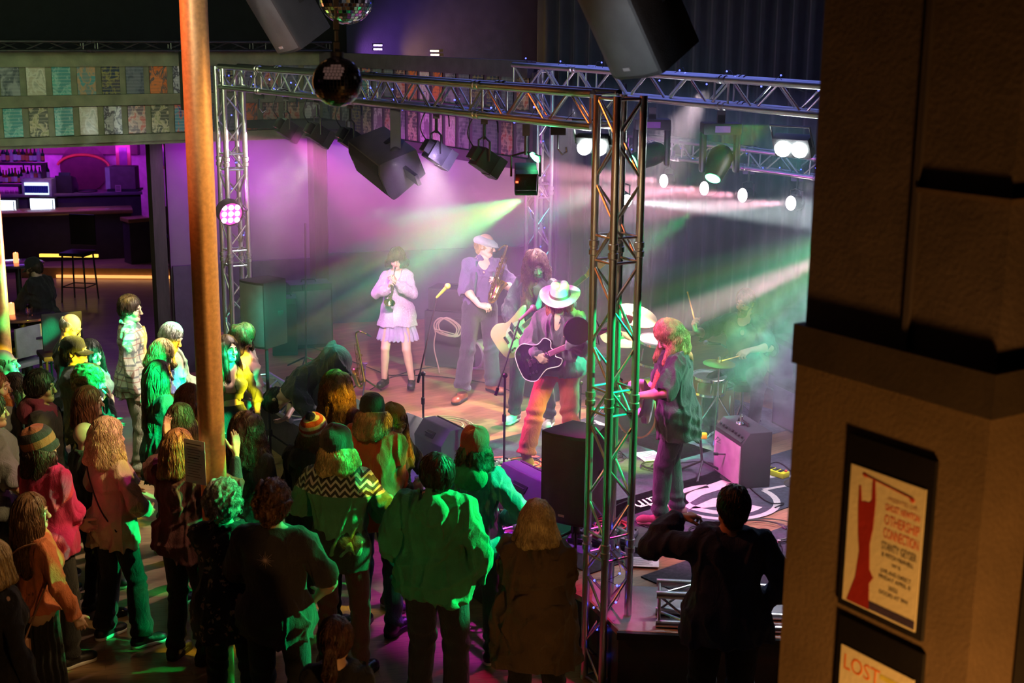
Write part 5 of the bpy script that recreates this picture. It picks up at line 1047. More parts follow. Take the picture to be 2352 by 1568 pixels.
# clamps, spare hook and big monitor on the front beam
for px, lb in ((597, 'spare steel hook clamp at the left end of the front beam'), (1282, 'spare steel hook clamp near the right end of the front beam')):
    p2 = on_line(px, BT_, U); e = emp('hook_clamp', lb, 'clamp', (p2[0], p2[1], 3.66), group='spare clamps on the front beam'); MB().box((0, 0, .04), (.10, .05, .06)).build('jaw', MATS['chrome'], e)
    MB().path([(0, 0, .02), (.0, 0, -.08), (.03, 0, -.12), (.06, 0, -.10), (.055, 0, -.07)], .007, 6).build('hook', MATS['chrome'], e)
def cabinet(name, label, w, d, h, grille_mat=None, cat='speaker', body=None, taper=.16, handle=True, ports=True, group=None):
    """loudspeaker box: local -Y is the grille; taper narrows the back."""
    e = emp(name, label, cat, group=group); b = body or bp; x0, x1 = w/2, w/2-taper*d
    out = [(-x0, -d/2), (-x0*.55, -d/2-.03), (x0*.55, -d/2-.03), (x0, -d/2), (x0, -d/2+.12*d), (x1, d/2), (-x1, d/2), (-x0, -d/2+.12*d)]
    MB().prism(out, -h/2, h/2).build('cabinet_body', b, e, bev=.012)
    g = MB(); g.prism([(-x0*.93, -d/2-.006), (-x0*.54, -d/2-.038), (x0*.54, -d/2-.038), (x0*.93, -d/2-.006), (x0*.93, -d/2+.01), (-x0*.93, -d/2+.01)], -h*.465, h*.465); g.build('grille', grille_mat or MATS['grille'], e, bev=.004)
    if handle:
        for s in (-1, 1): MB().box((s*(x0-.10*d), .03, 0), (.012, .14*d/.35, .05), rotm(0, 0, -s*taper)).build('handle', MATS['black_rubber'], e, bev=.004)
    MB().box((0, -d/2-.04, -h*.40), (.05, .004, .016)).build('badge', M('badge_grey', (.4, .4, .42), .4), e)
    return e
gray = M('cab_grey', (.10, .105, .11), .5, bmp=.3, bsc=200)
pc = PY(1458, 8, 6.6); e = cabinet('hanging_speaker', 'large black loudspeaker hanging from the ceiling at the top centre, angled down', .38, .32, .60, gray, body=M('cab_dark', (.035, .035, .04), .5, bmp=.3, bsc=200))
f = A(-.70, -.52, -.48); orient(e, f, (-.43, -.20, .88), pc)
MB().tube((0, .1, .3), (0, .45, 1.6), .02).build('bracket', MATS['dark_metal'], e)
pc = PY(655, 10, 9.2); e = cabinet('hanging_speaker', 'black loudspeaker hanging from the ceiling at the top left, angled down', .34, .30, .54, gray, body=MATS['cab_dark']); orient(e, (-.66, -.55, -.50), (-.43, -.20, .88), pc)
MB().tube((0, .1, .3), (0, .4, 1.2), .02).build('bracket', MATS['dark_metal'], e)
p2 = on_line(890, BT_, U); pc = A(p2[0], p2[1]+.0, 3.30); e = cabinet('hanging_speaker', 'dark loudspeaker slung on its side under the middle of the front beam', .36, .34, .56, body=M('cab_brown', (.09, .08, .08), .4, bmp=.2, bsc=100)); orient(e, (-.75, -.35, -.45), (.55, -.75, -.25), pc)
MB().box((.0, .02, .30), (.10, .03, .36)).build('hanging_plate', MATS['dark_metal'], e)
e = emp('speaker_bracket', 'grey steel plate holding the slung loudspeaker to the front beam', 'bracket', (pc[0]+.08, pc[1]-.16, pc[2]+.16)); MB().box((0, 0, .12), (.085, .02, .40)).build('plate', gray, e, bev=.004)
MB().lathe([(.045, 0), (.045, .02), (.03, .03), (.0001, .03)], 18, (0, -.01, -.08), (0, -1, 0)).build('knob', MATS['black_rubber'], e, smooth=True)
# loudspeakers on stands
def stand_speaker(loc, yaw, zb, label, w=.36, d=.34, h=.62, gm=None, tilt=0):
    e = cabinet('loudspeaker', label, w, d, h, gm, group=None); e.location = (loc[0], loc[1], zb+h/2); e.rotation_euler = (tilt, 0, math.radians(yaw)); return e
def tripod(name, loc, ztop, label, cat='speaker stand', r=.018, spread=.42, hub=.35, group=None):
    e = emp(name, label, cat, loc, group=group); z = ztop-loc[2]; MB().tube((0, 0, .08), (0, 0, z), r, n=12).build('pole', MATS['dark_metal'], e, smooth=True)
    for k in range(3):
        t = k*2.094+.5; MB().path([(0, 0, hub), (math.cos(t)*spread*.5, math.sin(t)*spread*.5, hub*.5), (math.cos(t)*spread, math.sin(t)*spread, .012)], .011, 6).build('leg', MATS['dark_metal'], e)
    MB().lathe([(r*1.8, hub-.03), (r*1.9, hub), (r*1.8, hub+.04)], 12).build('collar', MATS['black_plastic'], e); return e
ps = PY(612, 790, 13.1); stand_speaker((ps[0], ps[1]), -38, ps[2], 'teal-lit loudspeaker on a pole beside the far left tower', .36, .34, .66, gray)
tripod('speaker_stand', (ps[0], ps[1], 0), ps[2], 'black stand under the teal-lit loudspeaker')
ps = P(1322, 1190, SH+.30); stand_speaker((ps[0], ps[1]), -32, SH+.32, 'black loudspeaker standing at the stage corner beside the right tower', .40, .36, .68)
tripod('speaker_stand', (ps[0], ps[1], SH+.012), SH+.32, 'short black stand under the corner loudspeaker', spread=.3, hub=.2)
# mirror balls
def mirror_ball(loc, r, label, gloss, ztop):
    e = emp('mirror_ball', label, 'mirror ball', loc, group='mirror balls'); n, m_ = 44, 24
    me = MB(); vs = []
    for i in range(m_):
        t0, t1 = PI*i/m_, PI*(i+1)/m_; tm = (t0+t1)/2; k = max(4, int(n*math.sin(tm)))
        for j in range(k):
            a, b = 2*PI*j/k+.012, 2*PI*(j+1)/k-.012; c = [r*A(math.sin(t)*math.cos(q), math.sin(t)*math.sin(q), math.cos(t)) for t, q in ((t0+.008, a), (t0+.008, b), (t1-.008, b), (t1-.008, a))]; me._add(c, [(3, 2, 1, 0)])
    me.build('mirror_tiles', gloss, e); MB().ball((0, 0, 0), r*.985, 32, 20).build('core', MATS['black_paint'], e, smooth=True)
    MB().lathe([(.03, r-.006), (.03, r+.02), (.0001, r+.02)], 14).build('cap', MATS['dark_metal'], e)
    mb = MB()
    for k in range(int((ztop-loc[2]-r)/.05)): mb.box((0, 0, r+.04+k*.05), (.012 if k % 2 else .024, .024 if k % 2 else .012, .045))
    mb.build('chain', MATS['dark_metal'], e); e.rotation_euler = (0, 0, .3)
mir = M('mirror', (.9, .9, .92), .04, 1, var=.02, bmp=0)
b1 = PY(795, -9, 9.7); mirror_ball(b1, .195, 'bright mirror ball cut by the top edge of the picture', mir, 6)
b2 = PY(775, 188, 6.2); mirror_ball(b2, .112, 'dark mirror ball hanging in front of the front beam', M('mirror_dark', (.35, .33, .34), .08, 1, var=.1, bmp=0), 5.2)
# poles
def pole(px, py, Y, r, label):
    q = PY(px, py, Y); mb = MB().tube((q[0], q[1], 0), (q[0], q[1], 6.0), r, n=40)
    o = mb.build('copper_pole', MATS['copper'], smooth=True); tag(o, label, 'pole', 'round copper-painted poles'); return q
PQ = pole(478, 800, 8.3, .083, 'thick copper pole in front of the crowd with a notice taped to it')
pole(-4, 650, 11.6, .07, 'copper pole at the extreme left edge')
e = emp('taped_notice', 'white printed notice taped to the copper pole', 'sign', PQ*A(1, 1, 0)+A(-.02, -.088, 0)+A(-.06, -.0, PY(458, 1060, 8.2)[2]), math.radians(-28))
MB().box((0, -.02, 0), (.17, .002, .29)).build('sheet', MATS['paper'], e)
mb = MB(); rs = random.Random(2)
for k in range(13): mb.box((-.01+rs.uniform(-.006, .006), -.0218, .115-k*.018), (.11+rs.uniform(-.03, .02), .0005, .006 if k in (0, 5) else .003))
mb.build('printed_lines', M('ink', (.08, .06, .07), .6), e)
# long black box on the gallery front and wall lamps
for i, (px, py, c, n_) in enumerate(((868, 104, 'v', 'upper'), (868, 113, 'v', 'middle'), (870, 146, 'v', 'lower'), (998, 117, 'o', 'upper'), (999, 126, 'o', 'middle'), (999, 157, 'o', 'lower'))):
    q = PY(px, py, 18.03 if px < 900 else 18.28); e = emp('downlight', '%s %s glowing slot lamp high above the %s' % (n_, 'violet' if c == 'v' else 'amber', 'front beam left of centre' if c == 'v' else 'front beam at centre'), 'wall lamp', q, group='slot lamps high on the wall')
    MB().box((0, .02, 0), (.13, .06, .035)).build('housing', bp, e, bev=.008); MB().box((0, -.012, 0), (.11, .01, .018)).build('tube', mat_emit('slot_'+c, (.65, .45, 1) if c == 'v' else (1, .85, .4), 14), e, bev=.004)
bx = PY(420, 185, 14.9); e = emp('gallery_box', 'tall black box fixed to the gallery front behind the copper pole', 'box', bx+A(.12, -.1, 0), math.atan2(V[1], V[0])); MB().box((0, 0, 0), (.22, .16, .62)).build('shell', bp, e, bev=.01)
wall_seg('wall_glossy_high', (-2.2, 18.0), (.4, 18.9), 3.4, 6, .1, M('gloss_wall', (.018, .018, .026), .3, bmp=.1))

# ================================================================ rugs and things on the stage floor
ZS = SH+.004
def sp(px, py, z=ZS): return P(px, py, z)
D41 = np.array([math.cos(math.radians(40)), math.sin(math.radians(40))]); N41 = np.array([-D41[1], D41[0]])
def rug(o, a, b, la, lb, mat, label, z=.008, ang=None):
    o = np.array(o[:2]); c = [o, o+a*la, o+a*la+b*lb, o+b*lb]; mb = MB(); cc = [tuple(x) for x in c]
    ar = sum(cc[i][0]*cc[(i+1) % 4][1]-cc[(i+1) % 4][0]*cc[i][1] for i in range(4)); cc = cc if ar > 0 else cc[::-1]
    mb.prism(cc, SH+.0005, SH+z); ob = mb.build('rug', mat); tag(ob, label, 'rug', 'rugs on the stage'); return o
r_dark = M('rug_dark', (.055, .055, .075), .95, var=.35, nsc=30, bmp=.5, bsc=300); r_grey = M('rug_grey', (.17, .17, .20), .95, var=.3, nsc=25, bmp=.5, bsc=300)
rug(E2+V[:2]*.1+U[:2]*1.1, U[:2], V[:2], 3.9, .95, M('runner_slate', (.06, .08, .10), .9, var=.25, bmp=.4, bsc=200), 'slate runner along the left stage edge')
ob_ = sp(1128, 1012); rug(ob_[:2]-D41*.72, D41, -N41, 2.15, 2.3, r_dark, 'dark rug with a red graphic under the singer')
oc_ = sp(1350, 985); rug(oc_, D41, -N41, 2.0, 1.25, r_grey, 'plain grey rug between singer and drum kit')
o2 = sp(1681, 1208)[:2]-D41*1.55; rug(o2, D41, N41, 3.9, 1.0, r_dark, 'dark rug with a cream graphic and handwritten word under the right guitarist')
o3 = o2-N41*.27+D41*.25; rug(o3, D41, -N41, 3.9, .92, r_dark, 'dark rug with a cream ring graphic at the front right corner')
cream = M('print_cream', (.62, .52, .50), .9, var=.1, nsc=40, bmp=.3, bsc=200); redp = M('print_red', (.80, .10, .06), .85, var=.1, nsc=40, bmp=.3, bsc=200)
def flat(name, polys, o, a, b, mat, label, par_=None):
    mb = MB(); o = np.array(o[:2])
    for out in polys:
        pts = [tuple(o+a*x+b*y) for x, y in out]; ar = sum(pts[i][0]*pts[(i+1) % len(pts)][1]-pts[(i+1) % len(pts)][0]*pts[i][1] for i in range(len(pts))); pts = pts if ar > 0 else pts[::-1]
        mb.prism(pts, SH+.008, SH+.0095)
    return mb.build(name, mat, par_)
def arc(cx, cy, r0, r1, t0, t1, n=18, ax=1.0):
    T = np.radians(np.linspace(t0, t1, n)); return [(cx+ax*r0*math.cos(t), cy+r0*math.sin(t)) for t in T]+[(cx+ax*r1*math.cos(t), cy+r1*math.sin(t)) for t in T[::-1]]
def tf(polys, c0, k, c1): return [[((x-c0[0])*k+c1[0], (y-c0[1])*k+c1[1]) for x, y in p] for p in polys]
def strips(polys):     # concave arcs are cut into quads
    out = []
    for p in polys:
        n = len(p)//2
        if len(p) > 12:
            for i in range(n-1): out.append([p[i], p[i+1], p[-2-i], p[-1-i]])
        else: out.append(p)
    return out
rugs = {o['label'][:22]: o for o in bpy.data.objects if o.name.startswith('rug')}
rg = lambda s: [o for o in bpy.data.objects if o.name.startswith('rug') and s in o.get('label', '')][0]
flat('printed_graphic', strips(tf([arc(1.75, .55, .62, .70, 100, 350, 26), arc(1.75, .55, .40, .52, 60, 290, 22), [(1.15, .62), (1.5, .95), (2.3, 1.0), (2.9, .66), (2.4, .78), (1.7, .78)], [(1.2, .55), (1.75, .3), (2.05, .5), (1.7, .62)], arc(1.45, 1.12, .04, .075, 0, 360, 16), [(2.4, .42), (3.0, .30), (3.02, .34), (2.42, .48)], [(2.6, .9), (3.2, .42), (3.24, .46), (2.66, .98)]], (1.75, .55), .72, (1.95, .48))), o2, D41, N41, cream, '', rg('handwritten'))
flat('printed_graphic', strips([arc(2.6, -.95, .45, .58, 10, 175, 22), arc(2.6, -.95, .66, .72, 20, 165, 22), [(1.9, -.3), (2.6, -.5), (3.4, -.2), (3.4, -.14), (2.6, -.42), (1.9, -.24)], [(2.2, -.85), (2.6, -.6), (3.0, -.85)]]), o3, D41, N41, cream, '', rg('ring graphic'))
B0 = np.array(ob_[:2])-D41*.72; a_, b_ = D41, -N41
flat('printed_graphic', strips(tf([[(.0, 1.05), (.62, .72), (.70, .86), (.04, 1.28)], arc(1.15, 1.75, .80, .98, 95, 200, 18), arc(1.15, 1.75, .42, .64, 70, 215, 18), arc(1.15, 1.75, .0, .20, 0, 360, 16), [(.55, .35), (.95, .55), (.93, .60), (.5, .40)], [(.6, .27), (1.05, .46), (1.03, .5), (.56, .31)], [(.62, .44), (1.15, .68), (1.12, .73), (.6, .5)], [(.72, .60), (1.3, .86), (1.28, .9), (.7, .65)], [(.9, 1.2), (1.5, 1.05), (1.5, 1.4)], [(.3, 1.75), (.8, 2.3), (.4, 2.3)], [(1.25, .9), (1.5, .8), (1.5, 1.0)]], (1.15, 1.75), .72, (.50, 1.22))), B0, a_, b_, redp, '', rg('red graphic'))
dd_ = flat('pale_disc', [arc(.41, 1.2, 0.0001, .10, 0, 360, 24)[24:]], B0, a_, b_, cream, '', rg('red graphic'))
tq = sp(1536, 1130); tx = text('handwritten_word', 'Main', .24, (tq[0], tq[1], SH+.0095), (0, 0, math.radians(40+180)), cream, rg('handwritten'), ext=.0006, shear=.35)
MB().box((*(sp(1500, 1157)[:2]), SH+.009), (.30, .018, .0015), rotm(0, 0, math.radians(38))).build('underline', cream, rg('handwritten'))
# ---- cables
def cable(pts, label, r=.0055, mat=None, z=.014, group='cables on the stage', grp=True):
    q = bez([sp(a, b, SH+z+.004*((i*7) % 3)) for i, (a, b) in enumerate(pts)], 6); o = MB().path(q, r, 5).build('cable', mat or MATS['black_rubber'], smooth=True); tag(o, label, 'cable', group); return o
def coil(px, py, R, n, label, mat=None, r=.0055, seed=0):
    c = sp(px, py); rs = random.Random(seed); pts = []
    for i in range(n*10): t = i*2*PI/10; k = R*(1+.22*math.sin(i*.37+seed)); pts.append((c[0]+k*math.cos(t)+.05*math.sin(i*.11), c[1]+k*.9*math.sin(t)+.05*math.cos(i*.17), SH+.016+.0009*i % .03))
    o = MB().path(bez(pts, 3), r, 5).build('cable', mat or MATS['black_rubber'], smooth=True); return tag(o, label, 'cable', 'cables on the stage')
crm = M('cable_cream', (.55, .42, .25), .6); red_c = M('cable_red', (.5, .02, .04), .5)
cable([(690, 790), (760, 812), (850, 845), (900, 862), (950, 850), (1010, 842), (1075, 850)], 'black cable crossing the boards behind the trumpet player')
cable([(850, 895), (900, 866), (960, 862), (1040, 868), (1120, 880), (1180, 900)], 'black cable running past the saxophonist feet')
coil(1005, 980, .27, 3, 'pale cable loosely looped on the slate runner', crm, seed=1); coil(1380, 1050, .18, 4, 'dark cable coil on the grey rug near the papers', seed=2); coil(1420, 950, .22, 3, 'dark cable tangle left of the bass drum', seed=3)
coil(1745, 1222, .26, 3, 'grey cable looped over the front right rug', M('cable_grey', (.12, .13, .12), .5), seed=4); coil(1505, 1075, .12, 3, 'cable curl beside the set list sheet', seed=6)
cable([(1455, 1195), (1490, 1212), (1540, 1222), (1600, 1235), (1700, 1245), (1845, 1240)], 'thin cable lying in front of the right guitarist')
cable([(1510, 1040), (1550, 1062), (1620, 1060), (1680, 1085), (1760, 1150), (1800, 1155), (1780, 1165)], 'cable from the combo amp across the cream graphic')
cable([(1750, 1075), (1790, 1062), (1850, 1110)], 'cable by the yellow stage box'); cable([(1230, 1120), (1280, 1160), (1360, 1180), (1440, 1150)], 'cable past the corner loudspeaker')
cable([(1300, 940), (1350, 935), (1420, 960), (1460, 930), (1480, 990)], 'cable in front of the drum kit')
cable([(1290, 880), (1340, 905), (1400, 890), (1450, 915)], 'cable behind the singer')
# ---- papers, bottle, stage box
def sheet(px, py, ang, w, h, label):
    q = sp(px, py, SH+.017); e = emp('paper_sheet', label, 'paper', q, math.radians(ang), 'set list papers'); MB().box((0, 0, 0), (w, h, .0015)).build('sheet', MATS['paper'], e); mb = MB()
    for k in range(7): mb.box((-.01, h*.36-k*h*.11, .0012), (w*(.7-.1*(k % 3)), .008, .0005))
    mb.build('printed_lines', MATS['ink'], e)
sheet(1492, 1047, 20, .22, .28, 'white set list sheet on the grey rug behind the right tower'); sheet(1362, 975, 35, .24, .22, 'white set list sheet behind the corner loudspeaker'); sheet(1476, 1290, -6, .24, .18, 'white sheet on the front apron by the right tower')
q = sp(1786, 1300); e = emp('water_bottle', 'small clear water bottle with white cap on the front right rug', 'bottle', q)
MB().lathe([(.03, 0), (.033, .02), (.033, .13), (.028, .15), (.012, .18), (.012, .19)], 18).build('bottle_body', MATS['glass'], e, smooth=True); MB().lathe([(.014, .185), (.014, .205), (.0001, .206)], 14).build('cap', MATS['white_plastic'], e)
q = sp(1783, 1092); e = emp('stage_box', 'bright yellow stomp box on the boards behind the pink amp', 'effect box', q, math.radians(-48)); MB().box((0, 0, .03), (.22, .10, .05)).build('housing', M('yellow_paint', (.85, .75, .02), .4), e, bev=.008)
mb = MB()
for k in range(3): mb.box((-.06+k*.055, 0, .058), (.035, .06, .006))
mb.build('keypad', MATS['black_plastic'], e); MB().ball((.085, .02, .06), .014, 10, 6).build('knob', redp, e)
# ---- microphone stands
def mic_stand(base, top, b0, b1, label, mic=True, round_base=True, micmat=None, lift=0):
    """base px; top px of the pole; boom from px b0 to px b1 (each x, y, dY from the base distance)."""
    q = sp(*base); Y = q[1]; t = PY(top[0], top[1], Y); e = emp('microphone_stand', label, 'microphone stand', q, group='microphone stands'); dm = MATS['dark_metal']; zt = t[2]-q[2]
    if round_base: MB().lathe([(.14, 0), (.14, .012), (.05, .022), (.015, .04), (.0001, .04)], 24).build('base', dm, e, smooth=True)
    else:
        for k in range(3): a = k*2.094+.4; MB().tube((0, 0, .16), (.30*math.cos(a), .30*math.sin(a), .012), .010).build('leg', dm, e)
    MB().tube((0, 0, .0), (t[0]-q[0], 0, zt), .011, n=10).build('pole', dm, e, smooth=True)
    MB().lathe([(.017, zt*.55), (.018, zt*.55+.06), (.012, zt*.55+.07)], 12).build('height_clutch', MATS['black_rubber'], e)
    if b0:
        p0 = PY(b0[0], b0[1], Y+b0[2])-q; p1 = PY(b1[0], b1[1], Y+b1[2])-q; MB().tube(p0, p1, .008, n=8).build('boom', M('boom_steel', (.2, .2, .22), .3, .9), e, smooth=True); MB().tube(p0, p0+(p1-p0)*.10, .014, n=8).build('counterweight', MATS['black_rubber'], e)
        MB().ball((t[0]-q[0], 0, zt), .024, 10, 8).build('boom_clutch', MATS['black_plastic'], e, smooth=True); d = (p1-p0)/np.linalg.norm(p1-p0)
    else: p1 = A(t[0]-q[0], 0, zt); d = A(-.3, -.6, .5); d /= np.linalg.norm(d)
    if mic:
        dm_ = d*A(1, 1, .25); dm_ /= np.linalg.norm(dm_); m_ = emp('microphone', label.split(' microphone')[0]+' microphone itself', 'microphone', q+p1, group='vocal microphones')
        x = MB(); x.tube((0, 0, 0), dm_*.15, .011, .018, 12); x.build('mic_body', micmat or MATS['black_plastic'], m_, smooth=True); MB().ball(dm_*.17, .028, 14, 10).build('mic_grille', micmat or MATS['aluminium'], m_, smooth=True)
    return e, q, p1
mic_stand((972, 1012), (972, 858), (960, 878, .05), (1003, 683, -.05), 'tall boom stand with yellow-green tipped microphone in front of the trumpet player', micmat=M('mic_lime', (.35, .40, .05), .5))
mic_stand((1157, 1095), (1160, 862), (1138, 908, -.08), (1193, 735, .05), 'boom stand with pink-lit microphone in front of the singer', micmat=M('mic_pink_lit', (.6, .2, .35), .35, .5), round_base=True)  # pink stage light is put into the microphone colour
e, q, p1 = mic_stand((1330, 992), (1334, 880), (1296, 902, -.05), (1412, 800, .05), 'low boom stand between singer and right tower holding a round pop shield', mic=False)
pf = emp('pop_shield', 'round black pop shield beside the right tower', 'pop shield', PY(1325, 760, 11.0)); MB().lathe([(.112, -.008), (.118, 0), (.112, .008), (.106, .006), (.0001, .004)], 32, (0, 0, 0), (.15, -1, .15)).build('hoop', MATS['black_paint'], pf, smooth=True)
MB().path([(.1, 0, .06), (.16, .02, .09), (.20, .03, .0), (.17, .03, -.02), (.19, .03, -.12), (.12, .02, -.09)], .006, 6).build('wire_arm', MATS['dark_metal'], pf)
MB().path([(.2, .03, .0), (.26, .05, .01)], .009, 6).build('arm_clamp', MATS['dark_metal'], pf)
mic_stand((1690, 1098), (1690, 1046), (1640, 1042, -.05), (1728, 1045, .05), 'low boom stand in front of the pink combo amp', mic=False); mic_stand((703, 850), (701, 512), None, None, 'tall thin stand behind the far left loudspeaker', mic=False, round_base=False)
mic_stand((1837, 1113), (1837, 1050), (1840, 1060, 0), (1846, 1000, .1), 'short stand at the right edge of the stage next to the pillar', mic=False); mic_stand((1725, 905), (1735, 835), (1780, 862, .1), (1655, 790, -.05), 'boom stand hanging a microphone over the hi-hat', round_base=False)
# ---- wedges
def wedge(loc, yaw, label, w=.62, col=None, s=1.0):
    e = emp('monitor_wedge', label, 'monitor speaker', loc, math.radians(yaw), 'monitor wedges'); out = [(-.22*s, 0), (.22*s, 0), (.24*s, .10*s), (-.02*s, .36*s), (-.14*s, .36*s), (-.24*s, .22*s)]
    r_ = np.array([[0, 0, 1.], [1, 0, 0], [0, 1, 0]]); MB().prism(out, -w/2, w/2, r_).build('cabinet_body', col or M('wedge_satin', (.10, .09, .12), .38, bmp=.2, bsc=200), e, bev=.012)
    nx = A(0, .26, .26); nx /= np.linalg.norm(nx); MB().box((0, .115*s, .24*s), (w*.9, .012, .34*s), rotm(math.radians(45), 0, 0)).build('grille', MATS['grille'], e)
    MB().box((0, -.20*s, .27*s), (w*.28, .03, .07), rotm(math.radians(-35), 0, 0)).build('handle_recess', MATS['black_rubber'], e, bev=.01); MB().box((0, -.222*s, .285*s), (w*.26, .012, .012)).build('handle', MATS['black_plastic'], e); return e
ya = -math.degrees(math.atan2(V[0], V[1])); q = sp(1246, 1190); wedge(q, ya, 'large purple-lit monitor wedge on the stage corner, its back to the crowd', .72, s=1.12); q = sp(1020, 1062); wedge(q+A(.05, .1, 0), ya, 'small purple-lit monitor wedge at the edge beside the red beanie', .5)
q = sp(945, 1015); e = emp('leaning_board', 'white board leaning at the stage edge behind the mustard beanie', 'board', q, math.radians(-50)); MB().box((0, 0, .13), (.30, .02, .27), rotm(-.5, 0, 0)).build('panel', MATS['white_plastic'], e, bev=.004)
# ---- pedalboards
def pedals(c, ang, w, d, n, label, cols, seed=1):
    e = emp('pedalboard', label, 'pedalboard', c, math.radians(ang), 'pedalboards'); MB().box((0, 0, .03), (w, d, .035)).build('board', MATS['black_plastic'], e, bev=.006); rs = random.Random(seed); ca, sa = math.cos(math.radians(ang)), math.sin(math.radians(ang))
    wd = ['leftmost', 'second', 'third', 'fourth', 'fifth', 'sixth', 'seventh', 'rightmost']
    for k in range(n):
        x = -w/2+.06+(k % (n//2))*(w-.1)/(n//2-.2); y = (-.06 if k < n//2 else .07); p = emp('effect_pedal', '%s effect pedal on the %s, %s row' % (wd[k % (n//2)], label.split(' with')[0], 'near' if k < n//2 else 'far'), 'effect pedal', c+A(x*ca-y*sa, x*sa+y*ca, .048), math.radians(ang+rs.uniform(-6, 6)), 'effect pedals')
        MB().box((0, 0, .02), (.075, .115, .04)).build('housing', M('pedal_%d' % cols[k % len(cols)], [(.6, .6, .58), (.7, .65, .4), (.35, .5, .42), (.5, .05, .08), (.05, .05, .06), (.25, .25, .3)][cols[k % len(cols)]], .35, .3), p, bev=.005)
        for s in (-1, 0, 1): MB().lathe([(.009, 0), (.008, .014), (.0001, .015)], 10, (s*.022, .032, .04)).build('knob', MATS['black_plastic'], p)
        MB().lathe([(.011, 0), (.010, .012), (.0001, .014)], 12, (0, -.03, .04)).build('footswitch', MATS['chrome'], p)
q = sp(1178, 1098); pedals(q, -57, .66, .26, 8, 'silver pedalboard with switches in front of the singer', [0, 1, 0, 2], 1); q = sp(1400, 1245); pedals(q, -20, .60, .28, 8, 'dark pedalboard with red items behind the right tower', [4, 3, 4, 5], 2)
q = sp(1395, 1215); coil(1395, 1212, .13, 4, 'red cable bundle by the dark pedalboard', red_c, .008, 7); coil(1195, 1068, .16, 3, 'tangled leads beside the silver pedalboard', seed=8); coil(1600, 1225, .1, 2, 'loop of cable by the right guitarist shoes', seed=9)
# ---- amps and cases
q = sp(1702, 1098); e = emp('combo_amp', 'combo guitar amplifier with a pink-lit grille cloth standing on the right rug', 'amplifier', q, math.radians(-74)); w_, d_, h_ = .56, .28, .50
r_ = np.array([[0, 0, 1.], [1, 0, 0], [0, 1, 0]]); MB().prism([(-d_/2, 0), (d_/2, 0), (d_/2, h_), (-d_/2+.07, h_), (-d_/2, h_-.10)], -w_/2, w_/2, r_).build('cabinet_body', M('tolex_black', (.03, .03, .035), .55, bmp=.5, bsc=400), e, bev=.01)
MB().box((0, -d_/2-.006, .20), (w_*.92, .012, .36)).build('grille_cloth', M('cloth_silver', (.62, .50, .60), .7, bmp=.3, bsc=400), e, bev=.004); mb = MB()
for k in range(8): mb.lathe([(.014, 0), (.012, .018), (.0001, .02)], 12, (-.22+k*.062, -d_/2+.03, h_-.05), (0, -.8, .57))
mb.build('knobs', MATS['black_plastic'], e); MB().box((0, -d_/2+.034, h_-.052), (w_*.94, .004, .10), rotm(math.radians(-55), 0, 0)).build('control_panel', MATS['dark_metal'], e)
MB().path([(-.10, 0, h_), (-.09, 0, h_+.025), (.09, 0, h_+.025), (.10, 0, h_)], .012, 6).build('carry_handle', MATS['black_rubber'], e); MB().path([(-.23, -d_/2-.014, .30), (-.18, -d_/2-.016, .34), (-.13, -d_/2-.016, .33), (-.2, -d_/2-.016, .29), (-.12, -d_/2-.016, .30)], .004, 5).build('badge', MATS['chrome'], e)
e = emp('mic_clip', 'small chrome fitting resting on top of the combo amp', 'fitting', q+A(-.02, .0, h_+.005)); MB().lathe([(.05, 0), (.045, .01), (.015, .02), (.012, .06), (.02, .065), (.0001, .09)], 16).build('foot', MATS['chrome'], e, smooth=True)
def amp_box(px, py, yaw, w, d, h, label, name='amplifier_cabinet', front=None, z=0):
    q = sp(px, py)+A(0, 0, z); e = emp(name, label, 'amplifier', q, math.radians(yaw), 'equipment at the back of the stage'); MB().box((0, 0, h/2), (w, d, h)).build('cabinet_body', MATS['tolex_black'], e, bev=.01); MB().box((0, -d/2-.005, h*.48), (w*.92, .01, h*.84)).build('grille_cloth', front or MATS['grille'], e, bev=.003)
    MB().path([(-.09, 0, h), (-.08, 0, h+.03), (.08, 0, h+.03), (.09, 0, h)], .01, 6).build('carry_handle', MATS['black_rubber'], e); return e
vio = M('cloth_violet', (.22, .10, .28), .7); amp_box(1825, 905, -75, .6, .35, .62, 'tall violet-lit cabinet near the pillar behind the drummer', front=vio); amp_box(1835, 985, -70, .55, .3, .45, 'low violet-lit cabinet in the drifting smoke by the pillar', front=vio)  # violet stage light is put into the grille cloth colour
amp_box(1045, 835, -15, .62, .4, .66, 'black bass cabinet behind the saxophonist'); amp_box(1045, 835, -15, .55, .34, .26, 'amplifier head on the bass cabinet', z=.665); amp_box(1245, 905, -40, .6, .4, .5, 'dark cabinet behind the bassist and singer'); amp_box(712, 792, 20, .52, .34, .80, 'pale grey flat cabinet against the left stage wall', front=gray)
amp_box(655, 810, 10, .30, .3, .7, 'narrow black case beside the far left loudspeaker')
c = PY(1028, 745, 14.8); pts = []
for i in range(70): t = i*.9; pts.append((c[0]+.13*math.cos(t)+.03*math.sin(i*.3), c[1]+.02*math.sin(i), c[2]-.02+.10*math.sin(t)-.08*(math.cos(t) > .2)*.5))
for k in range(12): pts.append((c[0]-.12-.03*math.sin(k*.4), c[1]-.05, c[2]-.05-k*.045))
o = MB().path(bez(pts, 3), .007, 5).build('hanging_cable', M('cable_tan', (.35, .28, .2), .6), smooth=True); tag(o, 'bundle of pale cables hung over the case behind the saxophonist', 'cable')
q = sp(1098, 857); e = emp('floor_fan', 'round white floor fan between the saxophonist legs', 'fan', q+A(0, .25, .17), 0); MB().lathe([(.15, -.07), (.165, -.06), (.165, .07), (.14, .10), (.05, .12), (.0001, .12)], 32, (0, 0, 0), (.75, .65, 0)).build('drum_housing', MATS['white_plastic'], e, smooth=True)
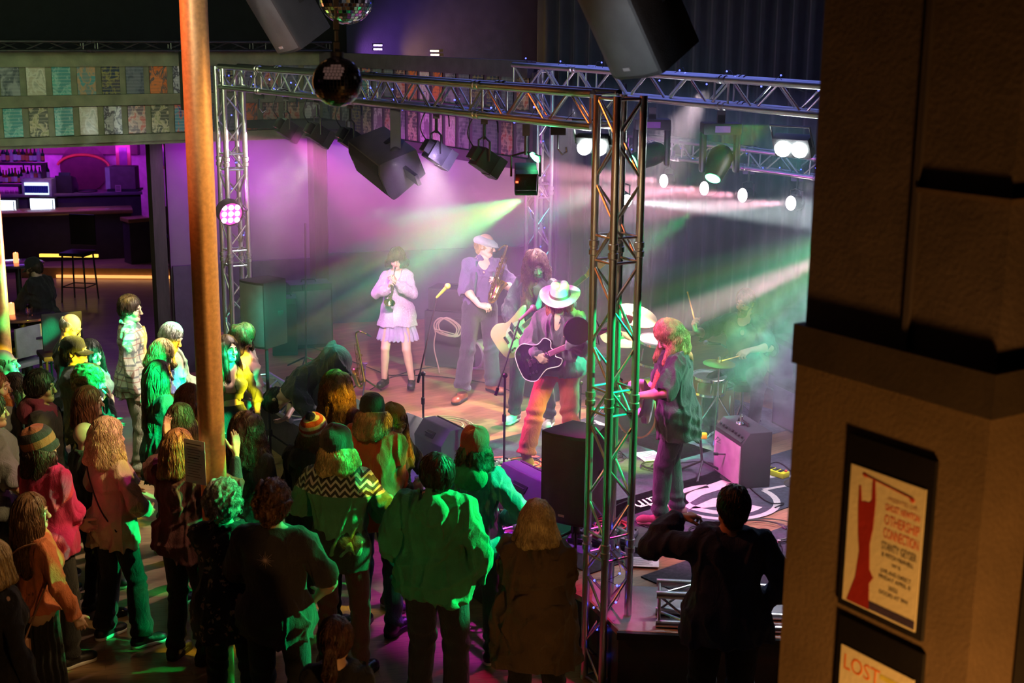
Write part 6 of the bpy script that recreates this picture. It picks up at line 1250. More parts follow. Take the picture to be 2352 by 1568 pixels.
MB().lathe([(.145, -.072), (.06, -.08), (.0001, -.082)], 32, (0, 0, 0), (.75, .65, 0)).build('front_grille', M('fan_grey', (.25, .24, .27), .4), e); MB().box((0, 0, -.155), (.22, .18, .03)).build('foot', MATS['white_plastic'], e, bev=.01)
# folding guitar stand with yellow head
q = sp(1612, 1092); e = emp('guitar_stand', 'folding black stand with yellow yoke behind the right guitarist', 'guitar stand', q); MB().tube((0, 0, .10), (-.03, 0, .36), .012).build('post', MATS['dark_metal'], e)
for a in (.3, 2.4, 4.4): MB().tube((0, 0, .14), (.22*math.cos(a), .22*math.sin(a), .012), .010).build('leg', MATS['dark_metal'], e)
MB().box((-.03, 0, .37), (.12, .06, .05)).build('yoke', M('yellow_orange', (.85, .45, .02), .45), e, bev=.01)
# ================================================================ drum kit
def drum(loc, ax, r, d, label, shell, head, name='drum'):
    e = emp(name, label, 'drum', loc, group='drum kit'); ax = np.array(ax, float); ax /= np.linalg.norm(ax); MB().lathe([(r, -d/2), (r, d/2)], 32, (0, 0, 0), ax).build('shell', shell, e, smooth=True)
    for s in (-1, 1):
        MB().lathe([(.0001, s*(d/2+.002)), (r*.98, s*(d/2+.002))][::s], 32, (0, 0, 0), ax).build('drumhead', head, e); MB().lathe([(r*.97, s*d/2-.012), (r*1.03, s*d/2-.012), (r*1.03, s*d/2+.012), (r*.97, s*d/2+.012), (r*.97, s*d/2-.012)], 32, (0, 0, 0), ax).build('hoop', MATS['hoop'] if name == 'bass_drum' else MATS['chrome'], e, smooth=True)
    x, y, z = basis(ax); l0 = None
    for k in range(8):
        t = k*PI/4; p = (x*math.cos(t)+y*math.sin(t))*r*1.02
        o = MB().tube(-z*d*.3, z*d*.3, .008, n=6).build('lug', MATS['chrome'], e) if l0 is None else bpy.data.objects.new('lug', l0.data)
        if l0 is not None: COL.objects.link(o); o.parent = e
        l0 = l0 or o; o.location = p
    return e
M('hoop', (.55, .12, .05), .35); shl = M('shell_bronze', (.28, .16, .10), .3, coat=.5); hd_ = M('drumhead_white', (.7, .68, .66), .5); hdb = M('drumhead_black', (.03, .03, .035), .35)
qk = sp(1490, 1003)+A(0, .12, .28); drum(qk, (-.75, -.66, 0), .28, .38, 'bass drum with an orange hoop seen through the right tower', shl, hdb, 'bass_drum')
drum(PY(1500, 805, 12.95), (.1, -.2, 1), .16, .22, 'dark rack tom above the bass drum', M('shell_black', (.03, .03, .035), .25), hd_); drum(PY(1628, 880, 12.75), (.05, -.1, 1), .17, .15, 'snare drum with a bronze shell below the hi-hat', shl, hd_)
e = drum(PY(1640, 920, 12.9), (0, 0, 1), .19, .32, 'floor tom with bronze shell behind the hi-hat stand', shl, hd_)
for k in range(3): MB().tube((.19*math.cos(k*2.1), .19*math.sin(k*2.1), .1), (.21*math.cos(k*2.1), .21*math.sin(k*2.1), -(PY(1640, 920, 12.9)[2]-SH-.01)), .008).build('leg', MATS['chrome'], e)
cymm = M('cymbal_bronze', (.20, .17, .06), .55, .6, var=.2, nsc=3, bmp=.2, bsc=20)
def cymbal(px, py, Y, r, tilt, base, label, hat=False):
    c = PY(px, py, Y); e = emp('cymbal_on_stand', label, 'cymbal', (c[0], c[1], SH+.012), group='drum kit'); z = c[2]-SH-.012; nrm = np.array(tilt, float); nrm /= np.linalg.norm(nrm)
    MB().lathe([(r, -.012), (r*.6, .0), (r*.22, .008), (r*.16, .022), (.01, .03), (.01, .026), (r*.15, .017), (r*.21, .004), (r*.6, -.004), (r, -.015)], 40, (0, 0, z), nrm).build('cymbal', cymm, e, smooth=True)
    if hat: MB().lathe([(r, -.018), (r*.6, -.03), (.01, -.05)], 40, (0, 0, z), nrm).build('lower_cymbal', cymm, e, smooth=True)
    MB().tube((0, 0, .3), (0, 0, z+.06), .009, n=8).build('rod', MATS['chrome'], e, smooth=True); MB().tube((0, 0, .12), (0, 0, z*.62), .013, n=8).build('tube', MATS['chrome'], e, smooth=True); MB().lathe([(.018, z+.03), (.016, z+.055), (.0001, z+.056)], 10).build('wing_nut', MATS['chrome'], e)
    for k in range(3): a = k*2.094+base; MB().path([(0, 0, .42), (.24*math.cos(a), .24*math.sin(a), .05), (.30*math.cos(a), .30*math.sin(a), .012)], .009, 6).build('leg', MATS['chrome'], e)
cymbal(1652, 832, 12.55, .155, (.03, -.05, 1), .3, 'hi-hat cymbals on a chrome stand in front of the drummer', True); cymbal(1462, 722, 13.3, .22, (.25, -.35, 1), 1, 'large ride cymbal tilted behind the right tower, upper one'); cymbal(1425, 776, 13.0, .2, (.12, -.2, 1), .6, 'flat crash cymbal lower left behind the right tower'); cymbal(1570, 762, 13.1, .2, (.0, .1, 1), .9, 'thin crash cymbal over the toms beside the drummer hand')
D_ = PPL['drum']
q = D_['root'].location; e = emp('drum_stool', 'round black drum stool under the drummer', 'stool', (q[0]+.03, q[1]+.12, SH+.004), group='drum kit'); MB().lathe([(.17, .36), (.18, .38), (.18, .43), (.16, .45), (.0001, .455)], 24).build('seat', MATS['black_plastic'], e, smooth=True); MB().tube((0, 0, .1), (0, 0, .38), .02).build('post', MATS['chrome'], e)
for k in range(3): MB().tube((0, 0, .2), (.2*math.cos(k*2.1), .2*math.sin(k*2.1), .01), .01).build('leg', MATS['chrome'], e)
# ================================================================ instruments in hands
def WX(J, p):                              # local (template) point of a person to the world
    r = J['root']; a = r.rotation_euler[2]; p = np.array(p)*J['sc']; return A(p[0]*math.cos(a)-p[1]*math.sin(a)+r.location[0], p[0]*math.sin(a)+p[1]*math.cos(a)+r.location[1], p[2]+r.location[2])
def WD(J, d): a = J['root'].rotation_euler[2]; return A(d[0]*math.cos(a)-d[1]*math.sin(a), d[0]*math.sin(a)+d[1]*math.cos(a), d[2])
def frame_obj(e, o, x, n):
    x = np.array(x, float); x /= np.linalg.norm(x); n = np.array(n, float); n -= x*(n@x); n /= np.linalg.norm(n); y = np.cross(n, x); e.matrix_world = Matrix([[x[i], y[i], n[i], o[i]] for i in range(3)]+[[0, 0, 0, 1]])
def smooth_out(pts, n=5): q = bez([(*p, 0) for p in pts+[pts[0]]], n)[:-1]; return [(p[0], p[1]) for p in q]
def guitar(label, o, x, n, body, trim, neckm, bass=False, single=False, headm=None, name='electric_guitar'):
    e = emp(name, label, 'guitar', (0, 0, 0), group=None); s = 1.12 if bass else 1.0
    if single: out = [(-.22, 0), (-.20, .12), (-.10, .175), (.0, .13), (.06, .12), (.13, .145), (.18, .10), (.16, .04), (.20, .0), (.17, -.04), (.22, -.085), (.17, -.13), (.06, -.115), (.0, -.13), (-.10, -.175), (-.20, -.12)]
    else: out = [(-.22, 0), (-.20, .13), (-.10, .17), (.0, .125), (.10, .13), (.22, .15), (.24, .12), (.15, .05), (.16, -.02), (.17, -.07), (.22, -.12), (.18, -.15), (.06, -.12), (.0, -.125), (-.10, -.165), (-.20, -.12)]
    out = [(a*s, b*s) for a, b in out]; so = smooth_out(out, 4); MB().prism(so, -.022, .020).build('guitar_body', body, e, bev=.006)
    if single: MB().path([(a*1.0, b*1.0, .021) for a, b in so], .0045, 6, closed=True).build('binding', trim, e, smooth=True)
    else: MB().prism(smooth_out([(-.12*s, -.05*s), (-.05*s, .06*s), (.08*s, .08*s), (.15*s, .03*s), (.14*s, -.06*s), (.0, -.10*s), (-.12*s, -.12*s)], 4), .020, .0235).build('pickguard', trim, e)
    L = .86 if bass else .62; MB().prism([(.12*s, -.026), (.14*s+L, -.020), (.14*s+L, .020), (.12*s, .026)], .006, .030).build('neck', neckm, e, bev=.006); MB().box((.13*s+L/2, 0, .032), (L, .040, .004)).build('fretboard', M('fretboard', (.14, .07, .04), .5), e); x0 = .14*s+L
    MB().prism([(x0, -.02), (x0+.03, -.035), (x0+.20*s, -.03), (x0+.24*s, .01), (x0+.20*s, .045), (x0+.05, .035), (x0, .02)], .0, .018).build('headstock', headm or neckm, e, bev=.004)
    for k in range(4 if bass else 6): MB().path([(x0+.05+k*(.042 if bass else .026), .03, .01), (x0+.05+k*(.042 if bass else .026), .065 if bass else .055, .01)], [.007, .012 if bass else .009], 8).build('tuning_peg', MATS['chrome'], e)
    for xx in ((-.02, .07) if not single else (.0, .085)): MB().box((xx*s, 0, .026), (.035, .085 if not bass else .1, .012)).build('pickup', MATS['chrome'] if single else MATS['black_plastic'], e, bev=.004)
    MB().box((-.09*s, 0, .028), (.03, .08, .014)).build('bridge', MATS['chrome'], e, bev=.003); mb = MB()
    for k in range(4 if bass else 6): yy = (k-(1.5 if bass else 2.5))*(.011 if bass else .0075); mb.tube((-.09*s, yy, .038), (x0+.02, yy*.8, .037), .0011, n=4)
    mb.build('strings', MATS['chrome'], e)
    for k in range(3): MB().lathe([(.011, 0), (.010, .012), (.0001, .013)], 12, (-.13*s+k*.035, -.10*s-.0*k, .022)).build('knob', MATS['dark_metal'], e)
    frame_obj(e, o, x, n); return e
def strap(J, pts, mat, label='guitar strap', wd=.024):
    P_ = bez([J['tp'](*p) for p in pts], 6); vs = []; fs = []
    for i, p in enumerate(P_):
        t = P_[min(i+1, len(P_)-1)]-P_[max(i-1, 0)]; c = J['tp'](0, 0, p[2]/1.0 if False else 1.2); r = p-A(c[0], c[1], p[2]); n_ = np.cross(t, r); n_ /= np.linalg.norm(n_)+1e-9; vs += [p-n_*wd, p+n_*wd]
    for i in range(len(P_)-1): fs.append((2*i, 2*i+1, 2*i+3, 2*i+2))
    me = newmesh('strap', vs, fs); me.materials.append(mat); o = bpy.data.objects.new('guitar_strap', me); COL.objects.link(o); sm = o.modifiers.new('s', 'SOLIDIFY'); sm.thickness = .004; o.parent = J['root']; return o
maple = M('maple', (.75, .42, .14), .35, stretch=(8, 1, 1)); creamg = M('body_cream', (.50, .40, .22), .25, var=.05, bmp=0, coat=.5); blackg = M('body_black', (.02, .012, .03), .15, bmp=0, coat=.8); whiteg = M('body_white', (.75, .75, .72), .25, bmp=0)
C = PPL['cow']; guitar('black single-cut electric guitar with white binding held by the hatted singer', WX(C, C['tp'](.13, .24, 1.06)), WD(C, (-.80, .15, .42)), WD(C, (.05, 1, .15)), blackg, whiteg, M('neck_pink', (.5, .25, .2), .4), single=True)
strap(C, [(.16, .20, .98), (.17, .0, 1.18), (.05, -.155, 1.35), (-.09, -.06, 1.475), (-.12, .09, 1.40), (-.07, .20, 1.14)], M('strap_dark', (.03, .03, .03), .7))
C = PPL['bass']; guitar('cream bass guitar with maple neck held by the long-haired bassist', WX(C, C['tp'](.12, .25, .95)), WD(C, (-.72, .12, .62)), WD(C, (.0, 1, .1)), creamg, M('pickguard_mint', (.5, .52, .42), .3, bmp=0), maple, bass=True, name='bass_guitar')
strap(C, [(.24, .16, .98), (.18, -.05, 1.2), (.04, -.15, 1.38), (-.09, -.06, 1.475), (-.11, .10, 1.38), (-.09, .20, 1.2)], M('strap_teal2', (.03, .22, .2), .6), wd=.03)
C = PPL['guit']; guitar('pale electric guitar with dark pickguard held by the right guitarist', WX(C, C['tp'](.12, .25, 1.02)), WD(C, (-.80, .25, .35)), WD(C, (.05, 1, .15)), whiteg, M('pickguard_blue', (.05, .06, .12), .3, bmp=0), maple)
strap(C, [(.2, .16, 1.0), (.17, -.05, 1.2), (.02, -.155, 1.38), (-.10, -.06, 1.465), (-.13, .12, 1.36), (-.10, .20, 1.15)], M('strap_red', (.5, .15, .08), .7, var=.6, nsc=90), wd=.028)
# trumpet
C = PPL['trumpet']; o = C['hp'](0, .115, .022); d = C['R']@A(0, .80, -.60); d /= np.linalg.norm(d); o = WX(C, o); d = WD(C, d); e = emp('trumpet', 'silver-gold trumpet played by the woman in lilac', 'trumpet'); mb = MB()
mb.lathe([(.009, -.0), (.011, .004), (.006, .03), (.0045, .06), (.0045, .30)], 14, (0, 0, 0), (1, 0, 0)); mb.path(bez([(.28, 0, 0), (.36, 0, -.01), (.40, 0, -.05), (.36, 0, -.09), (.2, 0, -.09), (.12, 0, -.08), (.09, 0, -.05), (.12, 0, -.015), (.2, 0, -.02), (.34, 0, -.03)], 6), .006, 8); mb.build('tubing', MATS['brass_pale'] if 'brass_pale' in MATS else M('brass_pale', (.85, .72, .42), .16, 1, bmp=0), e, smooth=True)
MB().lathe([(.006, .18), (.009, .30), (.016, .38), (.03, .43), (.060, .465), (.062, .467), (.058, .462), (.028, .428), (.012, .38), (.0001, .3)], 28, (0, 0, -.045), (1, 0, 0)).build('bell', M('brass_pale', (.85, .72, .42), .16, 1), e, smooth=True)
for k in range(3): MB().tube((.17+k*.028, 0, -.10), (.17+k*.028, 0, .02), .011, n=12).build('valve', MATS['chrome'], e, smooth=True); MB().tube((.17+k*.028, 0, .02), (.17+k*.028, 0, .045), .004, n=8).build('valve_stem', MATS['chrome'], e)
frame_obj(e, o, d, WD(C, C['R']@A(0, .6, .8)))
# saxophones
def sax(label, scale, name='saxophone'):
    e = emp(name, label, 'saxophone'); g = MATS['brass']; mb = MB(); body = bez([(0, 0, .62), (0, 0, .3), (0, 0, .06), (.02, 0, -.02), (.07, 0, -.05), (.115, 0, -.02), (.125, 0, .05)], 6); n = len(body)
    mb.path(body, [.016+.026*(i/n)**1.3 for i in range(n)], 18); mb.build('body_tube', g, e, smooth=True); MB().lathe([(.040, 0), (.045, .05), (.058, .10), (.085, .15), (.088, .152), (.080, .145), (.05, .09), (.03, .03), (.0001, .02)], 28, (.124, 0, .04), (.22, 0, 1)).build('bell', g, e, smooth=True)
    MB().path(bez([(0, 0, .61), (0, 0, .68), (-.02, 0, .72), (-.08, 0, .735), (-.15, 0, .715), (-.19, 0, .695)], 5), [.013]*10+[.011]*8+[.008]*8, 12).build('neck', g, e, smooth=True)
    MB().tube((-.18, 0, .70), (-.255, 0, .665), .013, .007, 12).build('mouthpiece', MATS['black_plastic'], e, smooth=True)
    for k in range(16): z = .56-k*.034; MB().lathe([(.016, 0), (.017, .006), (.0001, .010)], 12, (.0+.02*math.sin(k*2.1)+.012, (-1)**k*.024, z), (.5, (-1)**k, 0)).build('key', M('key_brass', (.9, .68, .35), .15, 1), e, smooth=True)
    mb = MB()
    for s, x in ((1, .0), (-1, .012), (1, .03)): mb.tube((x, s*.036, .56), (x+.01, s*.040, .02), .0035, n=6); mb.tube((x+.03, -s*.03, .4), (x+.08, -s*.02, .02), .003, n=6)
    mb.build('key_rods', g, e); MB().path([(.05, .03, .1), (.09, .045, .12), (.10, .03, .05)], .006, 6).build('key_guard', g, e); e.scale = (scale,)*3; return e
C = PPL['sax']; e = sax('brass tenor saxophone played by the man in the flat cap', 1.0); mo = WX(C, C['hp'](0, .118, .022)); bot = WX(C, C['tp'](.10, .30, .98)); z = mo-bot; L = np.linalg.norm(z); z /= L; fwd = WD(C, A(-.2, 1, 0)); xx = fwd-z*(fwd@z); xx /= np.linalg.norm(xx); yy = np.cross(z, xx); sc_ = L/.73
top = mo-( -xx*.255*sc_+z*.665*sc_); e.matrix_world = Matrix([[xx[i]*sc_, yy[i]*sc_, z[i]*sc_, top[i]] for i in range(3)]+[[0, 0, 0, 1]])
q = sp(838, 905); e = sax('alto saxophone resting upright on a small stand at the stage edge', .80); e.location = q+A(0, 0, .12); e.rotation_euler = (-.12, .10, 2.6)
s_ = emp('saxophone_stand', 'small folding stand holding the alto saxophone', 'instrument stand', q+A(0, .02, 0)); MB().path([(0, 0, .12), (.0, .04, .3), (.03, .0, .34), (-.03, 0, .34), (0, .04, .3)], .008, 6).build('cradle', M('stand_violet', (.2, .05, .25), .4), s_)
for a in (.6, 2.7, 4.7): MB().tube((0, 0, .16), (.2*math.cos(a), .2*math.sin(a), .012), .009).build('leg', MATS['dark_metal'], s_)
# drum sticks
C = D_
for i, d in ((1, (.25, .1, .95)), (0, (.55, .5, -.12))):
    W_ = WX(C, C['wr'][i]+C['hand'][i][1]*.07+C['hand'][i][2]*.02); dd = WD(C, d); o = MB().path([W_-dd*.06, W_+dd*.30, W_+dd*.33], [.0075, .006, .008], 8).build('drum_stick', maple, smooth=True); tag(o, 'drum stick %s' % ('raised in the drummer right hand' if i else 'held low in the drummer left hand over the hi-hat'), 'drum stick', 'drum sticks')
# things the crowd holds
def at_hand(key, i, off=.07): C = PPL[key]; W_, d, n, e2 = C['hand'][i]; return WX(C, W_+d*off+n*.035)
def cup(loc, label, beer=True):
    e = emp('drink_cup', label, 'cup', np.array(loc)-A(0, 0, .06), group='drinks'); MB().lathe([(.0001, .002), (.028, .002), (.036, .12), (.034, .12), (.027, .006), (.0001, .006)], 20).build('cup_wall', MATS['glass'], e, smooth=True)
    if beer: MB().lathe([(.0001, .008), (.026, .008), (.032, .09), (.0001, .09)], 20).build('beer', M('beer', (.55, .5, .08), .2), e, smooth=True)
cup(at_hand('mustard', 1), 'plastic cup of beer held by the woman in the mustard beanie'); cup(at_hand('quilted', 1)+A(.1, .1, .05), 'small clear plastic glass held in front of the quilted jacket', False)
def bag(key, loc, label, w, h, mat, strapto=None):
    C = PPL[key]; e = emp('handbag', label, 'bag', WX(C, loc), C['root'].rotation_euler[2]); MB().box((0, 0, 0), (w, .07, h)).build('bag_body', mat, e, bev=.015, seg=3); MB().box((0, .04, h*.2), (w*.96, .012, h*.5)).build('flap', mat, e, bev=.004)
    if strapto: MB().path(bez([(-w/2, 0, h*.4), *strapto, (w/2, 0, h*.4)], 6), .006, 5).build('shoulder_strap', mat, e); return e
bag('orange', (.02, -.20, .72), 'small rust-brown shoulder bag hanging from the orange sweater woman', .26, .18, M('bag_tan', (.26, .12, .07), .6), [(-.02, .0, .55), (.13, .16, .66), (.14, .20, .5)])
for key, pt in (('cream', [(-.12, -.13, 1.47), (-.03, -.155, 1.3), (.1, -.155, 1.1), (.2, -.1, .95)]),):
    C = PPL[key]; MB().path(bez([C['tp'](*p) for p in pt], 5), .006, 6).build('bag_strap', MATS['black_rubber'], C['root'])

# ================================================================ bar area under the gallery
darkw = M('bar_dark', (.05, .035, .05), .5); topw = M('bar_top', (.40, .22, .10), .25, coat=.6, stretch=(1, 8, 1))
def bar_line(px0, py0, px1, py1, z): return P(px0, py0, z), P(px1, py1, z)
def counter(name, label, a, b, z, dep, mat, topm, top=.05, h0=0, cat='counter'):
    a, b = a[:2], b[:2]; L = np.linalg.norm(b-a); ang = math.atan2(b[1]-a[1], b[0]-a[0]); c = (a+b)/2; e = emp(name, label, cat, (c[0], c[1], 0), ang)
    MB().box((0, dep/2, (z-top+h0)/2), (L-.06, dep-.08, z-top-h0)).build('front_body', mat, e, bev=.006); MB().box((0, dep/2, z-top/2), (L, dep, top)).build('worktop', topm, e, bev=.012); return e
a = P(-60, 492, 1.08); b = P(305, 481, 1.08); counter('bar_counter', 'long bar counter with warm glossy wooden top', a, b, 1.08, .62, darkw, topw, .07)
a = P(298, 502, 1.0); b = P(445, 492, 1.0); counter('side_counter', 'short side counter catching warm light right of the bar', a+A(0, -.1, 0), b, 1.0, .4, darkw, topw, .07)
a0 = P(-60, 450, 1.22); b0 = P(327, 441, 1.22); e = counter('back_bar', 'dark back bar cabinet running below the violet wall', a0, b0, 1.22, .6, darkw, M('back_top', (.2, .13, .2), .3)); Lb = np.linalg.norm((b0-a0)[:2]); YB = (a0[1]+b0[1])/2
wl = mat_emit('fridge_white', (.78, .90, 1), 2.2)
def bb(px, py, d=0.0): q = PY(px, py, b0[1]+(a0[1]-b0[1])*(327-px)/387+d); return q
for (x0, x1, y0, y1, lb) in ((-25, 40, 461, 487, 'glowing white under-counter fridge at the left edge'), (66, 129, 457, 484, 'glowing white under-counter fridge below the can cooler')):
    p, q = bb(x0, y0, -.09), bb(x1, y1, -.09); e = emp('bar_fridge', lb, 'fridge', (p+q)/2, group='under-counter fridges'); w_, h_ = abs(q[0]-p[0]), abs(p[2]-q[2]); MB().box((0, .06, 0), (w_+.06, .10, h_+.06)).build('housing', MATS['dark_metal'], e, bev=.006); MB().box((0, -.0, 0), (w_, .02, h_)).build('glass_door', wl, e); MB().box((w_*.44, -.02, 0), (.012, .02, h_*.9)).build('door_handle', MATS['dark_metal'], e)
p, q = bb(50, 418, -.0), bb(118, 448, -.0); c = (p+q)/2; e = emp('can_cooler', 'small lit counter cooler holding a row of slim cans', 'cooler', c); w_, h_ = abs(q[0]-p[0]), abs(p[2]-q[2])
MB().box((0, .18, 0), (w_+.08, .34, h_+.10)).build('housing', M('cooler_shell', (.4, .35, .45), .4), e, bev=.01); MB().box((0, .0, 0), (w_*.92, .02, h_*.86)).build('lit_window', mat_emit('cooler_white', (.6, .8, 1), 1.6), e)
can0 = None
for k in range(13):
    o = MB().tube((0, 0, -h_*.3), (0, 0, h_*.22), .020, n=10).build('can', M('can_blue', (.05, .1, .5), .3, .3), e, smooth=True) if can0 is None else bpy.data.objects.new('can', can0.data)
    if can0 is not None: COL.objects.link(o); o.parent = e
    can0 = can0 or o; o.location = (-w_*.42+k*w_*.84/12, -.02, 0)
def bottle(loc, h, label, col, cap, lab):
    e = emp('bottle', label, 'bottle', loc, group='bottles behind the bar'); r_ = h*.13; MB().lathe([(.0001, 0), (r_, .004), (r_, h*.55), (r_*.45, h*.72), (r_*.36, h*.94), (.0001, h*.95)], 12).build('bottle_glass', col, e, smooth=True); MB().lathe([(r_*.45, h*.92), (r_*.45, h*1.0), (.0001, h*1.0)], 8).build('cap', cap, e)
    MB().lathe([(r_*1.03, h*.12), (r_*1.03, h*.45)], 12).build('label', lab, e, smooth=True)
bg = [M('bot_green', (.02, .08, .03), .1, bmp=0), M('bot_amber', (.25, .08, .02), .1, bmp=0), M('bot_clear', (.5, .45, .55), .08, bmp=0), M('bot_dark', (.03, .02, .05), .1, bmp=0)]
bl = [M('lab_white', (.8, .75, .8), .6), M('lab_pink', (.7, .3, .5), .6), M('lab_orange', (.8, .3, .1), .6)]; bc = [MATS['chrome'], M('cap_red', (.6, .04, .04), .4), MATS['brass']]
cw = ['green', 'amber', 'clear', 'dark']; nw = ['one', 'two', 'three', 'four', 'five', 'six', 'seven', 'eight', 'nine', 'ten', 'eleven', 'twelve']; rs = random.Random(11)
for row, (y, xs, dz, nm) in enumerate(((421, range(2, 52, 7), .0, 'on the counter left of the can cooler'), (412, range(56, 114, 9), 0, 'on top of the can cooler'), (372, range(0, 104, 9), 0, 'on the high shelf'))):
    for k, x in enumerate(xs): ci = rs.randrange(4); q = bb(x, y, .30-.0*row); bottle(q, rs.uniform(.24, .33), '%s bottle %s, number %s from the left' % (cw[ci], nm, nw[k]), bg[ci], bc[rs.randrange(3)], bl[rs.randrange(3)])
for (x0, x1, y, lb) in ((-30, 54, 423, 'low bottle shelf left of the can cooler'), (-30, 108, 373.5, 'high bottle shelf under the gallery')):
    p, q = bb(x0, y, .30), bb(x1, y, .30); c = (p+q)/2; o = MB().box((0, 0, -.02), (q[0]-p[0], .26, .03)).build('bottle_shelf', darkw, loc=c); tag(o, lb, 'shelf', 'bottle shelves')
    MB().box(((q[0]-p[0])/2-.02, 0, -.5 if y < 400 else -.12), (.03, .2, 1.0 if y < 400 else .2)).build('bracket', darkw, o)
def tumbler(loc, label, group='glasses'):
    e = MB().lathe([(.0001, .0), (.026, .0), (.034, .10), (.031, .10), (.024, .008), (.0001, .008)], 16).build('drinking_glass', MATS['glass'], smooth=True, loc=loc); tag(e, label, 'glass', group)
for k in range(4): tumbler(bb(4+k*12, 449, .25), 'upturned glass %s on the back bar at far left' % nw[k])
# register, menu box, card, speaker like things on the back bar
q = bb(155, 441, .3); e = emp('cash_register', 'dark cash register on the back bar', 'cash register', q); MB().prism([(-.2, 0), (.2, 0), (.2, .10), (.06, .28), (-.2, .34)], -.16, .16, np.array([[0, 0, 1.], [1, 0, 0], [0, 1, 0]])).build('housing', darkw, e, bev=.012); MB().box((0, -.12, .33), (.22, .03, .12), rotm(-.3, 0, 0)).build('screen', MATS['black_plastic'], e, bev=.005); MB().box((0, -.10, .20), (.24, .12, .015), rotm(.6, 0, 0)).build('keypad', MATS['black_rubber'], e)
q = bb(200, 441, .3); e = emp('serving_tray', 'flat dark tray beside the register', 'tray', q); MB().lathe([(.0001, .01), (.19, .01), (.2, .03), (.19, .0), (.0001, .0)], 24).build('tray_disc', darkw, e, smooth=True)
q = bb(288, 437, .35); e = emp('display_box', 'purple-lit square cabinet at the right end of the back bar', 'cabinet', q); MB().box((0, 0, .26), (.50, .3, .44)).build('box_body', M('box_plum', (.28, .12, .2), .5), e, bev=.02); MB().box((-.30, .02, .24), (.10, .22, .42)).build('side_leaf', bl[0], e); MB().box((0, 0, .02), (.6, .36, .04)).build('base', darkw, e)
q = bb(272, 441, .05); e = emp('table_sign', 'small pink printed card standing on the back bar', 'sign', q); MB().box((0, 0, .07), (.11, .02, .13)).build('card', bl[1], e); mb = MB()
for k in range(4): mb.box((0, -.012, .11-k*.025), (.08, .003, .008))
mb.build('printed_lines', darkw, e)
# framed windows in the bar side wall and upper panel decor
fr_ = M('frame_brown', (.22, .10, .06), .4, coat=.4)
for px, py, w_, h_, lb in ((375, 360, .5, .36, 'framed dark glass panel right of the bar'), (284, 362, .16, .42, 'narrow framed opening beside the bar corner')):
    q = PY(px, py, 27.6); e = emp('wall_frame', lb, 'frame', q, group='framed panels by the bar'); MB().box((0, 0, 0), (w_+.14, .06, h_+.14)).build('frame', fr_, e, bev=.01); MB().box((0, -.035, 0), (w_, .01, h_)).build('glass_panel', M('panel_glass', (.10, .06, .12), .15), e)
struct('wall_bar_right', MB().box((-5.0, 27.8, 2.75), (2.4, .12, 1.6)), M('bar_wall_oak', (.30, .14, .09), .4)); struct('wall_bar_right_lower', MB().box((-5.0, 27.9, 1.0), (2.4, .1, 1.95)), MATS['bar_wall_white'])
q = PY(180, 375, 28.27); e = emp('arch_decor', 'dark arched relief on the brown panel over the bar', 'decor', q); MB().path([(.55*math.cos(t)+.1, 0, .28*math.sin(t)-.1) for t in np.linspace(.2, 2.9, 16)], .03, 8).build('arch_rim', M('amber_rim', (.5, .2, .05), .4), e, smooth=True); MB().lathe([(.5, -.01), (.0001, -.02)], 30, (.1, .02, -.1), (0, -1, 0)).build('arch_disc', M('relief_dark', (.06, .03, .03), .5), e)
# tables, stools and candles
def round_table(q, r_, z, label):
    e = emp('round_table', label, 'table', (q[0], q[1], 0), group='round bar tables'); MB().lathe([(.0001, z-.03), (r_, z-.03), (r_, z), (.0001, z)], 32).build('tabletop', M('table_lacquer', (.06, .03, .08), .18, coat=.7), e, bev=.004); MB().tube((0, 0, .02), (0, 0, z-.03), .04, n=12).build('pedestal', MATS['dark_metal'], e, smooth=True); MB().lathe([(.25, 0), (.24, .02), (.05, .04), (.0001, .04)], 20).build('base', MATS['dark_metal'], e, smooth=True); return e
def stool(loc, ang, label, sh=.74, back=.42, mat=None, group='bar stools'):
    e = emp('bar_stool', label, 'stool', (loc[0], loc[1], 0), math.radians(ang), group); w_ = .21; m_ = mat or darkw; MB().box((0, 0, sh), (.44, .42, .06)).build('seat', m_, e, bev=.02)
    if back: MB().box((0, -.22, sh+.1+back/2), (.44, .035, back)).build('backrest', m_, e, bev=.015)
    for sx in (-1, 1):
        for sy in (-1, 1): MB().tube((sx*w_*.85, sy*w_*.8, sh-.03), (sx*w_, sy*w_, .0), .016, .013, 8).build('leg', MATS['dark_metal'], e)
    if sh > .6: MB().path([(sx*w_*.96, sy*w_*.96, .25) for sx, sy in ((-1, -1), (1, -1), (1, 1), (-1, 1))], .010, 6, closed=True).build('foot_ring', MATS['dark_metal'], e)
def candle(q, label, col=(1, .28, .10), s=2.2):
    e = emp('candle_lamp', label, 'candle', q, group='candle lamps on the tables'); MB().lathe([(.0001, 0), (.036, 0), (.036, .13), (.030, .14), (.028, .125), (.0001, .12)], 20).build('wax', mat_emit('wax_%s' % round(col[1], 2), col, s), e, smooth=True); MB().ball((0, 0, .135), (.007, .007, .016), 8, 6).build('flame', mat_emit('flame', (1, .6, .2), 6), e)
t1 = P(40, 603, 1.06); round_table(t1, .36, 1.06, 'high round table with one candle, farthest of the three'); candle(PY(37, 600, t1[1])*A(1, 1, 0)+A(0, 0, 1.062), 'orange candle on the farthest high table')
t2 = P(50, 722, .92); round_table(t2, .38, .92, 'round table with a candle and a glass beside the seated man'); candle(A(t2[0]-.12, t2[1], .922), 'orange candle on the middle table'); tumbler(A(t2[0]+.12, t2[1]-.05, .922), 'clear glass on the middle table by the seated man', 'table glasses')
t3 = P(62, 762, .76); round_table(t3, .36, .76, 'low round table with coloured reflections and a green-topped candle'); candle(A(t3[0]+.24, t3[1]+.02, .762), 'red and green candle on the nearest table', (1, .2, .08))
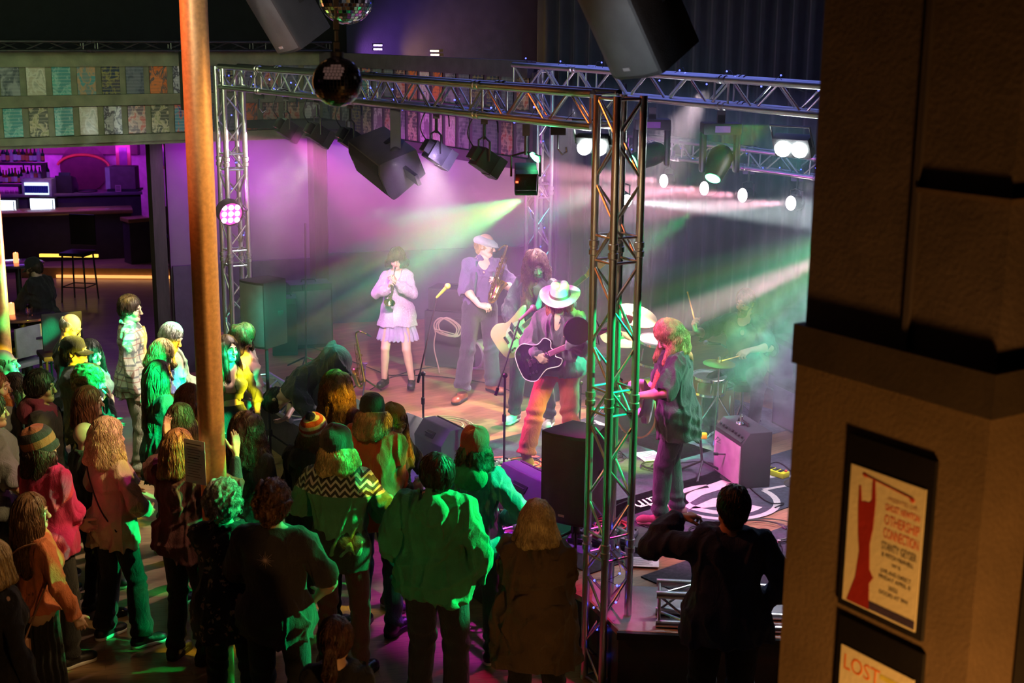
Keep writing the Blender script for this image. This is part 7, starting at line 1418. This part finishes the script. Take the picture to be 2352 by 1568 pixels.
C_ = PPL['seated']['root'].location; stool((C_[0], C_[1]+.0), -20, 'bar stool under the seated bearded man', sh=.66, back=0); s1 = P(185, 690, 0); stool((s1[0], s1[1]), 170, 'tall dark bar stool with solid back in front of the bar', sh=.78, back=.5)
s1 = P(400, 640, 0); stool((s1[0], s1[1]), 190, 'dark bar stool by the side counter left of the pole'); s1 = P(300, 800, 0); stool((-5.1, 14.8), 30, 'dim bar stool behind the plaid man'); stool((P(45, 830, .45)[0], P(45, 830, .45)[1]), 60, 'pale moulded chair at the low table', .45, .36, M('shell_pale', (.45, .5, .48), .4), 'chairs at the low table')
struct('trim_step_light', MB().box((-7.0, 23.45, .04), (2.1, .03, .05)), mat_emit('strip_warm', (1, .45, .12), 1.2)); struct('trim_step_light_upper', MB().box((-7.0, 24.65, .24), (2.1, .03, .04)), mat_emit('strip_warm', (1, .45, .12), 1.2))
q = P(150, 598, .5); struct('trim_floor_light', MB().box((q[0]-.1, q[1]+.5, .5), (1.0, .05, .05)), mat_emit('strip_amber', (1, .6, .08), 1.6))
# ================================================================ posters on the pillar
def pil_pt(t, z, off=0): p = PA-U[:2]*t+nU*off; return A(p[0], p[1], z)
def framed(t0, t1, z0, z1, label):
    c = pil_pt((t0+t1)/2, (z0+z1)/2, .006); e = emp('framed_poster', label, 'poster', c, group='framed gig posters on the pillar'); x = -U; n_ = A(nU[0], nU[1], 0); y = ZA
    e.matrix_world = Matrix([[x[i], y[i], n_[i], c[i]] for i in range(3)]+[[0, 0, 0, 1]]); w_, h_ = t1-t0, z1-z0; MB().box((0, .035, 0), (w_+.05, h_+.12, .016)).build('frame', M('frame_black', (.012, .010, .010), .4), e, bev=.006); MB().box((0, 0, .010), (w_, h_, .004)).build('print', M('print_ivory', (.80, .70, .48), .5, var=.04), e); return e, w_, h_
def tz(px, py):
    r = ray(px, py); M_ = np.array([[-U[0], -r[0]], [-U[1], -r[1]]]); t, s_ = np.linalg.solve(M_, -PA); return t, HC+r[2]*s_
a1, b1, c1 = tz(1965, 1062), tz(2137, 1118), tz(1945, 1372); e, w_, h_ = framed(a1[0], b1[0], c1[1], a1[1], 'framed ivory poster with a dark red raised hand and red lettering')
dr = M('ink_red', (.35, .02, .015), .6); rr = M('ink_orange', (.60, .07, .03), .6); bk = M('ink_black', (.04, .035, .04), .6); zz = .0125
def T(s, x, y, hh, m_, mw=None, al='LEFT'):
    o = text('lettering', s, hh*h_*1.35, (x*w_, y*h_, zz), (0, 0, 0), m_, e, ext=.0004); wd_ = max(v.co[0] for v in o.data.vertices)-min(v.co[0] for v in o.data.vertices)
    o.scale = ((mw*w_/wd_) if mw else 1, 1, 1)
hand = [(-.44, -.49), (-.12, -.49), (-.14, -.30), (-.09, -.25), (-.15, -.20), (-.17, -.02), (-.14, .10), (-.13, .30), (-.155, .44), (-.19, .44), (-.19, .29), (-.22, .27), (-.27, .27), (-.32, .26), (-.345, .37), (-.37, .37), (-.365, .22), (-.34, .02), (-.31, -.10), (-.34, -.30)]
MB().prism([(x*w_, y*h_) for x, y in hand], .012, .0130).build('hand_print', dr, e)
mb = MB(); mb.tube((-.30*w_, .455*h_, zz), (.34*w_, .41*h_, zz), .0028, n=6); mb.ball((-.30*w_, .455*h_, zz), (.010, .007, .002)); mb.ball((.34*w_, .40*h_, zz), (.010, .008, .002)); mb.build('banner_print', rr, e)
T('- PRESENTED LIVE -', .0, .335, .03, M('ink_faded', (.5, .3, .2), .6), .44); T('GHOST NEWTON', .0, .265, .05, rr, .45); T('OTHERSHIP', .0, .165, .075, rr, .46); T('CONNECTION', .0, .070, .075, rr, .46); T('STANTY GEYSER', -.01, -.015, .058, bk, .46); T('& MITCH MARNELL', .0, -.065, .032, bk, .42); T('W/ G', .14, -.115, .025, bk); T('LIVE AND DIRECT', .0, -.18, .03, bk, .40); T('FRIDAY APRIL 8', -.02, -.225, .03, bk, .42); T('2022', .12, -.285, .03, bk); T('DOORS AT 7PM', .0, -.335, .03, bk, .38)
MB().box((.18*w_, -.455*h_, zz), (.62*w_, .06*h_, .0008)).build('bottom_band', M('ink_violet', (.06, .04, .09), .6), e)
a1, b1 = tz(1942, 1475), tz(2110, 1540); e, w_, h_ = framed(a1[0], b1[0], a1[1]-.43, a1[1], 'framed pale poster with big orange letters, lowest on the pillar'); T('LOST', -.46, .32, .13, M('ink_bright_orange', (.85, .20, .02), .5), .50)
mb = MB(); rs = random.Random(4)
for k in range(14): mb.ball((rs.uniform(-.1, .4)*w_, rs.uniform(.0, .32)*h_, zz), (rs.uniform(.008, .018), rs.uniform(.006, .014), .0012), 10, 6)
mb.build('green_shapes', M('ink_green', (.15, .45, .06), .5), e); mb = MB()
for k in range(8): mb.ball((rs.uniform(.0, .42)*w_, rs.uniform(-.1, .2)*h_, zz+.0005), (rs.uniform(.006, .016), rs.uniform(.006, .016), .0012), 10, 6)
mb.build('orange_shapes', M('ink_red', (.35, .02, .015), .6), e); MB().box((.22*w_, .40*h_, zz), (.32*w_, .04*h_, .0008)).build('yellow_band', M('ink_yellow', (.7, .6, .1), .5), e)
t_, z_ = tz(2325, 1400); e = emp('notice_frame', 'dark narrow frame at the lower right picture edge', 'frame', pil_pt(.80, 2.45, -.22)); MB().box((0, 0, 0), (.04, .05, .9), rotm(0, 0, UANG)).build('side_rail', MATS['frame_black'], e); MB().box((.07, -.08, 0), (.10, .01, .86), rotm(0, 0, UANG)).build('panel', M('panel_olive', (.12, .10, .06), .5), e)

# ================================================================ haze and smoke
def vol_mat(name, dens, col, aniso=.25, tex=None):
    m = bpy.data.materials.new(name); m.use_nodes = True; t = m.node_tree; t.nodes.clear(); o = t.nodes.new('ShaderNodeOutputMaterial'); v = t.nodes.new('ShaderNodeVolumeScatter')
    v.inputs['Color'].default_value = (*col, 1); v.inputs['Density'].default_value = dens; v.inputs['Anisotropy'].default_value = aniso; t.links.new(v.outputs[0], o.inputs['Volume'])
    if tex:
        c = coords(t, 'Object'); n = noise(t, c, tex[0], 5, .62, 1.6); g = t.nodes.new('ShaderNodeVectorMath'); g.operation = 'LENGTH'; t.links.new(coords(t, 'Object', scale=tex[1]), g.inputs[0])
        fall = mth(t, 'SUBTRACT', 1.0, g.outputs['Value']); fall.node.use_clamp = True; k = ramp(t, n, [(.44, (0, 0, 0)), (.66, (1, 1, 1))]); t.links.new(mth(t, 'MULTIPLY', mth(t, 'MULTIPLY', k, fall), dens), v.inputs['Density'])
    return m
mb = MB(); mb.prism([(-3.2, 13.4), (-.35, 9.1), (2.9, 8.75), (6.2, 9.2), (6.2, 14.6), (3.3, 16.7), (.2, 18.0), (-2.3, 17.1), (-3.7, 16.2)], SH+.02, 3.75)
tag(mb.build('stage_haze', vol_mat('haze', .027, (.90, .93, 1), 0.0)), 'thin drifting haze filling the air over the stage', 'haze', kind='stuff')
q = PY(1800, 900, 11.9); mb = MB().box((0, 0, 0), (1.7, 1.5, 1.75)); o = mb.build('smoke_plume', vol_mat('smoke', 4.5, (.92, .95, 1), .1, (2.3, (1/.85, 1/.8, 1/.85)))); o.location = (q[0]+.25, q[1]+.2, SH+.92); tag(o, 'curling grey smoke plume rising beside the pillar', 'smoke', kind='stuff')
